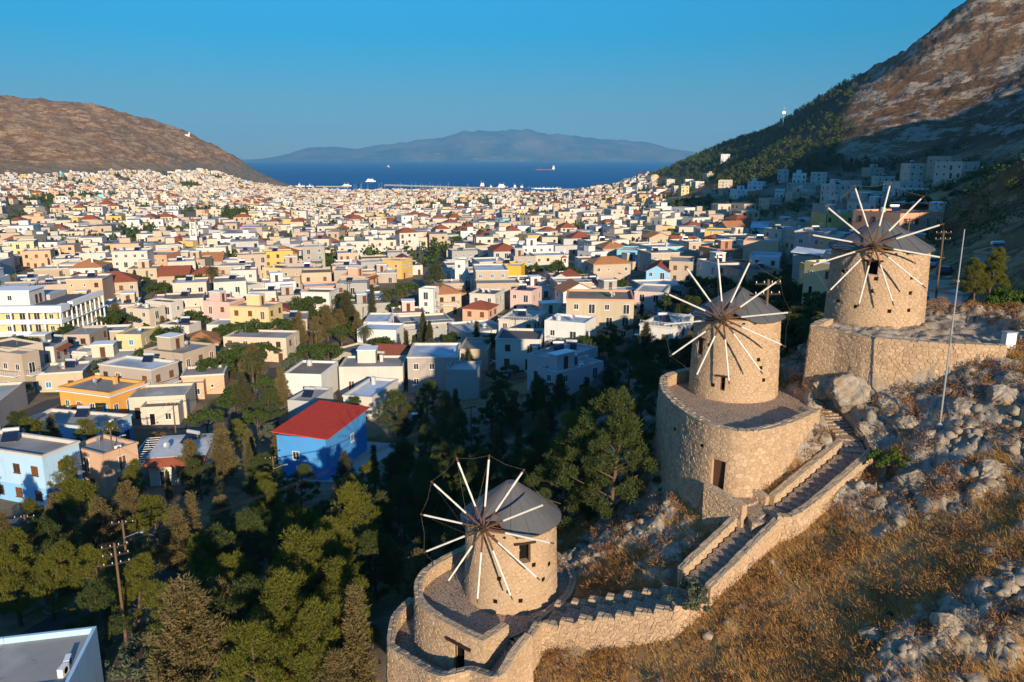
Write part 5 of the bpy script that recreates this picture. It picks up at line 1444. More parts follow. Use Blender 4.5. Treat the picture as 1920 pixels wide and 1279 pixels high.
S_('white house with a single window left of the grey metal roof', (1462, 483), (1406, 479), (1467, 473), 5.4, 'chalk white', 'bluish', shut='brown', wmin=8)
S_('grey stone house with pale sheet metal roof in the shade of the mills', (1535, 479), (1485, 479), (1543, 470), 4.2, 'concrete', 'bluish', kind='shed', shut='brown', wmin=8, par=0.1, Y=165)
S_('white house with red tiled gable below the hillside road', (1404, 424), (1368, 424), (1410, 416), 5.0, 'chalk white', 'tile', kind='gableY', nowin=True, wmin=10)
S_('plain white gable house next to the red tiled gable', (1447, 426), (1408, 426), (1452, 418), 4.8, 'chalk white', 'bluish', kind='gableY', shut='glass', wmin=10)
S_('mauve two-storey house with arched ground floor behind the windmills', (1550, 436), (1498, 431), (1580, 425), 7.6, 'pink', 'pale', shut='glass', trim='white', extras=('solar', 'antenna', 'balcony'), Y=215)
S_('buff retaining house with red-roofed upper floor by the parked cars', (1590, 396), (1543, 393), (1600, 388), 7.2, 'sand', 'pale', nowin=True, extras=('room', 'antenna'), Y=330)
S_('white stepped house lit by the sun above the grey mill cap', (1800, 399), (1728, 396), (1833, 392), 8.6, 'white', 'pale', shut='glass', extras=('room', 'balcony', 'tank'), Y=205)
S_('white tower-like villa with a car on its drive high on the slope', (1800, 311), (1772, 309), (1809, 304), 6.6, 'white', 'pale', shut='glass', extras=('room',), Y=470)
S_('pale blue-roofed low house under the tower-like villa', (1755, 330), (1722, 329), (1762, 324), 4.5, 'white', 'bluish', shut='glass', Y=440)
S_('white house standing on the crest of the brown knoll', (1914, 288), (1866, 288), (1935, 280), 4.6, 'white', 'pale', shut='glass', Y=260)
S_('flat-roofed brick-edged house with solar heater behind the highest mill', (1905, 477), (1818, 473), (1940, 468), 3.2, 'concrete', 'pale', shut='brown', trim='salmon', extras=('solar', 'ac', 'antenna'), Y=112)
S_('shaded white house with red-brown cornice beside the highest mill', (1805, 551), (1716, 546), (1852, 544), 4.6, 'chalk white', 'bluish', shut='glass', trim='salmon', nowin=True, Y=102)
S_('cream hillside villa with pilasters and pale roof', (1372, 338), (1350, 337), (1381, 335), 7.5, 'cream', 'pale', shut='glass', wmin=9, bv=356)
S_('white hillside villa in two offset blocks', (1430, 341), (1407, 340), (1452, 338), 6.0, 'chalk white', 'pale', shut='glass', extras=('room', 'balcony'), wmin=9, bv=355)
S_('grey cube villa highest of the hillside cluster', (1478, 318), (1458, 318), (1485, 316), 8.5, 'grey', 'pale', shut='glass', wmin=9, bv=341)
S_('white villa with roof terrace and glass doors in the hillside cluster', (1512, 325), (1486, 325), (1517, 322), 8.0, 'chalk white', 'pale', shut='glass', extras=('balcony', 'room'), wmin=9, bv=344)
S_('wide white villa with three balconies at the end of the hillside cluster', (1550, 323), (1520, 323), (1556, 321), 8.8, 'white', 'pale', shut='glass', extras=('balcony',), wmin=10, bv=346)
S_('long beige terrace house below the hillside villas', (1528, 344), (1477, 343), (1535, 341), 5.4, 'beige', 'pale', shut='glass', wmin=10, bv=358)
S_('terracotta-roofed house half hidden at the foot of the rock face', (1738, 310), (1700, 309), (1743, 307), 6.5, 'lilac grey', 'tile', kind='hip', shut='glass', wmin=9, bv=327)
S_('white tower house alone in the dark wood', (1352, 289), (1335, 288), (1357, 287), 9.0, 'chalk white', 'pale', shut='blue', wmin=8, bv=304)
S_('small white cottage with gable under the hillside villas', (1470, 358), (1453, 358), (1474, 355), 5.0, 'chalk white', 'pale', kind='gableY', shut='glass', wmin=8, bv=371)
S_('raw brick shell of a house beside the white cottage', (1424, 360), (1403, 360), (1428, 357), 5.0, 'brick', 'grey', shut='brown', wmin=8, bv=371)
S_('big white block at the bottom with weathered grey flat roof and AC boxes', (122, 1292), (-90, 1335), (181, 1174), 3.6, 'pale blue', 'pale', nowin=True, extras=('ac', 'ac', 'antenna'), wmax=18, dmin=16)

# ------------------------------------------------------------------ the hotel on the left: floors, galleries, columns
def hotel():
    N = (112, 574); g = 56.0; h = 9.6
    for _ in range(8):
        p = atz(N[0], N[1], g + h); g = 0.5 * g + 0.5 * base_h(p[0], p[1])[0]
    n = Vector(atz(*N, g + h)); l = Vector(atz(0, 571, g + h)); r = Vector(atz(195, 544, g + h))
    yaw = math.atan2((r - n).y, (r - n).x); w = min(34.0, (r - n).length); d = 30.0
    root = thing('hotel', (n.x, n.y, g), yaw, 'large cream hotel with white gallery bands and columns on two fronts', 'hotel')
    b = MB(); b.box(1.6, w, 1.6, d, -2, h - 1.2); b.build('wall', WALL['pale yellow'], root)
    b = MB(); b.box(1.8, w - 0.2, 1.8, d - 0.2, h - 1.2, h - 0.9); b.build('roof', ROOF['dark'], root)
    fl = (h - 1.2) / 3
    for k in (1, 2):
        b = MB(); b.box(0, w + 1.2, 0, d, fl * k - 0.2, fl * k); s_ = b.build('gallery', M['white'], root)
        b = MB(); b.box(0, w * 0.16, -0.003, 0.1, fl * k + 0.003, fl * k + 0.9); b.box(-0.003, 0.1, 0.1, d, fl * k + 0.003, fl * k + 0.9); b.build('parapet', M['white'], s_)
    b = MB()
    b.box(0, w * 0.18, -0.2, 1.6, h - 1.5, h); b.box(-0.2, 1.6, 1.6, d, h - 1.5, h); b.box(w * 0.30, w + 0.5, 0.4, 1.6, h - 1.3, h - 0.1); b.build('roof_band', M['white'], root)
    for k in range(3):
        for j in range(9):
            if k > 0 or True:
                y = 0.25 + j * (d - 0.6) / 8; b = MB(); b.box(0.08, 0.4, y - 0.16, y + 0.16, fl * k, fl * (k + 1) - 0.2); b.build('column', M['white'], root)
        for j in range(10):
            x = 1.0 + j * (w - 1.5) / 9; b = MB(); b.box(x - 0.16, x + 0.16, 0.12, 0.42, fl * k, fl * (k + 1) - 0.2); b.build('column', M['white'], root)
        for j in range(8):
            put(WIN['tallglass' if j % 3 else 'glass'], 'window', root, (1.6, 3.0 + j * (d - 4) / 8, fl * k + 1.3), -PI / 2)
        for j in range(9): put(WIN['brownglass' if j % 2 else 'tall'], 'window', root, (3.2 + j * (w - 4) / 9, 1.6, fl * k + 1.3), 0)
    b = MB(); b.box(w * 0.25, w * 0.55, d * 0.32, d * 0.62, h - 0.9, h + 2.6); pr = b.build('penthouse', WALL['chalk white'], root)
    b = MB(); b.box(w * 0.25 - 0.3, w * 0.55 + 0.3, d * 0.32 - 0.3, d * 0.62 + 0.3, h + 2.6, h + 2.8); b.build('slab', M['white'], pr)
    b = MB(); b.box(w * 0.60, w * 0.95, d * 0.3, d * 0.55, h - 0.9, h + 0.4); b.build('roof_box', WALL['grey'], root)
    put(WIN['glass'], 'window', root, (w * 0.25, d * 0.47, h + 1.0), -PI / 2); put(DOORM['brown'], 'door', root, (w * 0.38, d * 0.32, h + 0.3), 0); put(DOORM['brown'], 'door', root, (w * 0.46, d * 0.32, h + 0.3), 0)
    FOOT.append((n.x + math.cos(yaw) * w / 2 - math.sin(yaw) * d / 2, n.y + math.sin(yaw) * w / 2 + math.cos(yaw) * d / 2, w, d, yaw))
    HOUSES.append(dict(o=root, c=FOOT[-1][:2], label='hotel', wall='cream', roof='dark', kind='flat', h=h, hero=True))
hotel()

# concrete skeletons on the slope behind the highest mill
def skeleton(label, N, L, Rr, st, seed, Y):
    g = 80.0; h = st * 3.1
    for _ in range(8):
        p = atz(N[0], N[1], g + h); g = 0.5 * g + 0.5 * base_h(p[0], p[1])[0]
    g = atY(*N, Y)[2] - h
    n = Vector(atz(*N, g + h)); l = Vector(atz(*L, g + h)); r = Vector(atz(*Rr, g + h)); a = (l - n).xy
    yaw = math.atan2(a.y, a.x) - PI / 2; d = a.length; w = max(8.0, min(12.0, (r - n).length))
    root = thing('concrete_frame', (n.x, n.y, g), yaw, label, 'building')
    for s in range(st):
        z = s * 3.1
        b = MB(); b.box(-0.3, w + 0.3, -0.3, d + 0.3, z + 2.85, z + 3.1); b.build('slab', M['concrete'], root)
        nx, ny = 3, max(3, int(d / 4))
        for i in range(nx):
            for j in range(ny):
                x, y = 0.15 + (w - 0.3) * i / (nx - 1), 0.15 + (d - 0.3) * j / (ny - 1)
                b = MB(); b.box(x - 0.18, x + 0.18, y - 0.18, y + 0.18, z - (6 if s == 0 else 0), z + 2.85); b.build('column', M['concrete'], root)
    b = MB(); b.box(2.2, w - 0.5, 1.5, d - 0.5, -6, 3.1 * (st - 1)); b.build('infill_wall', WALL['cream' if seed % 2 else 'concrete'], root)
    FOOT.append((n.x + math.cos(yaw) * w / 2 - math.sin(yaw) * d / 2, n.y + math.sin(yaw) * w / 2 + math.cos(yaw) * d / 2, w, d, yaw))
skeleton('unfinished concrete frame building with open roof columns, uppermost on the slope', (1738, 356), (1660, 353), (1745, 350), 2, 1, 290)
skeleton('second unfinished concrete frame building, broad slab above walled floors', (1752, 382), (1672, 379), (1764, 374), 3, 3, 240)

def church():
    p = on_ground(1030, 530)
    root = thing('chapel', (p[0], p[1], p[2]), R(20), 'small white chapel with an open bell gable and cross', 'church')
    b = MB(); b.box(0, 7, 0, 11, -1, 4.2); b.build('wall', WALL['chalk white'], root)
    b = MB(); b.box(-0.3, 7.3, -0.3, 11.3, 4.2, 4.5); b.build('roof', ROOF['pale'], root)
    b = MB(); b.box(4.6, 6.8, 0.2, 1.4, 4.5, 6.4); b.box(4.8, 5.2, 0.3, 1.3, 6.4, 7.8); b.box(6.2, 6.6, 0.3, 1.3, 6.4, 7.8); b.box(4.7, 6.7, 0.25, 1.35, 7.8, 8.1); bt = b.build('bell_gable', WALL['chalk white'], root)
    b = MB(); b.add([(4.6, 0.2, 8.1), (6.8, 0.2, 8.1), (6.8, 1.4, 8.1), (4.6, 1.4, 8.1), (5.7, 0.8, 9.0)], [(0, 1, 4), (1, 2, 4), (2, 3, 4), (3, 0, 4)]); b.build('tiled_cap', ROOF['tile'], bt)
    b = MB(); b.box(5.62, 5.78, 0.72, 0.88, 8.9, 11.2); b.box(5.0, 6.4, 0.73, 0.87, 10.2, 10.38); b.build('cross', M['white'], bt)
    put(DOORM['brown'], 'door', root, (3.0, 0, 1.1)); put(WIN['small'], 'window', root, (0, 4, 2.4), -PI / 2); put(WIN['small'], 'window', root, (0, 8, 2.4), -PI / 2)
    FOOT.append((p[0] + 2, p[1] + 5, 9, 12, 0.35))
    p = on_ground(366, 470)
    root = thing('bell_tower', (p[0], p[1], p[2]), R(12), 'slender white bell tower with arched openings among cypress trees', 'tower')
    b = MB(); b.box(-1.6, 1.6, -1.6, 1.6, -1, 7.5); b.build('shaft', WALL['chalk white'], root)
    for z, s in ((7.5, 1.4), (11.0, 1.1)):
        b = MB()
        for sx in (-1, 1):
            for sy in (-1, 1): b.box(sx * s - 0.35, sx * s + 0.35, sy * s - 0.35, sy * s + 0.35, z, z + 3.0)
        b.box(-s - 0.5, s + 0.5, -s - 0.5, s + 0.5, z + 3.0, z + 3.5); b.build('belfry', WALL['chalk white'], root)
    b = MB(); b.lathe([(1.1, 14.5), (0.9, 15.3), (0.4, 15.9), (0.05, 16.1)], 12); b.build('dome', ROOF['tile'], root)
    FOOT.append((p[0], p[1], 6, 6, 0))
church()

# ------------------------------------------------------------------ the houses in between
def clear_of(x, y, rad):
    for fx, fy, fw, fd, fyaw in FOOT:
        dx, dy = x - fx, y - fy
        if abs(dx) > 40 or abs(dy) > 40: continue
        c, s = math.cos(-fyaw), math.sin(-fyaw); lx, ly = dx * c - dy * s, dx * s + dy * c
        if abs(lx) < fw / 2 + rad and abs(ly) < fd / 2 + rad: return False
    return True
def road_near(x, y, m):
    for pts, w in ROADS:
        for a, b in zip(pts[:-1], pts[1:]):
            dx, dy = b[0] - a[0], b[1] - a[1]; t = max(0, min(1, ((x - a[0]) * dx + (y - a[1]) * dy) / (dx * dx + dy * dy + 1e-9)))
            if math.hypot(x - a[0] - t * dx, y - a[1] - t * dy) < w / 2 + m: return True
    return False
def screen(x, y, z):
    d = y * cT - (z - CAMZ) * sT
    return 960 + F * x / d, 639.5 - F * (y * sT + (z - CAMZ) * cT) / d
# open ground: groves, gardens and fields seen in the photograph, as outlines in the picture
GREEN = [[(545, 600), (600, 560), (690, 575), (690, 640), (560, 680)], [(690, 530), (760, 525), (775, 575), (700, 585)], [(205, 525), (360, 520), (420, 550), (330, 575), (210, 560)], [(0, 500), (110, 500), (120, 530), (0, 545)],
         [(990, 480), (1110, 480), (1110, 520), (990, 530)], [(800, 500), (850, 480), (860, 540), (800, 545)], [(0, 385), (100, 375), (110, 410), (0, 425)], [(480, 440), (560, 430), (560, 470), (480, 480)], [(330, 395), (460, 390), (470, 420), (330, 425)],
         [(1240, 370), (1560, 372), (1540, 410), (1300, 412), (1230, 395)], [(1560, 335), (1900, 335), (1900, 520), (1740, 440), (1560, 380)], [(1100, 570), (1560, 520), (1560, 700), (1180, 720), (1100, 640)],
         [(760, 380), (930, 372), (930, 392), (770, 400)], [(420, 640), (560, 640), (540, 800), (400, 800)], [(1240, 260), (1560, 180), (1920, 0), (1920, 340), (1560, 372), (1240, 340)], [(830, 690), (1250, 690), (1250, 1279), (560, 1279), (560, 860), (700, 760)],
         [(-50, 860), (620, 830), (620, 1279), (-50, 1279)], [(380, 680), (470, 640), (540, 780), (400, 800)]]
def in_green(u, v):
    a, b = np.array([u], float), np.array([v], float)
    return any(in_poly(a, b, g)[0] for g in GREEN)
PAL = ['white'] * 9 + ['chalk white'] * 4 + ['cream'] * 11 + ['beige'] * 8 + ['sand'] * 6 + ['taupe'] * 2 + ['concrete'] * 2 + ['pale yellow'] * 3 + ['yellow'] * 2 + ['peach'] * 2 + ['pink'] + ['grey'] * 2 + ['turquoise', 'brick', 'concrete', 'stone', 'stone', 'salmon']
WORDS = {'chalk white': 'bright white', 'stone': 'bare stone'}
ROOFW = {'grey': 'grey flat roof', 'dark': 'dark flat roof', 'pale': 'pale flat roof', 'white': 'whitewashed roof', 'brown': 'brown flat roof', 'bluish': 'bluish flat roof', 'tile': 'red tiled roof', 'orange tile': 'orange tiled roof'}
LANDM = [((0, 0), None)]
def short_landmarks():
    names = {'windmill': 1}
    L = []
    for h in HOUSES:
        if not h['hero']: continue
        t = h['label']
        L.append((h['c'], t))
    return L
NAMED = [('peach house with rounded arches', 'the arched peach house'), ('single-storey orange', 'the orange house'), ('taupe two-storey house with white balcony', 'the taupe balcony house'), ('pale yellow cube', 'the yellow blue-shuttered house'),
         ('beige blank', 'the blank beige house'), ('low white bungalow', 'the white bungalow'), ('long off-white', 'the long off-white house'), ('pale apricot', 'the apricot balcony house'), ('pink-toned', 'the pink-toned house'), ('primrose', 'the primrose villa'),
         ('white villa with orange', 'the orange-roofed villa'), ('white two-storey house with square', 'the square-windowed white house'), ('cream box', 'the cream box house'), ('square taupe', 'the square taupe house'), ('tall white-blue', 'the red-stair white house'),
         ('large cream house with terracotta', 'the terracotta-trimmed house'), ('house with steep red', 'the red gable house'), ('slim white', 'the slim white house'), ('peach two-storey', 'the red-porch peach house'), ('amber yellow', 'the amber turquoise-shuttered house'),
         ('narrow white four', 'the narrow tall house'), ('pastel yellow', 'the pastel yellow cube'), ('vivid mustard', 'the mustard house'), ('turquoise blue cube', 'the turquoise cube house'), ('pale turquoise', 'the battlement house'), ('amber block', 'the amber block'),
         ('straw yellow', 'the straw yellow house'), ('light orange cube', 'the light orange cube'), ('mauve', 'the mauve arched house'), ('buff retaining', 'the buff house'), ('white house with red tiled gable', 'the red-gabled white house'), ('hotel', 'the hotel'), ('low grey-white workshop', 'the workshop'),
         ('white house with rounded corner', 'the rounded white house'), ('grey stone house', 'the metal-roofed stone house'), ('off-white house with dark roof', 'the yellow-sided house'), ('cream hillside', 'the pilastered villa'), ('white hillside villa', 'the offset villa')]
def landmarks():
    out = []
    for h in HOUSES:
        for k, nm in NAMED:
            if h['hero'] and h['label'].startswith(k): out.append((h['c'], nm)); break
    out.append((on_ground(1030, 530)[:2], 'the chapel')); out.append((on_ground(366, 470)[:2], 'the bell tower'))
    return out
USED = set()
def name_house(c, wall, roof, kind, h, extras, LM):
    st = {1: 'low', 2: 'two-storey', 3: 'three-storey', 4: 'tall'}.get(max(1, int(round(h / 3.15))), 'tall')
    feats = []
    if 'solar' in extras: feats.append('solar heater')
    if 'room' in extras: feats.append('stair room')
    if 'chimney' in extras: feats.append('chimney')
    if 'balcony' in extras: feats.append('balcony')
    if 'tank' in extras: feats.append('water tank')
    base = f"{st} {WORDS.get(wall, wall)} house with {ROOFW[roof]}" + (f" and {feats[0]}" if feats else '')
    near = sorted(LM, key=lambda l: (l[0][0] - c[0]) ** 2 + (l[0][1] - c[1]) ** 2)[:10]
    for far in (0, 1):
        for (p, nm) in near:
            dx, dy = c[0] - p[0], c[1] - p[1]; ds = math.hypot(dx, dy)
            # directions as they look from the standpoint
            k = (dx * p[1] - dy * p[0]) / math.hypot(*p); q = (dx * p[0] + dy * p[1]) / math.hypot(*p)
            rel = ('behind' if q > 0 else 'in front of') if abs(q) > abs(k) else ('right of' if k > 0 else 'left of')
            dist = 'just ' if ds < 26 else ('' if ds < 60 else ('well ' if ds < 120 else 'far '))
            second = '' if not far else ', nearer ' + near[(near.index((p, nm)) + 1) % len(near)][1]
            t = f"{base}, {dist}{rel} {nm}"
            if far: t = f"{st} {WORDS.get(wall, wall)} house, {ROOFW[roof]}, {rel} {nm} towards {near[(near.index((p, nm)) + 3) % len(near)][1]}"
            key = t.lower()
            if key not in USED and len(t.split()) <= 16:
                USED.add(key); return t
    return None
def fill_town(count):
    LM = landmarks(); rg = random.Random(21); made = 0; tries = 0
    cand = []
    while tries < 9000:
        tries += 1
        u = rg.uniform(-60, 1700); v = 372 + 430 * rg.random() ** 1.9
        if u > 1150 and v > 560: continue
        Y = None
        a, b, c = ray(u, v + 8)
        # approximate ground hit
        z = 56.0
        for _ in range(5):
            t = (z - CAMZ) / c; z = 0.5 * z + 0.5 * base_h(a * t, b * t)[0]
        x, y = a * t, b * t
        if not (70 < y < 620) or z > 110: continue
        cand.append((y, x, z))
    cand.sort()
    for y, x, z in cand:
        if made >= count: break
        u, v = screen(x, y, z)
        if in_green(u, v) and (v > 560 or rg.random() < 0.96): continue
        if v > 640 and u > 500: continue
        w = rg.uniform(7.5, 13); d = rg.uniform(8, 15); rad = max(w, d) / 2 - 0.6
        if road_near(x, y, 4.5): continue
        if not clear_of(x, y, rad): continue
        yaw = R(12) + rg.gauss(0, 0.09) + rg.choice([0, 0, PI / 2, -PI / 2 * 0 + R(8)])
        yaw = R(14) + rg.gauss(0, 0.10)
        wall = rg.choice(PAL); h = rg.choice([3.3, 3.4, 3.6, 3.8, 3.4, 5.6, 6.0, 6.2, 6.4, 6.6, 8.6]); an_ = rg.choice([0, 0, 2.4, 3.2, 3.8])
        if v > 600: h = rg.choice([3.2, 3.4, 3.6])
        tl = rg.random() < (0.07 if y < 300 else 0.13)
        kind = 'flat'; roof = rg.choice(['grey', 'grey', 'pale', 'pale', 'dark', 'brown', 'bluish', 'white'])
        if tl: kind = rg.choice(['hip', 'hip', 'gableY', 'gable']); roof = rg.choice(['tile', 'tile', 'orange tile'])
        ex = [e for e, p in (('solar', 0.4), ('room', 0.25), ('chimney', 0.25), ('balcony', 0.4), ('tank', 0.15), ('antenna', 0.4), ('dish', 0.2), ('rail', 0.12)) if rg.random() < p and (kind == 'flat' or e in ('chimney', 'balcony'))]
        if h < 5 and 'balcony' in ex: ex.remove('balcony')
        c, s = math.cos(yaw), math.sin(yaw)
        nx, ny = x - (w / 2 * c - d / 2 * s), y - (w / 2 * s + d / 2 * c)
        lb = name_house((x, y), wall, roof, kind, h, ex, LM)
        if lb is None: continue
        if an_: nx, ny = nx - s * an_ * 0.5 , ny + c * an_ * 0.5
        house(lb, (nx, ny, z), yaw, w, d - an_ * 0.5, h, wall, roof, annex=an_, group='houses of the town', kind=kind, shut=rg.choice(['brown', 'brown', 'glass', 'glass', 'blue', None]), extras=tuple(ex), seed=made, detail=0, trim='white' if rg.random() < 0.3 and kind == 'flat' else None)
        made += 1
    return made
def hill_houses():
    LM = landmarks(); rg = random.Random(5)
    for u, v in [(1575, 378), (1610, 372), (1640, 388), (1700, 370), (1655, 350), (1600, 350), (1560, 400), (1720, 345), (1690, 392), (1780, 352), (1815, 335), (1850, 350), (1760, 375), (1640, 332), (1790, 322), (1520, 366), (1495, 380), (1310, 352), (1330, 338), (1290, 345), (1270, 360), (1255, 348), (1390, 372), (1450, 392)]:
        x, y, z = on_ground(u, v)
        if y < 150 or (u > 1680 and y < 270) or not clear_of(x, y, 5.5): continue
        w, d, h = rg.uniform(8, 12), rg.uniform(8, 13), rg.choice([3.6, 6.2, 6.4, 6.6, 8.8]); wall = rg.choice(['white', 'white', 'cream', 'beige', 'chalk white', 'sand']); roof = rg.choice(['pale', 'grey', 'pale', 'bluish']); yaw = R(14) + rg.gauss(0, 0.2)
        ex = tuple(e for e, p in (('solar', 0.4), ('room', 0.35), ('balcony', 0.5), ('antenna', 0.5)) if rg.random() < p and (h > 5 or e != 'balcony'))
        lb = name_house((x, y), wall, roof, 'flat', h, ex, LM)
        if lb: house(lb, (x - 4 * math.cos(yaw), y - 4 * math.sin(yaw), z), yaw, w, d, h, wall, roof, group='houses of the town', shut='glass', extras=ex, seed=int(u), detail=0, annex=rg.choice([0, 2.6]))
hill_houses()
N_FILL = fill_town(205)

# ------------------------------------------------------------------ the town beyond: hundreds of houses that read as one mass
def far_town():
    rg = np.random.default_rng(77)
    mats = [WALL['white'], WALL['chalk white'], WALL['cream'], WALL['beige'], WALL['sand'], WALL['pale yellow'], WALL['yellow'], WALL['peach'], WALL['pink'], WALL['grey'], WALL['turquoise'], WALL['stone'], ROOF['grey'], ROOF['pale'], ROOF['dark'], ROOF['tile'], M['glass'], M['shutter'], ROOF['bluish']]
    V = []; Fq = []; MI = []; nv = 0
    pts = []
    ymax_fill = max(h['c'][1] for h in HOUSES if not h['hero'])
    grid = {}
    xs = []; y = 90.0
    cand = []
    while y < 2340:
        sp = 13.0 + 1.0 * (y > 1300)
        half = 0.68 * y + 30
        x = -half
        while x < half * 0.72 + 120:
            cand.append((x + rg.uniform(-3.2, 3.2), y + rg.uniform(-3.2, 3.2))); x += sp
        y += sp
    cand = np.array(cand)
    z, (near, rk, hill, mount, wood) = ground_full(cand[:, 0], cand[:, 1])
    z = base_h(cand[:, 0], cand[:, 1])
    gx, gy = cand[:, 0], cand[:, 1]
    sl = np.hypot(base_h(gx + 4, gy) - z, base_h(gx, gy + 4) - z) / 4
    green = fbm(gx / 95, gy / 95 + 40, 3)
    U, Vv = screen_np(gx, gy, z)
    keep = (z > 1.0) & (z < 66 + 0 * z) & (sl < 0.42) & (green > -0.15) & (gy < 2330)
    keep &= ~((wood > 0.35) & (rg.random(len(gx)) < 0.96))
    keep &= ~((Vv < 322) & (U < 480)) & ~((U > 1250) & (Vv < 395) & (rg.random(len(gx)) < 0.93))
    keep &= ~((near > 0.05))
    for g in GREEN: keep &= ~(in_poly(U, Vv, g) & ((rg.random(len(gx)) < 0.9) | (gy < 330)))
    dropt = keep & (rg.random(len(gx)) < 0.13); keep &= ~dropt
    global TREE_CELLS
    TREE_CELLS = np.stack([gx, gy], 1)[dropt | ((green < -0.15) & (z > 1.0) & (z < 66) & (gy < 2330) & (mount < 0.2) & ~((Vv < 322) & (U < 480)))]
    n_ = 0
    for k in np.nonzero(keep)[0]:
        x, y = gx[k], gy[k]
        if y < 700 and (not clear_of(x, y, 5.0) or road_near(x, y, 4.0)): continue
        if y < ymax_fill * 0.9 and not clear_of(x, y, 6.5): continue
        big_ = rg.random() < 0.08; w = rg.uniform(7, 12) * (1.35 if big_ else 1); d = rg.uniform(7.5, 13.5) * (1.3 if big_ else 1); h = rg.choice([3.4, 3.6, 5.5, 6.0, 6.4, 6.6, 9.2], p=[0.27, 0.25, 0.13, 0.12, 0.10, 0.09, 0.04]); yaw = R(14) + rg.normal(0, 0.16)
        wm = rg.choice(12, p=[0.20, 0.12, 0.22, 0.14, 0.10, 0.04, 0.025, 0.035, 0.015, 0.06, 0.01, 0.035])
        tile = rg.random() < 0.115; rm = 15 if tile else rg.choice([12, 13, 14, 18], p=[0.45, 0.28, 0.20, 0.07])
        c, s = math.cos(yaw), math.sin(yaw); zz = z[k]
        def T(p): return (x + (p[0] - w / 2) * c - (p[1] - d / 2) * s, y + (p[0] - w / 2) * s + (p[1] - d / 2) * c, zz + p[2])
        def Q(a, b, cc, dd, m):
            nonlocal nv
            V.extend([T(a), T(b), T(cc), T(dd)]); Fq.append((nv, nv + 1, nv + 2, nv + 3)); MI.append(m); nv += 4
        def BX(x0, x1, y0, y1, z0, z1, m, mr):
            Q((x0, y0, z0), (x1, y0, z0), (x1, y0, z1), (x0, y0, z1), m); Q((x1, y0, z0), (x1, y1, z0), (x1, y1, z1), (x1, y0, z1), m)
            Q((x1, y1, z0), (x0, y1, z0), (x0, y1, z1), (x1, y1, z1), m); Q((x0, y1, z0), (x0, y0, z0), (x0, y0, z1), (x0, y1, z1), m); Q((x0, y0, z1), (x1, y0, z1), (x1, y1, z1), (x0, y1, z1), mr)
        if tile:
            BX(0, w, 0, d, -4, h, wm, wm); rh = min(w, d) * 0.24; e = 0.4; m_ = (w - min(w, d) * 0.85) / 2; n__ = (d - min(w, d) * 0.85) / 2
            a0, a1 = w / 2 - m_ - 0.2, w / 2 + m_ + 0.2; b0, b1 = d / 2 - n__ - 0.2, d / 2 + n__ + 0.2
            q = [(-e, -e, h), (w + e, -e, h), (w + e, d + e, h), (-e, d + e, h)]; t_ = [(a0, b0, h + rh), (a1, b0, h + rh), (a1, b1, h + rh), (a0, b1, h + rh)]
            for i in range(4): Q(q[i], q[(i + 1) % 4], t_[(i + 1) % 4], t_[i], 15)
            Q(*t_, 15)
        else:
            zt = h + 0.5
            BX(0, w, 0, d, -4, zt, wm, wm)
            V_ = 0.3; Q((V_, V_, zt + 0.02), (w - V_, V_, zt + 0.02), (w - V_, d - V_, zt + 0.02), (V_, d - V_, zt + 0.02), rm)
            if rg.random() < 0.45:
                x0, y0 = rg.uniform(0.5, w * 0.5), rg.uniform(0.5, d * 0.5); BX(x0, x0 + w * 0.38, y0, y0 + d * 0.35, zt, zt + rg.uniform(1.6, 3.0), wm, rm)
            if rg.random() < 0.35 and y < 1500:
                x0, y0 = rg.uniform(1, w - 3), rg.uniform(1, d - 3); Q((x0, y0, zt + 0.3), (x0 + 2, y0, zt + 0.3), (x0 + 2, y0 + 1.4, zt + 1.4), (x0, y0 + 1.4, zt + 1.4), 16)
        if rg.random() < 0.4: BX(w, w + rg.uniform(2, 4.5), rg.uniform(0, 2), d * 0.7, -4, h * rg.uniform(0.45, 0.7), wm, 13)
        if y < 1900:
            st = max(1, int(round(h / 3.15)))
            for fl in range(st):
                zc = fl * h / st + 1.0
                for (L, ax) in ((w, 0), (d, 1)):
                    nwin = int(L / 3.3)
                    for i in range(nwin):
                        if rg.random() < 0.3: continue
                        cpos = L * (i + 0.5) / nwin + rg.uniform(-0.4, 0.4); ww = rg.uniform(0.45, 0.7); hh = rg.choice([1.25, 1.25, 2.0]); z0 = zc if hh < 1.5 else zc - 0.85; mm = 16 if rg.random() < 0.55 else 17
                        if ax == 0: Q((cpos - ww, -0.03, z0), (cpos + ww, -0.03, z0), (cpos + ww, -0.03, z0 + hh), (cpos - ww, -0.03, z0 + hh), mm)
                        else: Q((-0.03, cpos + ww, z0), (-0.03, cpos - ww, z0), (-0.03, cpos - ww, z0 + hh), (-0.03, cpos + ww, z0 + hh), mm)
        n_ += 1
    me = np_mesh('distant_houses', np.array(V), np.array(Fq), mats, np.array(MI))
    o = bpy.data.objects.new('distant_houses', me); link(o); tag(o, kind='stuff')
    return n_
def screen_np(x, y, z):
    d = y * cT - (z - CAMZ) * sT
    return 960 + F * x / d, 639.5 - F * (y * sT + (z - CAMZ) * cT) / d
N_FAR = far_town()
print('town', N_FILL, N_FAR)
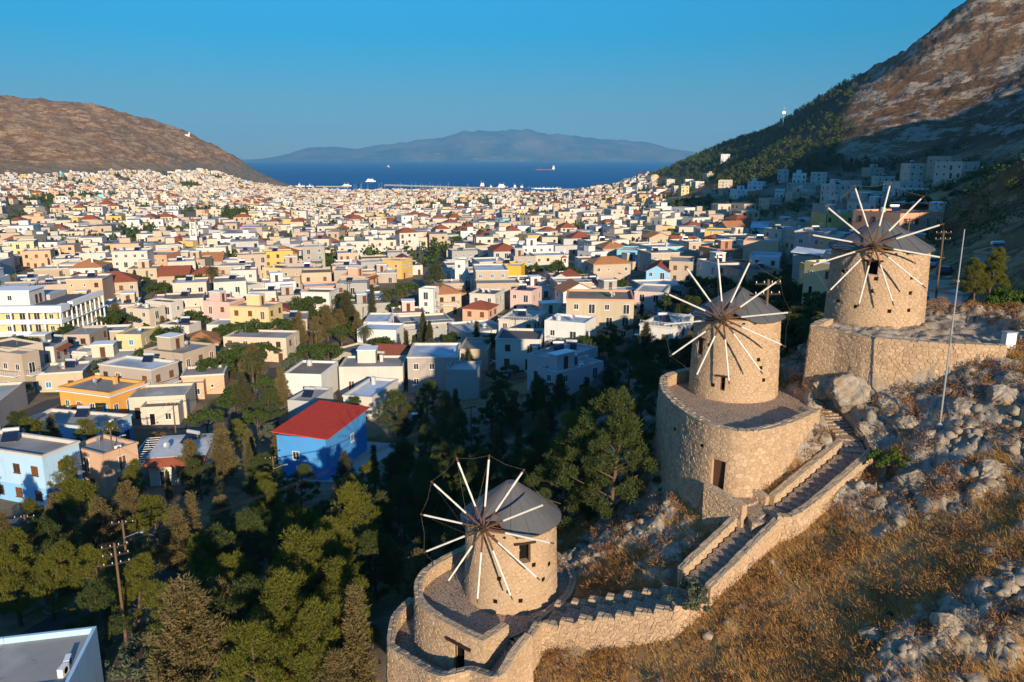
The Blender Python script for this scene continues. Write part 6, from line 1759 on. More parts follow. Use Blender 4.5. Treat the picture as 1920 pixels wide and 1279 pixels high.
# ------------------------------------------------------------------ foliage: many small faces spread through each crown
def blades(C0, D, L, W, rg, droop=0.0):
    """triangles pointing along D from C0, lying at random roll"""
    n = len(C0)
    r = rg.normal(size=(n, 3)); s = np.cross(D, r); s /= np.linalg.norm(s, axis=1)[:, None] + 1e-9
    tip = C0 + D * L[:, None]; tip[:, 2] -= droop * L
    a = C0 - s * W[:, None] / 2; b = C0 + s * W[:, None] / 2
    m = C0 + D * (L * 0.55)[:, None]
    V = np.stack([a, b, tip], 1).reshape(-1, 3)
    return V, np.arange(3 * n).reshape(n, 3)
def leaves(C0, N, S, rg):
    """small four-sided leaves facing roughly N"""
    n = len(C0)
    r = rg.normal(size=(n, 3)); a = np.cross(N, r); a /= np.linalg.norm(a, axis=1)[:, None] + 1e-9; b = np.cross(N, a); b /= np.linalg.norm(b, axis=1)[:, None] + 1e-9
    S = S[:, None]
    V = np.stack([C0 - a * S, C0 - b * S * 0.55, C0 + a * S, C0 + b * S * 0.55], 1).reshape(-1, 3)
    q = np.arange(4 * n).reshape(n, 4)
    return V, np.concatenate([q[:, [0, 1, 2]], q[:, [0, 2, 3]]])
def unit(v): return v / (np.linalg.norm(v, axis=-1, keepdims=True) + 1e-9)
def puff(c, rad, n, rg, L, W, flat=0.75, up=0.35):
    d = unit(rg.normal(size=(n, 3))); rr = rg.random(n) ** 0.45
    p = c + d * rr[:, None] * np.array([rad, rad, rad * flat])
    D = unit(d + np.array([0, 0, up]) + 0.5 * rg.normal(size=(n, 3)))
    return blades(p, D, L * rg.uniform(0.6, 1.3, n), W * rg.uniform(0.7, 1.3, n), rg)
class Leafy:
    def __init__(s): s.V = []; s.F = []; s.k = 0
    def add(s, vf):
        v, f = vf; s.V.append(v); s.F.append(f + s.k); s.k += len(v)
    def mesh(s, name, mat): return np_mesh(name, np.concatenate(s.V), np.concatenate(s.F), mat)
def trunk_mesh(path, r0, r1, limbs=()):
    b = MB(); n = len(path)
    for i in range(n - 1):
        b.tube(path[i], path[i + 1], r0 + (r1 - r0) * i / (n - 1), r0 + (r1 - r0) * (i + 1) / (n - 1), 7, 0, i == n - 2)
    for p, q, r in limbs: b.tube(p, q, r, r * 0.35, 5, 0, False)
    return b.mesh('trunk', M['bark'], True)
def make_pine(seed, H=8.0, mat='pine', spread=0.36, n=1.0, L=0.24, W=0.058):
    rg = np.random.default_rng(seed); R_ = H * spread
    lean = rg.normal(size=2) * 0.25
    path = [(lean[0] * t * t * 2, lean[1] * t * t * 2, H * 0.88 * t - 0.6 * (1 - t)) for t in np.linspace(0, 1, 6)]
    lf = Leafy(); limbs = []
    K = int(46 * n)
    for k in range(K):
        t = 0.20 + 0.80 * ((k + 0.5) / K)
        prof = min(1.0, (1.05 - t) / 0.62) ** 0.75
        az = k * 2.39996 + rg.normal() * 0.3; rr = R_ * prof * rg.uniform(0.35, 1.05)
        c = np.array([math.cos(az) * rr + lean[0] * t * t * 2, math.sin(az) * rr + lean[1] * t * t * 2, H * t * 0.95 + rg.normal() * 0.25])
        rad = rg.uniform(0.5, 0.95) * H / 9.5
        b0 = np.array([lean[0] * t * t, lean[1] * t * t, max(0.8, c[2] - rr * 0.6)]); limbs.append((tuple(b0), tuple(c), 0.07))
        # sub-tufts give the broken, finger-like outline of a pine
        for _ in range(5):
            o = unit(rg.normal(size=3)) * rad * 0.75; o[2] = abs(o[2]) * 0.8
            lf.add(puff(c + o, rad * 0.5, 84, rg, L, W, 1.05, 0.8))
    return trunk_mesh(path, 0.19, 0.07, limbs[::2]), lf.mesh('crown', M[mat])
def make_cypress(seed, H=9.0, spread=0.24, mat='cyp', dens=1.0, rise=0.75):
    """spreading Mediterranean cypress: upswept branches carrying flat sprays"""
    rg = np.random.default_rng(seed); R_ = H * spread; lf = Leafy(); limbs = []
    nb = int(150 * dens)
    for k in range(nb):
        t = 0.10 + 0.88 * ((k + 0.5) / nb)
        ln = R_ * ((1 - t) ** 0.72 * 1.15 + 0.06) * rg.uniform(0.55, 1.25)
        az = k * 2.39996 + rg.normal() * 0.35
        d = unit(np.array([math.cos(az), math.sin(az), rise * rg.uniform(0.5, 1.4)]))
        p0 = np.array([0, 0, H * t * 0.93]); limbs.append((tuple(p0), tuple(p0 + d * ln * 0.8), 0.035))
        m = max(3, int(ln * 5.5))
        for j in range(m):
            s = 0.25 + 0.75 * (j + rg.random()) / m
            c = p0 + d * ln * s + rg.normal(size=3) * 0.07
            q = 15; sd = unit(np.tile(d, (q, 1)) + 0.75 * rg.normal(size=(q, 3)) * np.array([1, 1, 0.7]))
            lf.add(blades(c + rg.normal(size=(q, 3)) * 0.13, sd, rg.uniform(0.14, 0.34, q), rg.uniform(0.05, 0.11, q), rg))
    path = [(0, 0, -0.6), (0.02, 0.03, H * 0.5), (0, 0, H * 0.95)]
    return trunk_mesh(path, 0.2, 0.04, limbs[::4]), lf.mesh('crown', M[mat])
def make_column(seed, H=8.0, rad=0.8, mat='cypdark'):
    rg = np.random.default_rng(seed); lf = Leafy(); n = 5200
    t = rg.random(n) ** 0.9; az = rg.uniform(0, 2 * PI, n); pr = rad * np.sin(np.clip((1 - t) * 1.25, 0, 1) * PI / 2) ** 0.8 * (0.82 + 0.25 * np.sin(az * 3 + t * 14)) * rg.uniform(0.7, 1.05, n)
    p = np.stack([np.cos(az) * pr, np.sin(az) * pr, 0.3 + t * (H - 0.5)], 1)
    D = unit(np.stack([np.cos(az) * 0.5, np.sin(az) * 0.5, np.ones(n) * 1.1], 1) + 0.35 * rg.normal(size=(n, 3)))
    lf.add(blades(p, D, rg.uniform(0.2, 0.45, n), rg.uniform(0.06, 0.12, n), rg))
    return trunk_mesh([(0, 0, -0.6), (0, 0, H * 0.4), (0, 0, H * 0.85)], 0.15, 0.03), lf.mesh('crown', M[mat])
def make_broad(seed, H=5.5, mat='broad', n=24, leaf=0.13, per=170, squat=0.55):
    rg = np.random.default_rng(seed); lf = Leafy(); limbs = []; R_ = H * squat
    for k in range(n):
        d = unit(rg.normal(size=3)); d[2] = abs(d[2]) * 0.9 - 0.15
        c = np.array([0, 0, H * 0.55]) + d * np.array([R_, R_, H * 0.40]) * rg.uniform(0.45, 0.95)
        rad = rg.uniform(0.55, 1.0) * H / 6.5
        limbs.append(((0, 0, H * 0.28), tuple(c), 0.06))
        e = unit(rg.normal(size=(per, 3))); p = c + e * (rg.random(per) ** 0.4)[:, None] * np.array([rad, rad, rad * 0.8])
        lf.add(leaves(p, unit(e + 0.8 * rg.normal(size=(per, 3)) + np.array([0, 0, 0.4])), leaf * rg.uniform(0.7, 1.4, per), rg))
    return trunk_mesh([(0, 0, -0.5), (0.05, 0, H * 0.2), (0, 0.05, H * 0.45)], 0.17, 0.09, limbs[::3]), lf.mesh('crown', M[mat])
def make_palm(seed, H=7.0, fr=46, ln=3.0, skirt=True):
    rg = np.random.default_rng(seed); lf = Leafy(); b = MB()
    for k in range(fr):
        el = R(80) - R(125) * ((k + 0.5) / fr) ** 0.9; az = k * 2.39996; L_ = ln * rg.uniform(0.85, 1.1)
        h = np.array([math.cos(az), math.sin(az), 0.0]); pts = []
        p = np.array([0, 0, H]); e = el
        for j in range(8):
            pts.append(p.copy()); p = p + (h * math.cos(e) + np.array([0, 0, math.sin(e)])) * L_ / 7; e -= R(9 + 4 * j * 0.5)
        pts = np.array(pts)
        for a, c in zip(pts[:-1], pts[1:]): lf.add(blades(np.array([a]), unit(np.array([c - a])), np.array([np.linalg.norm(c - a) * 1.15]), np.array([0.07]), rg))
        m = 44; tt = np.linspace(0.12, 1, m); ii = np.clip((tt * 6.99).astype(int), 0, 6); c = pts[ii] + (pts[ii + 1] - pts[ii]) * (tt * 6.99 - ii)[:, None]
        ax = unit(pts[ii + 1] - pts[ii]); sd = np.cross(ax, np.array([0, 0, 1.0])); sd = unit(sd) * np.where(np.arange(m) % 2, 1, -1)[:, None]
        D = unit(sd + ax * 0.8 + np.array([0, 0, -0.25])); lf.add(blades(c, D, 0.62 * np.sin(np.clip(1.12 - tt, 0.1, 1) * PI * 0.62) + 0.1, np.full(m, 0.055), rg))
    tr = trunk_mesh([(0, 0, -0.6), (0.05, 0, H * 0.5), (0, 0, H + 0.1)], 0.30, 0.24)
    return tr, lf.mesh('crown', M['palm'])
KIND = {
    'pine': [make_pine(1, 8.5), make_pine(2, 8.0, 'pine', 0.42), make_pine(3, 9.0, 'pine', 0.33)],
    'pinedark': [make_pine(4, 8.5, 'pine_dark', 0.42), make_pine(5, 8.0, 'pine_dark', 0.46)],
    'cyp': [make_cypress(6, 9.0), make_cypress(7, 8.5, 0.29), make_cypress(8, 9.5, 0.21)],
    'slim': [make_cypress(9, 8.0, 0.13, 'cyp', 0.8, 1.0)],
    'darkcyp': [make_cypress(10, 8.5, 0.26, 'cypdark', 0.8), make_cypress(15, 8.0, 0.13, 'cypdark', 0.7, 1.0)],
    'col': [make_column(11)],
    'olive': [make_broad(12, 4.2, 'olive', 26, 0.10, 200, 0.62), make_broad(13, 3.6, 'olive', 22, 0.10, 200, 0.7)],
    'broad': [make_broad(14, 5.2), make_broad(16, 4.6, 'broad', 22, 0.15, 130, 0.68), make_broad(17, 6.0, 'broad', 26, 0.15, 130, 0.5)],
    'bright': [make_broad(18, 3.6, 'bright', 20, 0.12, 150, 0.65)],
    'palm': [make_palm(19), make_palm(20, 5.0, 36, 2.3)],
    'bougain': [make_broad(22, 3.6, 'bougain', 16, 0.11, 130, 0.7)], 'dryleaf': [make_broad(23, 4.4, 'dryleaf', 18, 0.11, 130, 0.62)],
}
NAME_OF = {'pine': 'pine_tree', 'pinedark': 'pine_tree', 'cyp': 'cypress_tree', 'slim': 'cypress_tree', 'darkcyp': 'cypress_tree', 'col': 'cypress_tree', 'olive': 'olive_tree', 'broad': 'broadleaf_tree', 'bright': 'shrub', 'palm': 'palm_tree', 'bougain': 'flowering_shrub', 'dryleaf': 'shrub'}
PHR = {'pine': 'yellow-green pine tree', 'pinedark': 'deep green pine tree', 'cyp': 'brown-green cypress heavy with cones', 'slim': 'slim brown-green cypress', 'darkcyp': 'dark cypress', 'col': 'narrow column cypress', 'olive': 'grey-green olive tree', 'broad': 'round leafy tree',
       'bright': 'bright green shrub', 'palm': 'date palm', 'bougain': 'magenta bougainvillea', 'dryleaf': 'rust brown leafless-looking shrub'}
BASEH = {'pine': (8.5, 8, 9), 'pinedark': (8.5, 8), 'cyp': (9, 8.5, 9.5), 'slim': (8,), 'darkcyp': (8.5, 8), 'col': (8,), 'olive': (4.2, 3.6), 'broad': (5.2, 4.6, 6.0), 'bright': (3.6,), 'palm': (9.0, 6.5), 'bougain': (3.6,), 'dryleaf': (4.4,)}
TREES = []
def tree(kind, x, y, z, H, label, group='trees', wide=1.0, seed=0, var=None):
    rg = random.Random(seed * 131 + int(x * 10)); k = rg.randrange(len(KIND[kind])) if var is None else var; tm, cm = KIND[kind][k]; s = H / BASEH[kind][k]
    if group.startswith('trees of'): wide *= 1.02; s *= 1.08
    root = thing(NAME_OF[kind], (x, y, z), rg.uniform(0, 6.28), label, 'palm' if kind == 'palm' else ('shrub' if 'shrub' in NAME_OF[kind] else 'tree'), group)
    root.scale = (s * wide, s * wide, s)
    link(bpy.data.objects.new('trunk', tm), root); link(bpy.data.objects.new('crown', cm), root)
    TREES.append((x, y, H * 0.25)); return root
def treetop(kind, u, v, H, label, wide=1.0, var=None, Y=None):
    """a tree whose tip is sighted at (u, v): stands where its height meets the ground"""
    if Y: p = atY(u, v, Y); z = p[2] - H
    else:
        g = 60.0
        best = None
        for t in np.exp(np.linspace(math.log(38), math.log(900), 260)):
            a, b, c = ray(u, v); zz = CAMZ + c * t
            best = (a * t, b * t, zz - H, t)
            if zz - H < base_h(a * t, b * t)[0]: break
        p = best; z = base_h(p[0], p[1])[0]
    return tree(kind, p[0], p[1], z - 0.1, H, label, 'trees of the hillside grove' if kind in ('pine', 'pinedark', 'cyp', 'slim', 'darkcyp') else 'garden trees', wide, int(u + v), var)
G_ = treetop
# the grove on the left, from its far edge to the near one
for kd, u, v, H, lb in [
    ('cyp', 412, 795, 9.0, 'broad brown-green cypress in front of the red-awninged white roof'), ('col', 466, 832, 7.5, 'narrow column cypress right beside the broad brown-green cypress'), ('col', 312, 882, 4.5, 'short clipped column cypress before the white awning roof'),
    ('pinedark', 372, 868, 5.5, 'low dark pine between the column cypress and the broad cypress'), ('pine', 118, 872, 6.5, 'pine leaning over the pale blue shop stairs'), ('pine', 150, 900, 5.5, 'small pine right of the shop stairs'), ('pine', 70, 938, 5.0, 'small round pine beside the shop forecourt'),
    ('cyp', 92, 955, 6.5, 'brown cypress left of the street lamp by the forecourt'), ('cyp', 182, 936, 7.0, 'brown cypress behind the tall utility pole'), ('cyp', 234, 908, 7.5, 'brown cypress nearest the peach house corner'),
    ('pine', 288, 940, 7.5, 'broad pine crown behind the twin cypresses'), ('cyp', 325, 948, 8.0, 'first of the twin brown cypresses, the wider'), ('slim', 357, 930, 8.0, 'second of the twin cypresses, slim and pointed'), ('cyp', 412, 935, 7.0, 'flat-topped brown cypress left of the dead branch'),
    ('pine', 470, 950, 6.0, 'pine above the bare dead branch'), ('pine', 500, 915, 6.0, 'pine whose tip meets the power lines'), ('cyp', 592, 946, 6.5, 'rust-tinted cypress left of the tall pine'), ('pine', 690, 930, 9.0, 'tall yellow-green pine beside the lowest mill'),
    ('pine', 560, 1028, 9.0, 'large many-topped pine in the near centre of the grove'), ('pine', 612, 985, 8.0, 'pine behind the large many-topped pine'), ('pine', 82, 1036, 7.0, 'pine at the road edge opposite the white block'), ('pine', 15, 1020, 8.0, 'pine cut by the picture edge above the road'),
    ('pine', 180, 1034, 6.5, 'loose pine beside the pole stay wire'), ('pine', 246, 1046, 7.0, 'loose pine crown under the pole crossarms'), ('pinedark', 410, 1000, 8.0, 'dark pine beneath the dead branch'), ('cyp', 340, 1090, 10.0, 'huge brown cypress in the near grove above the road bend'),
    ('pine', 515, 1120, 8.5, 'near pine left of the many-topped pine'), ('slim', 662, 1105, 9.0, 'pointed cypress at the foot of the mill terrace'), ('olive', 466, 1072, 4.0, 'silver-green olive in the clearing'), ('olive', 262, 1186, 4.0, 'olive by the road bend'), ('olive', 238, 1236, 4.0, 'olive beside the white block wall'),
    ('olive', 300, 1146, 3.6, 'olive under the huge cypress'), ('olive', 440, 1136, 3.2, 'small olive between cypress and pines'), ('pine', 580, 1180, 8.0, 'nearest pine at the bottom edge of the grove'), ('cyp', 628, 1225, 7.0, 'cypress at the bottom edge by the terrace wall'), ('pine', 480, 1196, 7.5, 'pine at the bottom edge left of the nearest pine'),
    ('palm', 278, 1108, 2.4, 'small yucca-like palm at the road bend'), ('pine', 420, 1060, 7.0, 'pine above the clearing with olive trees'), ('pine', 385, 1030, 7.5, 'pine between the twin cypresses and the dark pine'), ('pine', 640, 1060, 7.5, 'pine between the tall pine and the many-topped one'), ('pinedark', 700, 1010, 6.0, 'shaded pine left of the sail wheel'),
    # in the hollow between the red roof and the mills
    ('pinedark', 745, 738, 7.5, 'pine by the white car behind the blue warehouse'), ('cyp', 836, 738, 7.0, 'sunlit cypress between the grey houses and the power lines'), ('darkcyp', 877, 655, 8.0, 'thin dark cypress before the concrete shell'), ('slim', 930, 800, 7.0, 'slim sunlit cypress behind the cap of the lowest mill'),
    ('cyp', 1016, 772, 9.5, 'large sunlit brown cypress behind the lowest mill'), ('pine', 1078, 785, 8.0, 'yellow-green pine leaning out from behind the large cypress'), ('pinedark', 1118, 738, 7.6, 'great dark pine at the foot of the middle terrace'), ('darkcyp', 1212, 608, 8.5, 'dark cypress by the street bend'), ('pinedark', 1180, 655, 8.0, 'shaded pine beside the street'),
    ('pinedark', 1205, 690, 8.0, 'shaded pine left of the middle mill'), ('darkcyp', 1142, 690, 7.0, 'dark cypress above the great pine'), ('darkcyp', 1100, 712, 7.0, 'dark cypress next to the pale parapet house'), ('cyp', 1050, 705, 6.0, 'small sunlit cypress below the pale parapet house'), ('cyp', 962, 738, 6.5, 'sunlit cypress right of the maroon yard'),
    ('darkcyp', 700, 838, 6.0, 'cypress by the warehouse yard'), ('darkcyp', 645, 850, 6.0, 'cypress hiding the corner of the blue warehouse'), ('pinedark', 762, 832, 7.5, 'pine under the power lines nearest the yard'), ('pinedark', 810, 868, 8.0, 'broad shaded pine left of the mill sails'), ('darkcyp', 735, 855, 7.0, 'dark cypress at the yard fence'),
    ('pinedark', 850, 850, 7.5, 'shaded pine beneath the power pole'), ('darkcyp', 905, 835, 7.0, 'shaded cypress by the power pole'), ('pinedark', 980, 850, 7.0, 'shaded pine under the large sunlit cypress'), ('pinedark', 1150, 795, 7.5, 'shaded pine at the foot of the terrace wall'), ('pinedark', 1062, 848, 6.5, 'shaded pine on the bank behind the lowest mill'),
    ('darkcyp', 1105, 855, 5.5, 'low dark cypress on the bank'), ('pinedark', 1010, 720, 7.0, 'shaded pine in front of the flat roofs'), ('pinedark', 930, 745, 6.5, 'shaded pine behind the maroon yard'), ('darkcyp', 1075, 745, 7.0, 'dark cypress among the shaded pines'), ('pinedark', 870, 780, 7.0, 'shaded pine below the concrete shell'),
    ('pinedark', 605, 950, 6.0, 'dark pine behind the rust-tinted cypress'), ('pinedark', 560, 880, 5.5, 'dark pine before the blue warehouse wall'), ('pinedark', 1235, 640, 8.0, 'tall shaded pine touching the white bend house'), ('pinedark', 1160, 745, 8.0, 'dark pine between street and terrace'), ('darkcyp', 790, 755, 6.0, 'shaded cypress by the white car'),
    ('broad', 500, 700, 6.0, 'leafy tree right of the large date palm'), ('cyp', 525, 690, 8.0, 'brown cypress between the date palm and the brown-roofed block'), ('broad', 480, 760, 5.5, 'leafy tree at the lane corner below the date palm'), ('pinedark', 500, 735, 6.5, 'dark pine below the leafy tree near the date palm'), ('broad', 420, 735, 5.0, 'leafy tree beside the low grey roofs near the date palm'), ('olive', 512, 790, 4.0, 'olive beside the lane to the blue warehouse'),
    ('pinedark', 1500, 545, 7.0, 'dark pine behind the middle mill cap'), ('pinedark', 1460, 525, 7.0, 'dark pine by the mill pole'), ('darkcyp', 1395, 520, 7.0, 'dark cypress behind the mill sails'), ('pinedark', 1530, 560, 6.5, 'dark pine between the two upper mills'),
    # town trees that stand out
    ('palm', 470, 655, 9.0, 'large date palm over the grey roofs'), ('darkcyp', 452, 700, 8.0, 'dark cypress under the large date palm'), ('broad', 435, 715, 6.0, 'olive-toned tree left of the date palm'), ('palm', 320, 612, 5.5, 'date palm by the pale yellow cube house'), ('palm', 118, 676, 5.0, 'fan palm in front of the white bungalow'),
    ('palm', 60, 692, 4.5, 'fan palm beside the deep-balconied house'), ('broad', 42, 716, 3.5, 'clipped round tree near the shop sign'), ('palm', 396, 497, 9.0, 'tall thin palm in front of the white houses'), ('cyp', 560, 588, 9.0, 'feathery tree at the end of the long off-white house'), ('cyp', 590, 595, 9.0, 'feathery tree in the middle of the lane row'), ('darkcyp', 648, 548, 10.0, 'pointed cypress at the lane end'),
    ('cyp', 612, 575, 9.0, 'tallest feathery tree of the lane row'), ('cyp', 670, 588, 8.0, 'feathery tree nearest the white angular house'), ('darkcyp', 697, 535, 10.0, 'pointed cypress beside the palms'), ('palm', 725, 540, 8.0, 'bushy palm in the walled garden'), ('palm', 752, 528, 9.0, 'taller bushy palm in the walled garden'), ('broad', 745, 560, 6.0, 'leafy tree under the garden palms'),
    ('pinedark', 818, 500, 9.0, 'dark pine by the main street'), ('broad', 1002, 490, 7.0, 'round green tree left of the mustard house row'), ('broad', 1042, 482, 9.0, 'largest round green tree behind the chapel'), ('broad', 1075, 495, 7.0, 'round green tree right of the chapel'), ('broad', 930, 480, 7.0, 'leafy tree behind the pastel yellow cube'),
    ('broad', 240, 525, 6.5, 'wide shady tree by the hotel end'), ('broad', 110, 520, 6.0, 'bright round tree left of the arched villa fields'), ('broad', 265, 515, 5.0, 'low tree beside the dry field'), ('bougain', 222, 582, 3.2, 'magenta bougainvillea by the hotel steps'), ('dryleaf', 293, 808, 4.0, 'rust brown tree by the blue house wall'), ('broad', 385, 760, 5.5, 'dark tree beside the turquoise wall'),
    ('broad', 445, 603, 3.6, 'round bush on the workshop corner'), ('broad', 215, 690, 4.0, 'green garden tree by the white bungalow'), ('broad', 255, 735, 3.5, 'lemon tree beside the taupe house'), ('broad', 310, 735, 3.5, 'fig tree behind the orange house'), ('broad', 85, 770, 3.0, 'bush behind the long blue house'),
    ('broad', 1145, 617, 6.0, 'dark tree by the red-stair white house'), ('broad', 845, 620, 5.0, 'garden tree near the peach stepped house'), ('broad', 930, 690, 4.0, 'hedge-like dark tree beside the concrete shell'), ('broad', 1165, 520, 6.0, 'leafy tree in front of the turquoise cube'), ('broad', 1120, 485, 6.5, 'leafy tree below the brick house'),
    ('pine', 1865, 470, 5.0, 'yellow-green pine right of the metal pole'), ('bright', 1890, 530, 3.6, 'bright green fig bush at the picture edge'), ('broad', 1750, 565, 2.8, 'dark shrub against the shaded white house'), ('broad', 1790, 570, 2.6, 'second dark shrub beside the metal pole'), ('pine', 1835, 490, 4.0, 'small pine left of the fig bush')]:
    Y = {1865: 82, 1890: 68, 1750: 76, 1790: 72, 1835: 80, 1500: 150, 1460: 150, 1395: 165, 1530: 140, 1235: 120, 1205: 100}.get(u) or (84 if (u, v) == (1118, 738) else None)
    G_(kd, u, v, H, lb, 1.0, None, Y)
p_ = on_ground(1664, 890); tree('bright', p_[0], p_[1], p_[2] - 0.2, 2.0, 'bright green bush on the rocks at the top of the long stair', 'garden trees')
p_ = on_ground(1290, 1150); tree('olive', p_[0], p_[1], p_[2] - 0.2, 2.4, 'grey-green bush against the bend of the stair wall', 'garden trees')

# more trees of the grove, wherever it closes up; each is told apart by what it stands next to
def grove_fill():
    rg = random.Random(4); n = 0
    ref = [(t.location.x, t.location.y, t['label']) for t in [o for o in C.objects if o.parent is None and o.get('category') in ('tree', 'palm', 'shrub')]]
    used = set()
    for _ in range(6000):
        if n >= 95: break
        u, v = rg.uniform(-60, 1230), rg.uniform(760, 1330)
        if v < 840 and u < 560: continue
        if v < 790 and u < 720: continue
        p = on_ground(u, v)
        x, y, z = p
        if z > 71 or x > 8 or y < 38 or y > 135: continue
        if x > -9 and y < 50: continue
        if road_near(x, y, 1.6) or not clear_of(x, y, 2.2): continue
        if any((x - a) ** 2 + (y - b) ** 2 < 2.7 ** 2 for a, b, _r in TREES): continue
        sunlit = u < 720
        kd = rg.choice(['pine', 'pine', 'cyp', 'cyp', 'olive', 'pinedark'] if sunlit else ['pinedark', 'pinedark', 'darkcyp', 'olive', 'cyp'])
        H = rg.uniform(5, 8) if kd != 'olive' else rg.uniform(2.6, 4)
        r = sorted(ref, key=lambda q: (q[0] - x) ** 2 + (q[1] - y) ** 2)[:8]; lb = None
        for q in r:
            k = (x - q[0]) * q[1] - (y - q[1]) * q[0]; f = (x - q[0]) * q[0] + (y - q[1]) * q[1]
            rel = ('behind' if f > 0 else 'in front of') if abs(f) > abs(k) else ('right of' if k > 0 else 'left of')
            for pre in ('', 'shorter ' if H < 6.2 else 'taller '):
                t = f"{pre}{PHR[kd]} {rel} the {q[2]}"
                if len(t.split()) <= 16 and t not in used: lb = t; break
            if lb: break
        if not lb: continue
        used.add(lb); tree(kd, x, y, z - 0.1, H, lb, 'trees of the hillside grove', rg.uniform(0.85, 1.15), n); n += 1
    return n
print('grove', grove_fill())

# ------------------------------------------------------------------ garden trees between the houses
def town_trees(count):
    rg = random.Random(8); n = 0; LM = landmarks(); cand = []
    for _ in range(9000):
        u, v = rg.uniform(-20, 1900), 385 + 330 * rg.random() ** 1.7
        a, b, c = ray(u, v); z = 56.0
        for _ in range(4):
            t = (z - CAMZ) / c; z = 0.5 * z + 0.5 * base_h(a * t, b * t)[0]
        x, y = a * t, b * t
        if y < 100 or y > 640 or z > 105 or (u > 1560 and y < 230): continue
        cand.append((y - (60 if in_green(u, v) else 0) + rg.uniform(0, 130), x, y, z, u, v))
    cand.sort()
    for _k, x, y, z, u, v in cand:
        if n >= count: break
        if not clear_of(x, y, 1.3) or road_near(x, y, 0.8): continue
        if any((x - a) ** 2 + (y - b) ** 2 < 4.2 ** 2 for a, b, _r in TREES): continue
        kd = rg.choice(['broad'] * 7 + ['olive'] * 3 + ['pinedark', 'darkcyp', 'col', 'palm', 'bright', 'cyp'])
        H = {'broad': rg.uniform(4.2, 8.0), 'olive': rg.uniform(3.4, 5.5), 'bright': rg.uniform(2, 3.4), 'palm': rg.uniform(4, 8), 'col': rg.uniform(5, 9)}.get(kd, rg.uniform(5, 8.5))
        near = sorted(LM, key=lambda l: (l[0][0] - x) ** 2 + (l[0][1] - y) ** 2)[:9]; lb = None
        for p, nm in near:
            dx, dy = x - p[0], y - p[1]; ds = math.hypot(dx, dy); k = dx * p[1] - dy * p[0]; q = dx * p[0] + dy * p[1]
            rel = ('behind' if q > 0 else 'in front of') if abs(q) > abs(k) else ('right of' if k > 0 else 'left of')
            t = f"{'low ' if H < 4 else 'tall ' if H > 6.5 else ''}{PHR[kd]} {'close ' if ds < 22 else 'some way ' if ds > 70 else ''}{rel} {nm}"
            if t not in USED and len(t.split()) <= 16: lb = t; break
        if lb is None: continue
        USED.add(lb); tree(kd, x, y, z - 0.1, H, lb, 'garden trees', rg.uniform(1.05, 1.45), n + 500); n += 1
    return n
print('town trees', town_trees(175))

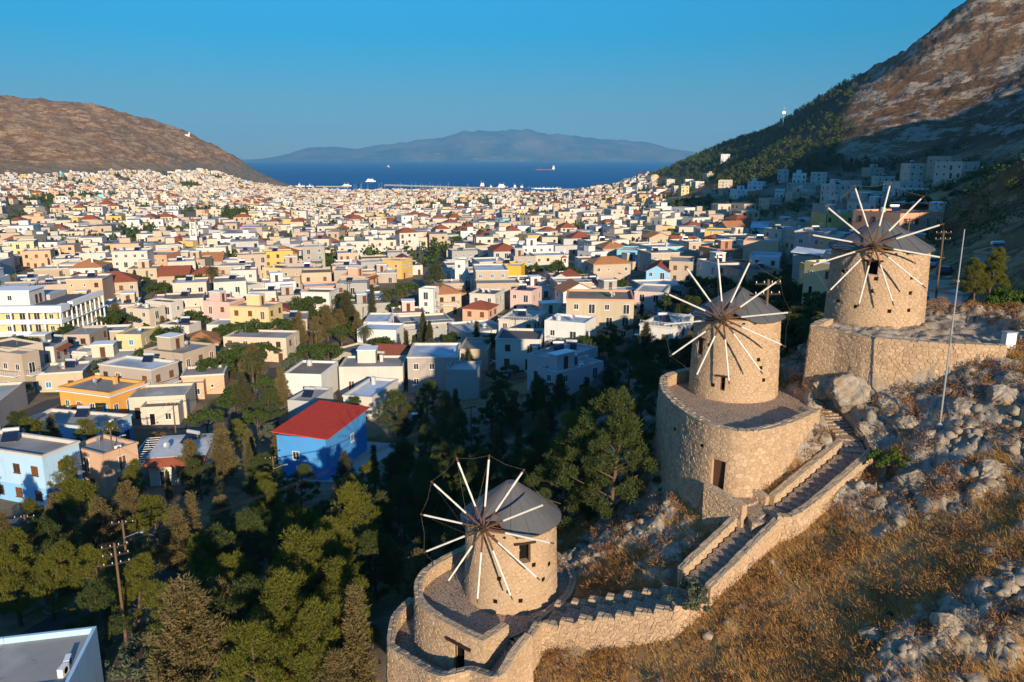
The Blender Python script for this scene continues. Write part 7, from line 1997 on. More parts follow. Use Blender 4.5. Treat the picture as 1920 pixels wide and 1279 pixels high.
# ------------------------------------------------------------------ trees too far or too many to count
def far_trees():
    rg = np.random.default_rng(31)
    def blob(P, Rr, Hh, seed, per, name, mat, leaf):
        r2 = np.random.default_rng(seed); n = len(P)
        c = np.repeat(P, per, 0); R2 = np.repeat(Rr, per)[:, None]; H2 = np.repeat(Hh, per)
        d = unit(r2.normal(size=(n * per, 3))); d[:, 2] = np.abs(d[:, 2]) * 1.0 - 0.1
        bump = 0.72 + 0.38 * np.sin(d[:, 0:1] * 7 + c[:, 0:1]) * np.cos(d[:, 1:2] * 6 + c[:, 1:2])
        pos = c + np.concatenate([d[:, :2] * R2 * bump, (d[:, 2] * H2 * 0.72)[:, None] * bump + H2[:, None] * 0.25], 1) * (r2.random((n * per, 1)) ** 0.25)
        V, Fx = leaves(pos, unit(d + 0.7 * r2.normal(size=d.shape)), leaf * np.repeat(Hh, per) * r2.uniform(0.7, 1.4, n * per), r2)
        o = bpy.data.objects.new(name, np_mesh(name, V, Fx, mat)); link(o); tag(o, kind='stuff')
    # gardens of the far town
    cc = np.repeat(TREE_CELLS, 4, 0) + rg.normal(size=(len(TREE_CELLS) * 4, 2)) * 3.2
    ex = rg.uniform([-1900, 420], [700, 2330], (16000, 2)); x, y = np.concatenate([cc, ex]).T; nc = len(cc)
    z = base_h(x, y); U, Vv = screen_np(x, y, z); g = fbm(x / 95, y / 95 + 40, 3)
    k = (U > -40) & (U < 1500) & (z > 1) & (z < 80) & ((np.arange(len(x)) < nc) | (rg.random(len(x)) < 0.10))
    for gp in GREEN: k |= in_poly(U, Vv, gp) & (y < 1500) & (z > 1) & (U > -40)
    near, rk, hill, mount, wood = relief(x, y, z)[1:]
    k &= (hill < 0.1) & (mount < 0.2) & ~((Vv < 322) & (U < 480)) & (y > 330)
    ii = np.nonzero(k)[0]; ii = ii[rg.permutation(len(ii))][:8500]
    P = np.stack([x[ii], y[ii], z[ii]], 1); Hh = rg.uniform(4, 9, len(ii)); Rr = Hh * rg.uniform(0.3, 0.55, len(ii))
    blob(P, Rr, Hh, 1, 22, 'distant_garden_trees', M['broad'], 0.15)
    # the wood on the shoulder of the right-hand mountain
    x = rg.uniform(60, 900, 60000); y = rg.uniform(480, 2300, 60000); z = base_h(x, y); U, Vv = screen_np(x, y, z)
    dz, (near, rk, hill, mount, wood) = relief(x, y, z)[0], relief(x, y, z)[1:]
    k = (wood > 0.45) & (U < 1960) & (Vv > 150) & (z > 35); k &= np.array([True] * len(x)); ii = np.nonzero(k)[0]
    ok = np.array([y[i] > 700 or clear_of(x[i], y[i], 1.0) for i in ii]) if len(ii) else np.zeros(0, bool)
    ii = ii[ok][:4200]
    P = np.stack([x[ii], y[ii], (z + dz)[ii]], 1); Hh = rg.uniform(5, 10, len(ii)); Rr = Hh * rg.uniform(0.4, 0.6, len(ii))
    blob(P, Rr, Hh, 2, 30, 'hillside_wood', M['pine_dark'], 0.12)
    # scrub between the villas and the mills
    x = rg.uniform(20, 340, 22000); y = 72 + 640 * rg.random(22000) ** 1.3; z = base_h(x, y); U, Vv = screen_np(x, y, z)
    k = np.zeros(len(x), bool)
    for gp in GREEN[9:12] + [[(1690, 300), (1990, 260), (1990, 640), (1700, 600)]]: k |= in_poly(U, Vv, gp)
    k &= (np.hypot(x, y) > 150) | ((U < 1690) & (np.hypot(x, y) > 110))
    n = fbm(x / 40, y / 40, 3); k &= (n > -0.35)
    ii = [i for i in np.nonzero(k)[0] if clear_of(x[i], y[i], 1.5) and not road_near(x[i], y[i], 1.5)][:3200]
    P = np.stack([x[ii], y[ii], z[ii]], 1); Hh = rg.uniform(1.8, 5.0, len(ii)); Rr = Hh * rg.uniform(0.45, 0.7, len(ii))
    blob(P, Rr, Hh, 3, 52, 'hillside_scrub', M['broad'], 0.055)
far_trees()
# ------------------------------------------------------------------ dry grass, thorny scrub and loose rock on the slope of the mills
def tri_count(): return sum(len(o.data.polygons) for o in C.objects if o.type == 'MESH')
BLOCK = [P_T1, P_T1L, P_T2]
def free_slope(x, y, margin=0.75):
    k = np.ones(len(x), bool)
    for P in BLOCK: k &= ~in_poly(x, y, P)
    k &= near_path(x, y, PATH)[0] > margin + 0.35
    k &= near_path(x, y, DOORPATH)[0] > margin
    for t in (T1_OUT, T2_TOP, T3_TOP, T1_RING): k &= near_path(x, y, t)[0] > 0.45
    for S in MILLS: k &= np.hypot(x - S['c'][0], y - S['c'][1]) > S['r'] + 0.3
    return k
def slope_points(n, rg, x0=-10, x1=46, y0=24, y1=78):
    # closer ground shows larger: more points there
    y = y0 + (y1 - y0) * rg.random(n) ** 1.25; x = rg.uniform(x0, x1, n)
    z, (near, rk, hill, mount, wood) = ground_full(x, y)
    U, V = screen_np(x, y, z)
    k = (near > 0.25) & (U > -30) & (U < 2050) & (V < 1420) & free_slope(x, y)
    return x[k], y[k], z[k], rk[k], near[k]
def grass():
    rg = np.random.default_rng(51)
    x, y, z, rk, near = slope_points(90000, rg)
    g = fbm(x * 0.28 + 11, y * 0.28, 4)
    k = (rk < 0.40 + 0.45 * rg.random(len(x)) ** 2) & (g + rg.normal(size=len(x)) * 0.22 > -0.34) & ~in_poly(x, y, P_T3)
    x, y, z, g = x[k], y[k], z[k], g[k]
    per = 7; n = len(x)
    cx = np.repeat(x, per) + rg.normal(size=n * per) * 0.13; cy = np.repeat(y, per) + rg.normal(size=n * per) * 0.13; cz = np.repeat(z, per) - 0.06
    wind = np.array([-0.35, 0.1, 0.0])
    D = unit(np.stack([np.zeros(n * per), np.zeros(n * per), np.ones(n * per)], 1) + wind + rg.normal(size=(n * per, 3)) * np.array([0.38, 0.38, 0.12]))
    L = np.repeat(0.28 + 0.42 * np.clip(g + 0.25, 0, 1), per) * rg.uniform(0.5, 1.35, n * per)
    V, Fx = blades(np.stack([cx, cy, cz], 1), D, L, rg.uniform(0.022, 0.045, n * per), rg, 0.16)
    tag(link(bpy.data.objects.new('dry_grass', np_mesh('dry_grass', V, Fx, M['grass']))), kind='stuff')
    print('grass', len(Fx))
    # low domes of thorny scrub
    x, y, z, rk, near = slope_points(9000, rg)
    s = fbm(x * 0.33 + 31, y * 0.33 + 7, 3); k = (s + rg.normal(size=len(x)) * 0.2 > 0.04 - 0.16 * rk) & ~in_poly(x, y, P_T3); x, y, z = x[k], y[k], z[k]
    n = len(x); per = 80; R_ = np.repeat(rg.uniform(0.22, 0.75, n), per)
    d = unit(rg.normal(size=(n * per, 3))); d[:, 2] = np.abs(d[:, 2])
    p = np.stack([np.repeat(x, per), np.repeat(y, per), np.repeat(z, per) - 0.05], 1) + d * (R_ * rg.random(n * per) ** 0.35)[:, None] * np.array([1, 1, 0.85])
    V, Fx = blades(p, unit(d + 0.5 * rg.normal(size=d.shape)), R_ * rg.uniform(0.2, 0.45, n * per), rg.uniform(0.03, 0.06, n * per), rg)
    tag(link(bpy.data.objects.new('thorny_scrub', np_mesh('thorny_scrub', V, Fx, M['scrub']))), kind='stuff')
    print('scrub', len(Fx))
    # a few green-grey sage plants
    x, y, z, rk, near = slope_points(1500, rg); k = (rg.random(len(x)) < 0.13) & ~in_poly(x, y, P_T3); x, y, z = x[k], y[k], z[k]; n = len(x); per = 70; R_ = np.repeat(rg.uniform(0.15, 0.4, n), per)
    d = unit(rg.normal(size=(n * per, 3))); d[:, 2] = np.abs(d[:, 2])
    V, Fx = blades(np.stack([np.repeat(x, per), np.repeat(y, per), np.repeat(z, per)], 1) + d * 0.05, unit(d + np.array([0, 0, 0.5])), R_ * rg.uniform(0.6, 1.3, n * per), rg.uniform(0.03, 0.06, n * per), rg)
    tag(link(bpy.data.objects.new('grey_sage', np_mesh('grey_sage', V, Fx, M['olive']))), kind='stuff')
grass()
def rock_mat():
    m = NT('limestone boulder'); p = m.pos()
    n3 = m.noise(2.2, 5, 0.7, p)
    c = m.mix(m.ramp(n3, [(0.3, 0), (0.7, 1)]), (0.22, 0.18, 0.135), (0.47, 0.40, 0.31))
    c = m.mix(m.ramp(m.noise(0.9, 5, 0.7, p), [(0.48, 0), (0.64, 0.8)]), c, (0.36, 0.25, 0.145))
    c = m.mix(m.ramp(m.noise(6, 5, 0.75, p), [(0.56, 0), (0.70, 0.8)]), c, (0.10, 0.09, 0.075))
    m.bsdf(c, 0.95, 0.06, m.bump(m.noise(5, 6, 0.75, p), 0.9, 0.06)); return m.mat
M['rock'] = rock_mat()
def rock_mesh(seed, sub=3, rough=0.38):
    bm = bmesh.new(); bmesh.ops.create_icosphere(bm, subdivisions=sub, radius=1.0)
    P = np.array([v.co[:] for v in bm.verts])
    rg = np.random.default_rng(seed)
    # chop by random planes for facets, then roughen
    for _ in range(26 if sub > 3 else 12):
        nrm = unit(rg.normal(size=3)); dd = rg.uniform(0.62, 0.92); t = P @ nrm - dd; P = P - np.where(t > 0, t, 0)[:, None] * nrm * 0.9
    nn = fbm(P[:, 0] * 1.6 + seed * 3 + P[:, 2] * 0.9, P[:, 1] * 1.6 + P[:, 2] * 1.1, 4, True)
    P = P * (1 + rough * (nn[:, None] - 0.3))
    if sub > 3:
        n2 = fbm(P[:, 0] * 5 + P[:, 2] * 3.1 + seed, P[:, 1] * 5 - P[:, 2] * 2.3, 4, True, 0.6); P = P * (1 + 0.10 * (n2[:, None] - 0.3))
    F_ = np.array([[v.index for v in f.verts] for f in bm.faces]); bm.free()
    return P, F_
ROCKS = [rock_mesh(s) for s in range(8)]
BIG = [rock_mesh(40 + s, 5, 0.22) for s in range(6)]
BIGM = [np_mesh('boulder', p, f, M['rock'], smooth=False) for p, f in BIG]
def rubble():
    rg = np.random.default_rng(61); V = []; Fs = []; k0 = 0
    x, y, z, rk, near = slope_points(16000, rg)
    k = (rk + rg.normal(size=len(x)) * 0.22 > 0.42); k &= ~in_poly(x, y, P_T3); x, y, z, rk = x[k], y[k], z[k], rk[k]
    k = np.arange(len(x))[:1500]
    small = [rock_mesh(70 + s, 2, 0.3) for s in range(6)]
    for i in k:
        P, f = small[i % 6]; s = 0.08 + 0.34 * rg.random() ** 2.4; a = rg.uniform(0, 6.28); c, sn = math.cos(a), math.sin(a); sc_ = s * np.array([rg.uniform(0.8, 1.4), rg.uniform(0.8, 1.3), rg.uniform(0.55, 0.95)])
        Q = P * sc_; Q = np.stack([Q[:, 0] * c - Q[:, 1] * sn, Q[:, 0] * sn + Q[:, 1] * c, Q[:, 2]], 1) + np.array([x[i], y[i], z[i] - s * 0.1])
        V.append(Q); Fs.append(f + k0); k0 += len(P)
    tag(link(bpy.data.objects.new('loose_rocks', np_mesh('loose_rocks', np.concatenate(V), np.concatenate(Fs), M['rock']))), kind='stuff')
rubble()
def boulder(u, v, s, label, Y=None, k=None, sq=0.8):
    p = atY(u, v, Y) if Y else on_ground(u, v)
    o = bpy.data.objects.new('boulder', BIGM[(k if k is not None else int(u + v)) % 6]); o.location = (p[0], p[1], p[2] - 0.28 * s); o.scale = (s * 1.1, s, s * sq); o.rotation_euler = (0, 0, (u * 7 + v) % 6.28)
    link(o); tag(o, label, 'rock', 'limestone boulders on the slope')
for u, v, s, lb in [(1600, 722, 1.75, 'great pale boulder jutting out below the long angled retaining wall'), (1552, 720, 1.15, 'boulder wedged against the corner of the retaining wall'), (1528, 758, 0.75, 'tan boulder beside the small steps'), (1500, 700, 1.3, 'shaded boulder between the two upper terraces'),
                    (1520, 565, 1.5, 'grey crag behind the corner of the highest terrace'), (1500, 600, 1.3, 'lower grey crag left of the highest mill'), (1660, 750, 0.9, 'boulder at the foot of the retaining wall beyond the great one'), (1625, 800, 0.8, 'ochre-streaked boulder above the top of the stair'),
                    (1700, 790, 0.9, 'boulder left of the metal pole foot'), (1720, 900, 1.1, 'broad boulder above the dry grass field'), (1810, 760, 1.0, 'pale boulder right of the metal pole'), (1880, 740, 1.1, 'rock ledge near the picture edge below the meter box'),
                    (1780, 1170, 0.9, 'flat pale rock in the lower scrub'), (1640, 1190, 0.7, 'half-buried rock in the lower scrub'), (1200, 880, 1.3, 'white rock at the shaded foot of the middle terrace'), (1170, 905, 0.9, 'smaller white rock on the shaded bank'), (1860, 880, 1.0, 'cracked rock right of the bright green bush'),
                    (1420, 890, 0.6, 'rock in the pocket between stair and terrace wall'), (1460, 870, 0.7, 'larger rock in the pocket between stair and terrace wall')]:
    boulder(u, v, s, lb)

# ------------------------------------------------------------------ pole, meter box, utility poles and cables
def metal_pole():
    p = on_ground(1762, 797)
    root = thing('flagpole', p, 0, 'tall thin bare metal pole with stay wires on the rocks', 'pole')
    b = MB(); b.tube((0, 0, -0.5), (0, 0, 6), 0.06, 0.05, 8); b.tube((0, 0, 6), (0, 0, 11.6), 0.045, 0.03, 8); b.build('shaft', M['metal'], root)
    for z in (3.2, 5.6, 8.6): b = MB(); b.tube((0, 0, z), (0, 0, z + 0.12), 0.085, 0.085, 8); b.build('collar', M['metal'], root)
    b = MB(); b.lathe([(0.18, -0.3), (0.18, 0.05), (0.1, 0.15)], 10); b.build('foot', M['concrete'], root)
    for a in (0.6, 2.7, 4.8):
        q = (math.cos(a) * 2.2, math.sin(a) * 2.2); g = ground(p[0] + q[0], p[1] + q[1]) - p[2]
        b = MB(); b.tube((0, 0, 5.6), (q[0], q[1], g), 0.008, 0.008, 3); b.build('stay_wire', M['wire'], root)
metal_pole()
def meter_box():
    p = on_ground(1889, 652)
    root = thing('meter_box', (p[0], p[1], p[2]), 0.2, 'pale grey metal meter box on the rocks at the wall end', 'box')
    b = MB(); b.box(-0.38, 0.38, -0.22, 0.22, -0.4, 1.0); b.build('cabinet', M['frame'], root)
    b = MB(); b.box(-0.42, 0.42, -0.27, 0.26, 1.0, 1.07); b.build('lid', M['metal'], root)
    b = MB(); b.box(-0.33, 0.33, -0.235, -0.222, 0.05, 0.95); b.build('door', M['white'], root)
meter_box()
POLES = []
def utility_pole(u, v, H, label, yaw=0.4, arms=2, lamp=False, Y=None):
    """v is the pole top"""
    if Y: p = atY(u, v, Y); base = (p[0], p[1], p[2] - H)
    else:
        g = 58.0
        for t in np.exp(np.linspace(math.log(40), math.log(900), 300)):
            a, b, c = ray(u, v); z = CAMZ + c * t - H
            if z < base_h(a * t, b * t)[0]: break
        base = (a * t, b * t, z)
    root = thing('utility_pole', base, yaw, label, 'pole', 'utility poles'); b = MB(); b.tube((0, 0, -1), (0, 0, H), 0.14, 0.09, 8); b.build('shaft', M['pole'], root)
    tops = []
    for k in range(arms):
        z = H - 0.3 - 0.75 * k; b = MB(); b.box(-1.0, 1.0, -0.06, 0.06, z - 0.06, z + 0.06); a_ = b.build('crossarm', M['darkwood'], root)
        for x in (-0.9, -0.3, 0.3, 0.9):
            b = MB(); b.lathe([(0.025, z + 0.06), (0.035, z + 0.12), (0.02, z + 0.2)], 6, cx=x, cy=0); b.build('insulator', M['white'], a_)
            if k == 0: tops.append(Vector((base[0] + math.cos(yaw) * x, base[1] + math.sin(yaw) * x, base[2] + z + 0.24)))
    if lamp:
        b = MB(); b.tube((0, 0, H - 1.8), (1.4, -0.3, H - 1.2), 0.03, 0.03, 5); b.box(1.3, 1.8, -0.42, -0.2, H - 1.28, H - 1.16); b.build('street_lamp', M['metal'], root)
    POLES.append((root, tops)); return root
utility_pole(214, 1018, 9.5, 'tall brown utility pole with white crossarms in the grove', 0.5, 3)
utility_pole(206, 802, 9.0, 'utility pole with lamp arm in front of the peach house', 0.5, 1, True)
utility_pole(883, 760, 8.5, 'plain wooden power pole in the shaded pines', 0.6, 1)
utility_pole(324, 755, 8.5, 'utility pole before the turquoise wall', 0.3, 1)
utility_pole(511, 855, 6.5, 'short wooden pole with lamp beside the blue warehouse', 0.3, 1, True)
utility_pole(592, 620, 9.0, 'utility pole with broad crossarm by the feathery trees', 0.1, 1)
utility_pole(966, 596, 10.0, 'dark pole in front of the white baluster house', 0.2, 1)
utility_pole(1441, 524, 9.0, 'red-brown pole with insulators behind the middle mill', 0.2, 2)
utility_pole(1770, 432, 10.0, 'dark pole with crossarms right of the highest mill', 0.1, 2, False, 95)
utility_pole(1706, 408, 9.5, 'lattice-like twin arm pole behind the highest mill cap', 0.1, 2, False, 150)
utility_pole(45, 965, 6.0, 'white-headed pole beside the parked car', 0.2, 1, True)
utility_pole(229, 975, 8.0, 'second pole with lamp behind the tall utility pole', 0.2, 1, True)
utility_pole(655, 525, 9.0, 'pole beside the peach house with red porch', 0.2, 1)
utility_pole(1552, 385, 10.0, 'pole by the parked cars up the hillside road', 0.2, 1)
def cable(a, b, sag, label):
    P = []
    for k in range(13):
        t = k / 12; p = a.lerp(b, t); p.z -= sag * 4 * t * (1 - t); P.append(p)
    mb = MB(); mb.path(P, 0.016, 4); o = mb.build('power_line', M['wire']); tag(o, label, 'cable', 'power lines between the poles')
def lines():
    pairs = [(0, 2, 'tall grove pole to shaded pine pole'), (0, 1, 'tall grove pole to peach house lamp pole'), (2, 6, 'shaded pine pole to baluster house pole'), (1, 3, 'lamp pole to turquoise wall pole'), (3, 5, 'turquoise wall pole to feathery trees pole')]
    wd = ['first', 'second', 'third', 'fourth']
    for i, j, t in pairs:
        A, B = POLES[i][1], POLES[j][1]
        for k in (0, 1, 2, 3) if (i, j) in ((0, 2), (2, 6)) else (0, 3): cable(A[k], B[k], 1.2, f'{wd[k]} cable from {t}')
lines()

# ------------------------------------------------------------------ cars, sign, pergola, fence
def make_car(col):
    root_parts = []
    body = MB()
    prof = [(-2.05, 0.35), (-2.1, 0.75), (-1.95, 0.92), (-1.25, 1.0), (1.0, 0.98), (1.9, 0.85), (2.08, 0.65), (2.05, 0.35)]
    for y0, y1 in ((-0.82, 0.82),):
        vs = [(x, y0, z) for x, z in prof] + [(x, y1, z) for x, z in prof]; n = len(prof)
        body.add(vs, [tuple(range(n))[::-1] if False else tuple(range(n)), tuple(range(n, 2 * n))[::-1]] + [(i, i + n, (i + 1) % n + n, (i + 1) % n) for i in range(n)])
    cab = [(-1.75, 0.95), (-1.15, 1.45), (0.35, 1.48), (1.05, 0.97)]
    vs = [(x, -0.78 + (0.14 if z > 1.2 else 0), z) for x, z in cab] + [(x, 0.78 - (0.14 if z > 1.2 else 0), z) for x, z in cab]
    gl = MB(); gl.add(vs, [(0, 1, 2, 3), (7, 6, 5, 4), (0, 4, 5, 1), (2, 6, 7, 3)]); body.add([vs[1], vs[2], vs[6], vs[5]], [(0, 1, 2, 3)])
    top = [Vector(v) + Vector((0, 0, 0.02)) for v in (vs[1], vs[2], vs[6], vs[5])]; body.add(top, [(0, 1, 2, 3)])
    wh = MB(); wh.tube((0, -0.1, 0), (0, 0.1, 0), 0.32, 0.32, 12, 0); wh.tube((0, -0.112, 0), (0, -0.1, 0), 0.19, 0.19, 10, 1); wh.tube((0, 0.1, 0), (0, 0.112, 0), 0.19, 0.19, 10, 1)
    return body.mesh('body', col), gl.mesh('glazing', M['glass']), wh.mesh('wheel', [M['wire'], M['metal']])
def car(u, v, yaw, col, label):
    bm_, gm, wm = make_car(CARC[col]); p = on_ground(u, v)
    root = thing('parked_car', (p[0], p[1], p[2] + 0.06), yaw, label, 'car', 'parked cars'); link(bpy.data.objects.new('body', bm_), root); link(bpy.data.objects.new('glazing', gm), root)
    for x in (-1.3, 1.3):
        for y in (-0.74, 0.74): put(wm, 'wheel', root, (x, y, 0.32))
    for y in (-0.6, 0.6):
        b = MB(); b.box(2.02, 2.09, y - 0.16, y + 0.16, 0.66, 0.78); b.build('headlight', M['frame'], root)
def carpaint(nm, c):
    m = NT(nm); m.bsdf(m.mix(m.noise(2, 3, 0.6, m.pos()), sc(c, 0.9), c), 0.3, 0.5); return m.mat
CARC = {'white': carpaint('white car paint', (0.75, 0.75, 0.75)), 'black': carpaint('black car paint', (0.02, 0.02, 0.022)), 'blue': carpaint('blue car paint', (0.05, 0.12, 0.25)), 'silver': carpaint('silver car paint', (0.4, 0.42, 0.44)), 'red': carpaint('red car paint', (0.35, 0.04, 0.03))}
for u, v, yw, cl, lb in [(30, 1000, 0.2, 'black', 'black car parked on the forecourt beside the pines'), (785, 790, 0.5, 'white', 'white car under the pine by the warehouse yard'), (400, 642, 0.9, 'silver', 'silver car by the beige house with the satellite dish'), (1748, 500, 0.9, 'silver', 'silver car on the street behind the highest mill'), (1772, 518, 0.9, 'black', 'dark car parked behind the silver one near the highest mill'),
                         (913, 685, 0.3, 'white', 'white car beside the dark-roofed white house'), (1625, 412, 1.2, 'blue', 'blue car on the hillside road'), (1196, 640, 1.1, 'white', 'white car on the shaded street'), (755, 553, 1.2, 'blue', 'blue car at the walled garden'), (1188, 668, 1.1, 'silver', 'silver car lower on the shaded street'), (1815, 312, 0.1, 'white', 'white car on the high drive of the villa'), (150, 775, 0.6, 'red', 'red car on the street by the shop sign')]:
    car(u, v, yw, cl, lb)
def shop_sign():
    p = on_ground(14, 790); q = on_ground(42, 766); a, b_ = Vector(p), Vector(q); d = (b_ - a); yaw = math.atan2(d.y, d.x); L = d.xy.length
    L = max(3.2, min(5.5, L)); root = thing('shop_sign', (a.x, a.y, a.z), yaw, 'long white roadside sign board with dark capital letters on two posts', 'sign')
    for x in (0.05, L - 0.05): b = MB(); b.box(x - 0.05, x + 0.05, -0.05, 0.05, -1, 3.1); b.build('post', M['metal'], root)
    b = MB(); b.box(0, L, -0.09, -0.055, 1.3, 3.0); b.build('board', M['white'], root)
    cu = bpy.data.curves.new('lettering', 'FONT'); cu.body = 'ΒΑΣΤΟΡΗΣ'; cu.size = 0.85; cu.extrude = 0.004; cu.align_x = 'CENTER'
    o = bpy.data.objects.new('lettering', cu); o.location = (L / 2, -0.10, 2.2); o.rotation_euler = (PI / 2, 0, 0); o.scale = (L / 4.9, 1, 1); cu.materials.append(M['wire']); C.objects.link(o); bpy.context.view_layer.update()
    lm = bpy.data.meshes.new_from_object(o.evaluated_get(bpy.context.evaluated_depsgraph_get())); mt = o.matrix_world.copy(); bpy.data.objects.remove(o); bpy.data.curves.remove(cu)
    o = bpy.data.objects.new('lettering', lm); o.matrix_local = mt; link(o, root)
    b = MB()
    for z, x0, x1 in ((1.95, 0.2, 0.55), (1.75, 0.25, 0.7), (1.55, 0.3, 0.9)): b.box(L * x0, L * x1, -0.097, -0.091, z - 0.05, z + 0.03)
    b.build('small_print', M['metal'], root)
shop_sign()
def pergola():
    p = on_ground(283, 905)
    h = 4.0; n = atz(277, 862, p[2] + h)
    root = thing('awning_house', (n[0], n[1], p[2]), R(10), 'white-roofed cafe house with red eaves and open white lattice frame beside it', 'house'); w, d = 6.5, 12.0
    b = MB(); b.box(0, 7.2, 0, 8.5, -2, h); b.build('wall', WALL['cream'], root)
    b = MB(); b.box(-0.2, 7.6, -0.2, 8.9, h, h + 0.3); b.build('roof', ROOF['white'], root)
    b = MB(); b.add([(-0.2, -0.2, h + 0.1), (7.6, -0.2, h + 0.1), (7.6, -1.5, h - 0.7), (-0.2, -1.5, h - 0.7), (-0.2, -0.2, h + 0.25), (7.6, -0.2, h + 0.25), (7.6, -1.5, h - 0.55), (-0.2, -1.5, h - 0.55)], [(4, 7, 6, 5), (0, 1, 2, 3), (2, 6, 7, 3), (1, 5, 6, 2), (0, 3, 7, 4)]); b.build('red_eaves', ROOF['tile'], root)
    b = MB()
    for y in (-1.0, 9.0): b.tube((-0.4, y, h - 0.2), (-0.4, y, h - 0.2), 0.05)
    for x in (-2.4, -0.3): b.tube((x, -2.0, h - 0.1), (x, 9.5, h - 0.1), 0.06, 0.06, 5)
    for k in range(13): y = -2 + k * 0.95; b.tube((-2.4, y, h - 0.1), (-0.3, y, h - 0.1), 0.045, 0.045, 4)
    for y in (-2.0, 9.5): b.tube((-2.4, y, -1), (-2.4, y, h - 0.1), 0.05, 0.05, 5)
    b.build('lattice_frame', M['white'], root); put(SOLAR, 'solar_heater', root, (4, 4, h + 0.3), -0.6); put(DISH, 'satellite_dish', root, (2.2, 2.2, h + 0.3), -0.3)
    put(WIN['tallglass'], 'window', root, (2, 0, 1.2)); put(DOORM['brown'], 'door', root, (5, 0, 1.1))
    FOOT.append((n[0] + 3, n[1] + 4, 8, 10, 0.1))
pergola()
# ------------------------------------------------------------------ harbour: breakwater, quays, ships, masts
def seap(u, v): return atz(u, v, 0.0)
def mole(u0, v0, u1, v1, w, hgt, label, name='breakwater'):
    a, b = Vector(seap(u0, v0)), Vector(seap(u1, v1)); d = (b - a).normalized(); n = Vector((d.y, -d.x, 0)); m = MB()
    pr = [(-w * 0.8, -3), (-w * 0.35, hgt), (w * 0.35, hgt), (w * 0.8, -3)]
    vs = [a + n * x + Vector((0, 0, z)) for x, z in pr] + [b + n * x + Vector((0, 0, z)) for x, z in pr]
    m.add([tuple(v) for v in vs], [(0, 1, 5, 4), (1, 2, 6, 5), (2, 3, 7, 6), (0, 3, 2, 1), (4, 5, 6, 7)])
    tag(m.build(name, M['stonepale']), label, 'pier')
M['stonepale'] = simple('pale quay stone', (0.45, 0.38, 0.29), 0.9, 0.1, 0.2, 0.05)
mole(724, 348, 878, 353, 20, 4.5, 'long pale breakwater lying across the harbour mouth')
mole(594, 350.5, 656, 351, 16, 3.5, 'short white pier on the far side of the harbour', 'pier')
mole(1045, 356, 1220, 354, 40, 3.0, 'broad pale quay at the end of the harbour', 'quay')
mole(870, 352.5, 1010, 354, 14, 3.0, 'low dark inner mole where the coasters lie', 'pier')
def paint(nm, c): M[nm] = simple(nm + ' hull paint', c, 0.5, 0.3, 0.08, 0.1)
for nm, c in (('ship white', (0.8, 0.8, 0.8)), ('ship red', (0.45, 0.06, 0.04)), ('ship blue', (0.03, 0.06, 0.14)), ('ship rust', (0.30, 0.09, 0.05))): paint(nm, c)
def ship(u, v, L, yaw, hull, label, house=0.75, decks=3, mast=True, name='ship', hh=0.09, hw=0.2):
    p = seap(u, v); W = L * 0.17; H = L * hh; root = thing(name, (p[0], p[1], 0), yaw, label, 'ship')
    b = MB(); secs = [(-0.5, 0.75, 1.0), (-0.42, 1, 1.0), (0.25, 1, 1.0), (0.42, 0.6, 1.15), (0.5, 0.03, 1.4)]; vs = []
    for x, k, z in secs: vs += [(x * L, -W / 2 * k * 0.8, -1), (x * L, -W / 2 * k, H * z), (x * L, W / 2 * k, H * z), (x * L, W / 2 * k * 0.8, -1)]
    fs = []
    for i in range(4):
        a, c = 4 * i, 4 * i + 4
        fs += [(a, c, c + 1, a + 1), (a + 1, c + 1, c + 2, a + 2), (a + 2, c + 2, c + 3, a + 3)]
    fs += [(0, 1, 2, 3), (19, 18, 17, 16)]; b.add(vs, fs); b.build('hull', M[hull], root)
    x0 = -L * (house - 0.28) if house > 0 else -L * 0.35
    b = MB(); z = H; ln = L * hw
    for k in range(decks):
        b.box(x0 - ln / 2 * (1 - 0.1 * k), x0 + ln / 2 * (1 - 0.14 * k), -W * 0.42, W * 0.42, z, z + L * 0.033 + 1.0); z += L * 0.033 + 1.0
    b.build('superstructure', M['ship white'], root)
    b = MB(); b.box(x0 - ln * 0.4, x0 - ln * 0.15, -W * 0.12, W * 0.12, z, z + L * 0.06 + 1); b.build('funnel', M['ship red'], root)
    if mast: b = MB(); b.tube((x0 + ln * 0.3, 0, z), (x0 + ln * 0.3, 0, z + L * 0.13 + 2), 0.35, 0.2, 5); b.tube((L * 0.3, 0, H), (L * 0.3, 0, H + L * 0.1 + 2), 0.35, 0.2, 5); b.build('mast', M['ship white'], root)
    return root
ship(1022, 319, 150, PI, 'ship rust', 'long low rust-red tanker with white bridge far out at sea', 0.72, 4, hh=0.045, hw=0.13)
ship(727, 314.5, 85, 2.2, 'ship red', 'small red-hulled freighter farthest out at sea', 0.4, 3)
ship(695, 341, 42, 0.05, 'ship white', 'white passenger ferry with several decks in mid harbour', 0.3, 3, hw=0.72)
ship(650, 349.5, 34, 0.0, 'ship white', 'white excursion boat moored at the short pier', 0.3, 2, hw=0.6)
ship(562, 350, 34, 0.1, 'ship white', 'white patrol boat closest to the shore houses', 0.3, 3)
ship(581, 350, 26, 0.1, 'ship white', 'white boat with tall mast beside the patrol boat', 0.3, 2)
ship(888, 352.5, 66, PI, 'ship blue', 'blue-hulled coaster with white bridge aft at the inner mole', 0.72, 3)
ship(912, 353, 36, PI, 'ship rust', 'small rusty coaster behind the blue one', 0.7, 2)
ship(941, 353, 40, 0.0, 'ship white', 'white square ferry with stacked decks at the inner mole', 0.3, 4, hw=0.6)
ship(958, 353.5, 40, PI, 'ship blue', 'dark coaster with tan bridge right of the square ferry', 0.6, 3)
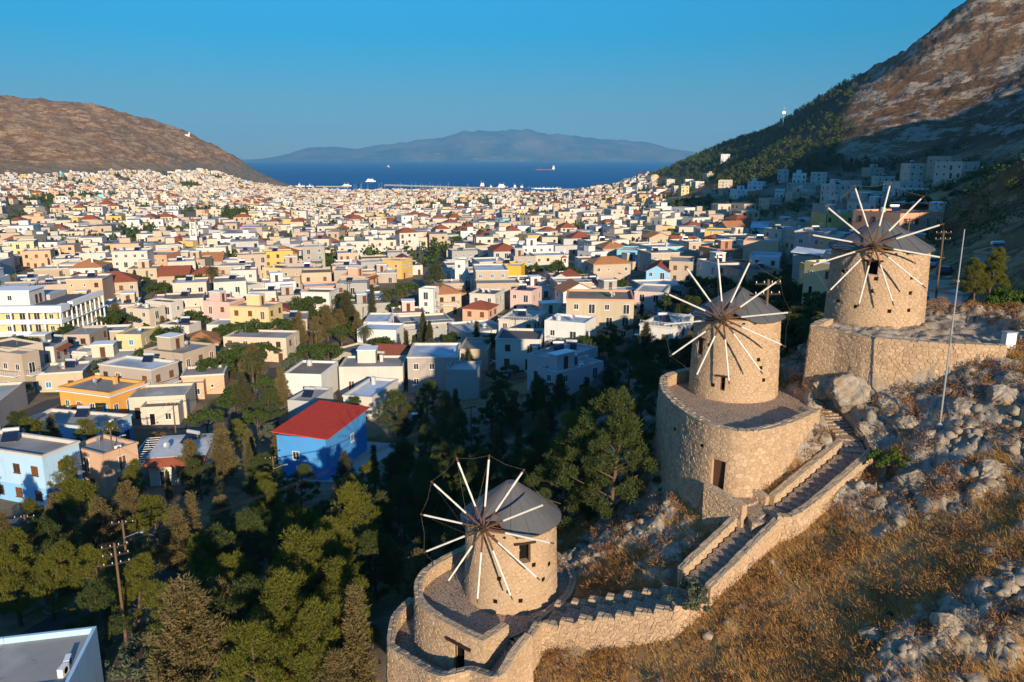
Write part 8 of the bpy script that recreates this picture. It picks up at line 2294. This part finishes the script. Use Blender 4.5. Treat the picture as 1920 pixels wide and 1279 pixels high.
ship(984, 354, 44, 0.0, 'ship blue', 'dark work boat with tall mast at the mole end', 0.5, 2)
def fishing(u, v, L, label):
    p = seap(u, v); ship(u, v, L, random.Random(int(u)).uniform(-0.4, 0.4), 'ship white', label, 0.4, 1, True, 'fishing_boat', 0.12)
for i, (u, t) in enumerate([(1006, 'first of the white fishing boats, next to the work boat'), (1014, 'second fishing boat with twin gallows'), (1021, 'third fishing boat, slightly larger'), (1030, 'fourth fishing boat in the middle of the row'), (1038, 'fifth fishing boat near the quay'), (1046, 'last white fishing boat, against the pale quay')]): fishing(u, 354.5, 16 + 3 * (i % 3), t)
ORD = 'first second third fourth fifth sixth seventh eighth ninth tenth eleventh twelfth thirteenth fourteenth fifteenth sixteenth seventeenth eighteenth nineteenth twentieth twenty-first twenty-second twenty-third last'.split()
def sailboats():
    rg = random.Random(2); us = [647, 652, 664, 668, 676, 678, 690, 711, 716, 722, 741, 747, 752, 772, 780, 789, 793, 799, 806, 811, 821, 826, 837, 841]
    for i, u in enumerate(us):
        p = seap(u, rg.uniform(354.5, 356.2)); h = rg.uniform(13, 24); L = h * 0.75
        t = ['slim mast of a moored yacht'] 
        root = thing('sailing_yacht', (p[0], p[1], 0), rg.uniform(1.2, 1.9), f'moored yacht, {ORD[i]} bare mast counted from the short white pier', 'yacht', 'yachts moored in the marina')
        b = MB(); vs = []
        for x, k in ((-0.5, 0.7), (0.1, 1), (0.5, 0.04)): vs += [(x * L, -L * 0.14 * k, 1.1), (x * L, L * 0.14 * k, 1.1), (x * L, 0, -0.4)]
        b.add(vs, [(0, 3, 4, 1), (3, 6, 7, 4), (0, 2, 5, 3), (3, 5, 8, 6), (1, 4, 5, 2), (4, 7, 8, 5), (0, 1, 2)]); b.build('hull', M['ship white'], root)
        b = MB(); b.tube((0, 0, 1), (0, 0, h), 0.22, 0.14, 4); b.tube((0, 0, 2.2), (-L * 0.42, 0, 2.4), 0.12, 0.1, 4); b.build('mast', M['ship white'], root)
sailboats()

# ------------------------------------------------------------------ landmarks on the hills
def hilltop():
    p = on_ground(352, 256)
    root = thing('hilltop_chapel', (p[0], p[1], p[2] - 1.0), 0.3, 'tiny white chapel with bell gable on the shoulder of the brown hill', 'church')
    b = MB(); b.box(-8, 6, -5, 5, -4, 7); b.build('nave', WALL['chalk white'], root)
    b = MB(); b.box(3, 7, -2.5, 2.5, 7, 13); b.build('bell_gable', WALL['chalk white'], root)
    b = MB(); b.box(-30, -10, -3, 3, -5, 1.5); b.build('forecourt_wall', WALL['white'], root)
    p = on_ground(1604, 160)
    root = thing('domed_shrine', (p[0], p[1], p[2]), 0, 'small round shrine with red dome on the rocky ridge line', 'church')
    b = MB(); b.lathe([(4.2, -3), (4.2, 3.4), (3.9, 3.5)], 16); b.build('drum', WALL['cream'], root)
    b = MB(); b.lathe([(4.5, 3.5), (4.2, 5.0), (3.1, 6.6), (1.5, 7.6), (0.1, 7.9)], 16); b.build('dome', ROOF['tile'], root)
    p = on_ground(1468, 234)
    root = thing('radio_mast', (p[0], p[1], p[2]), 0, 'thin radio mast rising from the wooded ridge', 'mast')
    b = MB(); b.tube((0, 0, -1), (0, 0, 24), 0.8, 0.5, 6); b.build('shaft', M['metal'], root)
    b = MB(); b.box(-2.2, 2.2, -1, 1, 15, 18); b.build('antenna_drum', M['metal'], root)
hilltop()
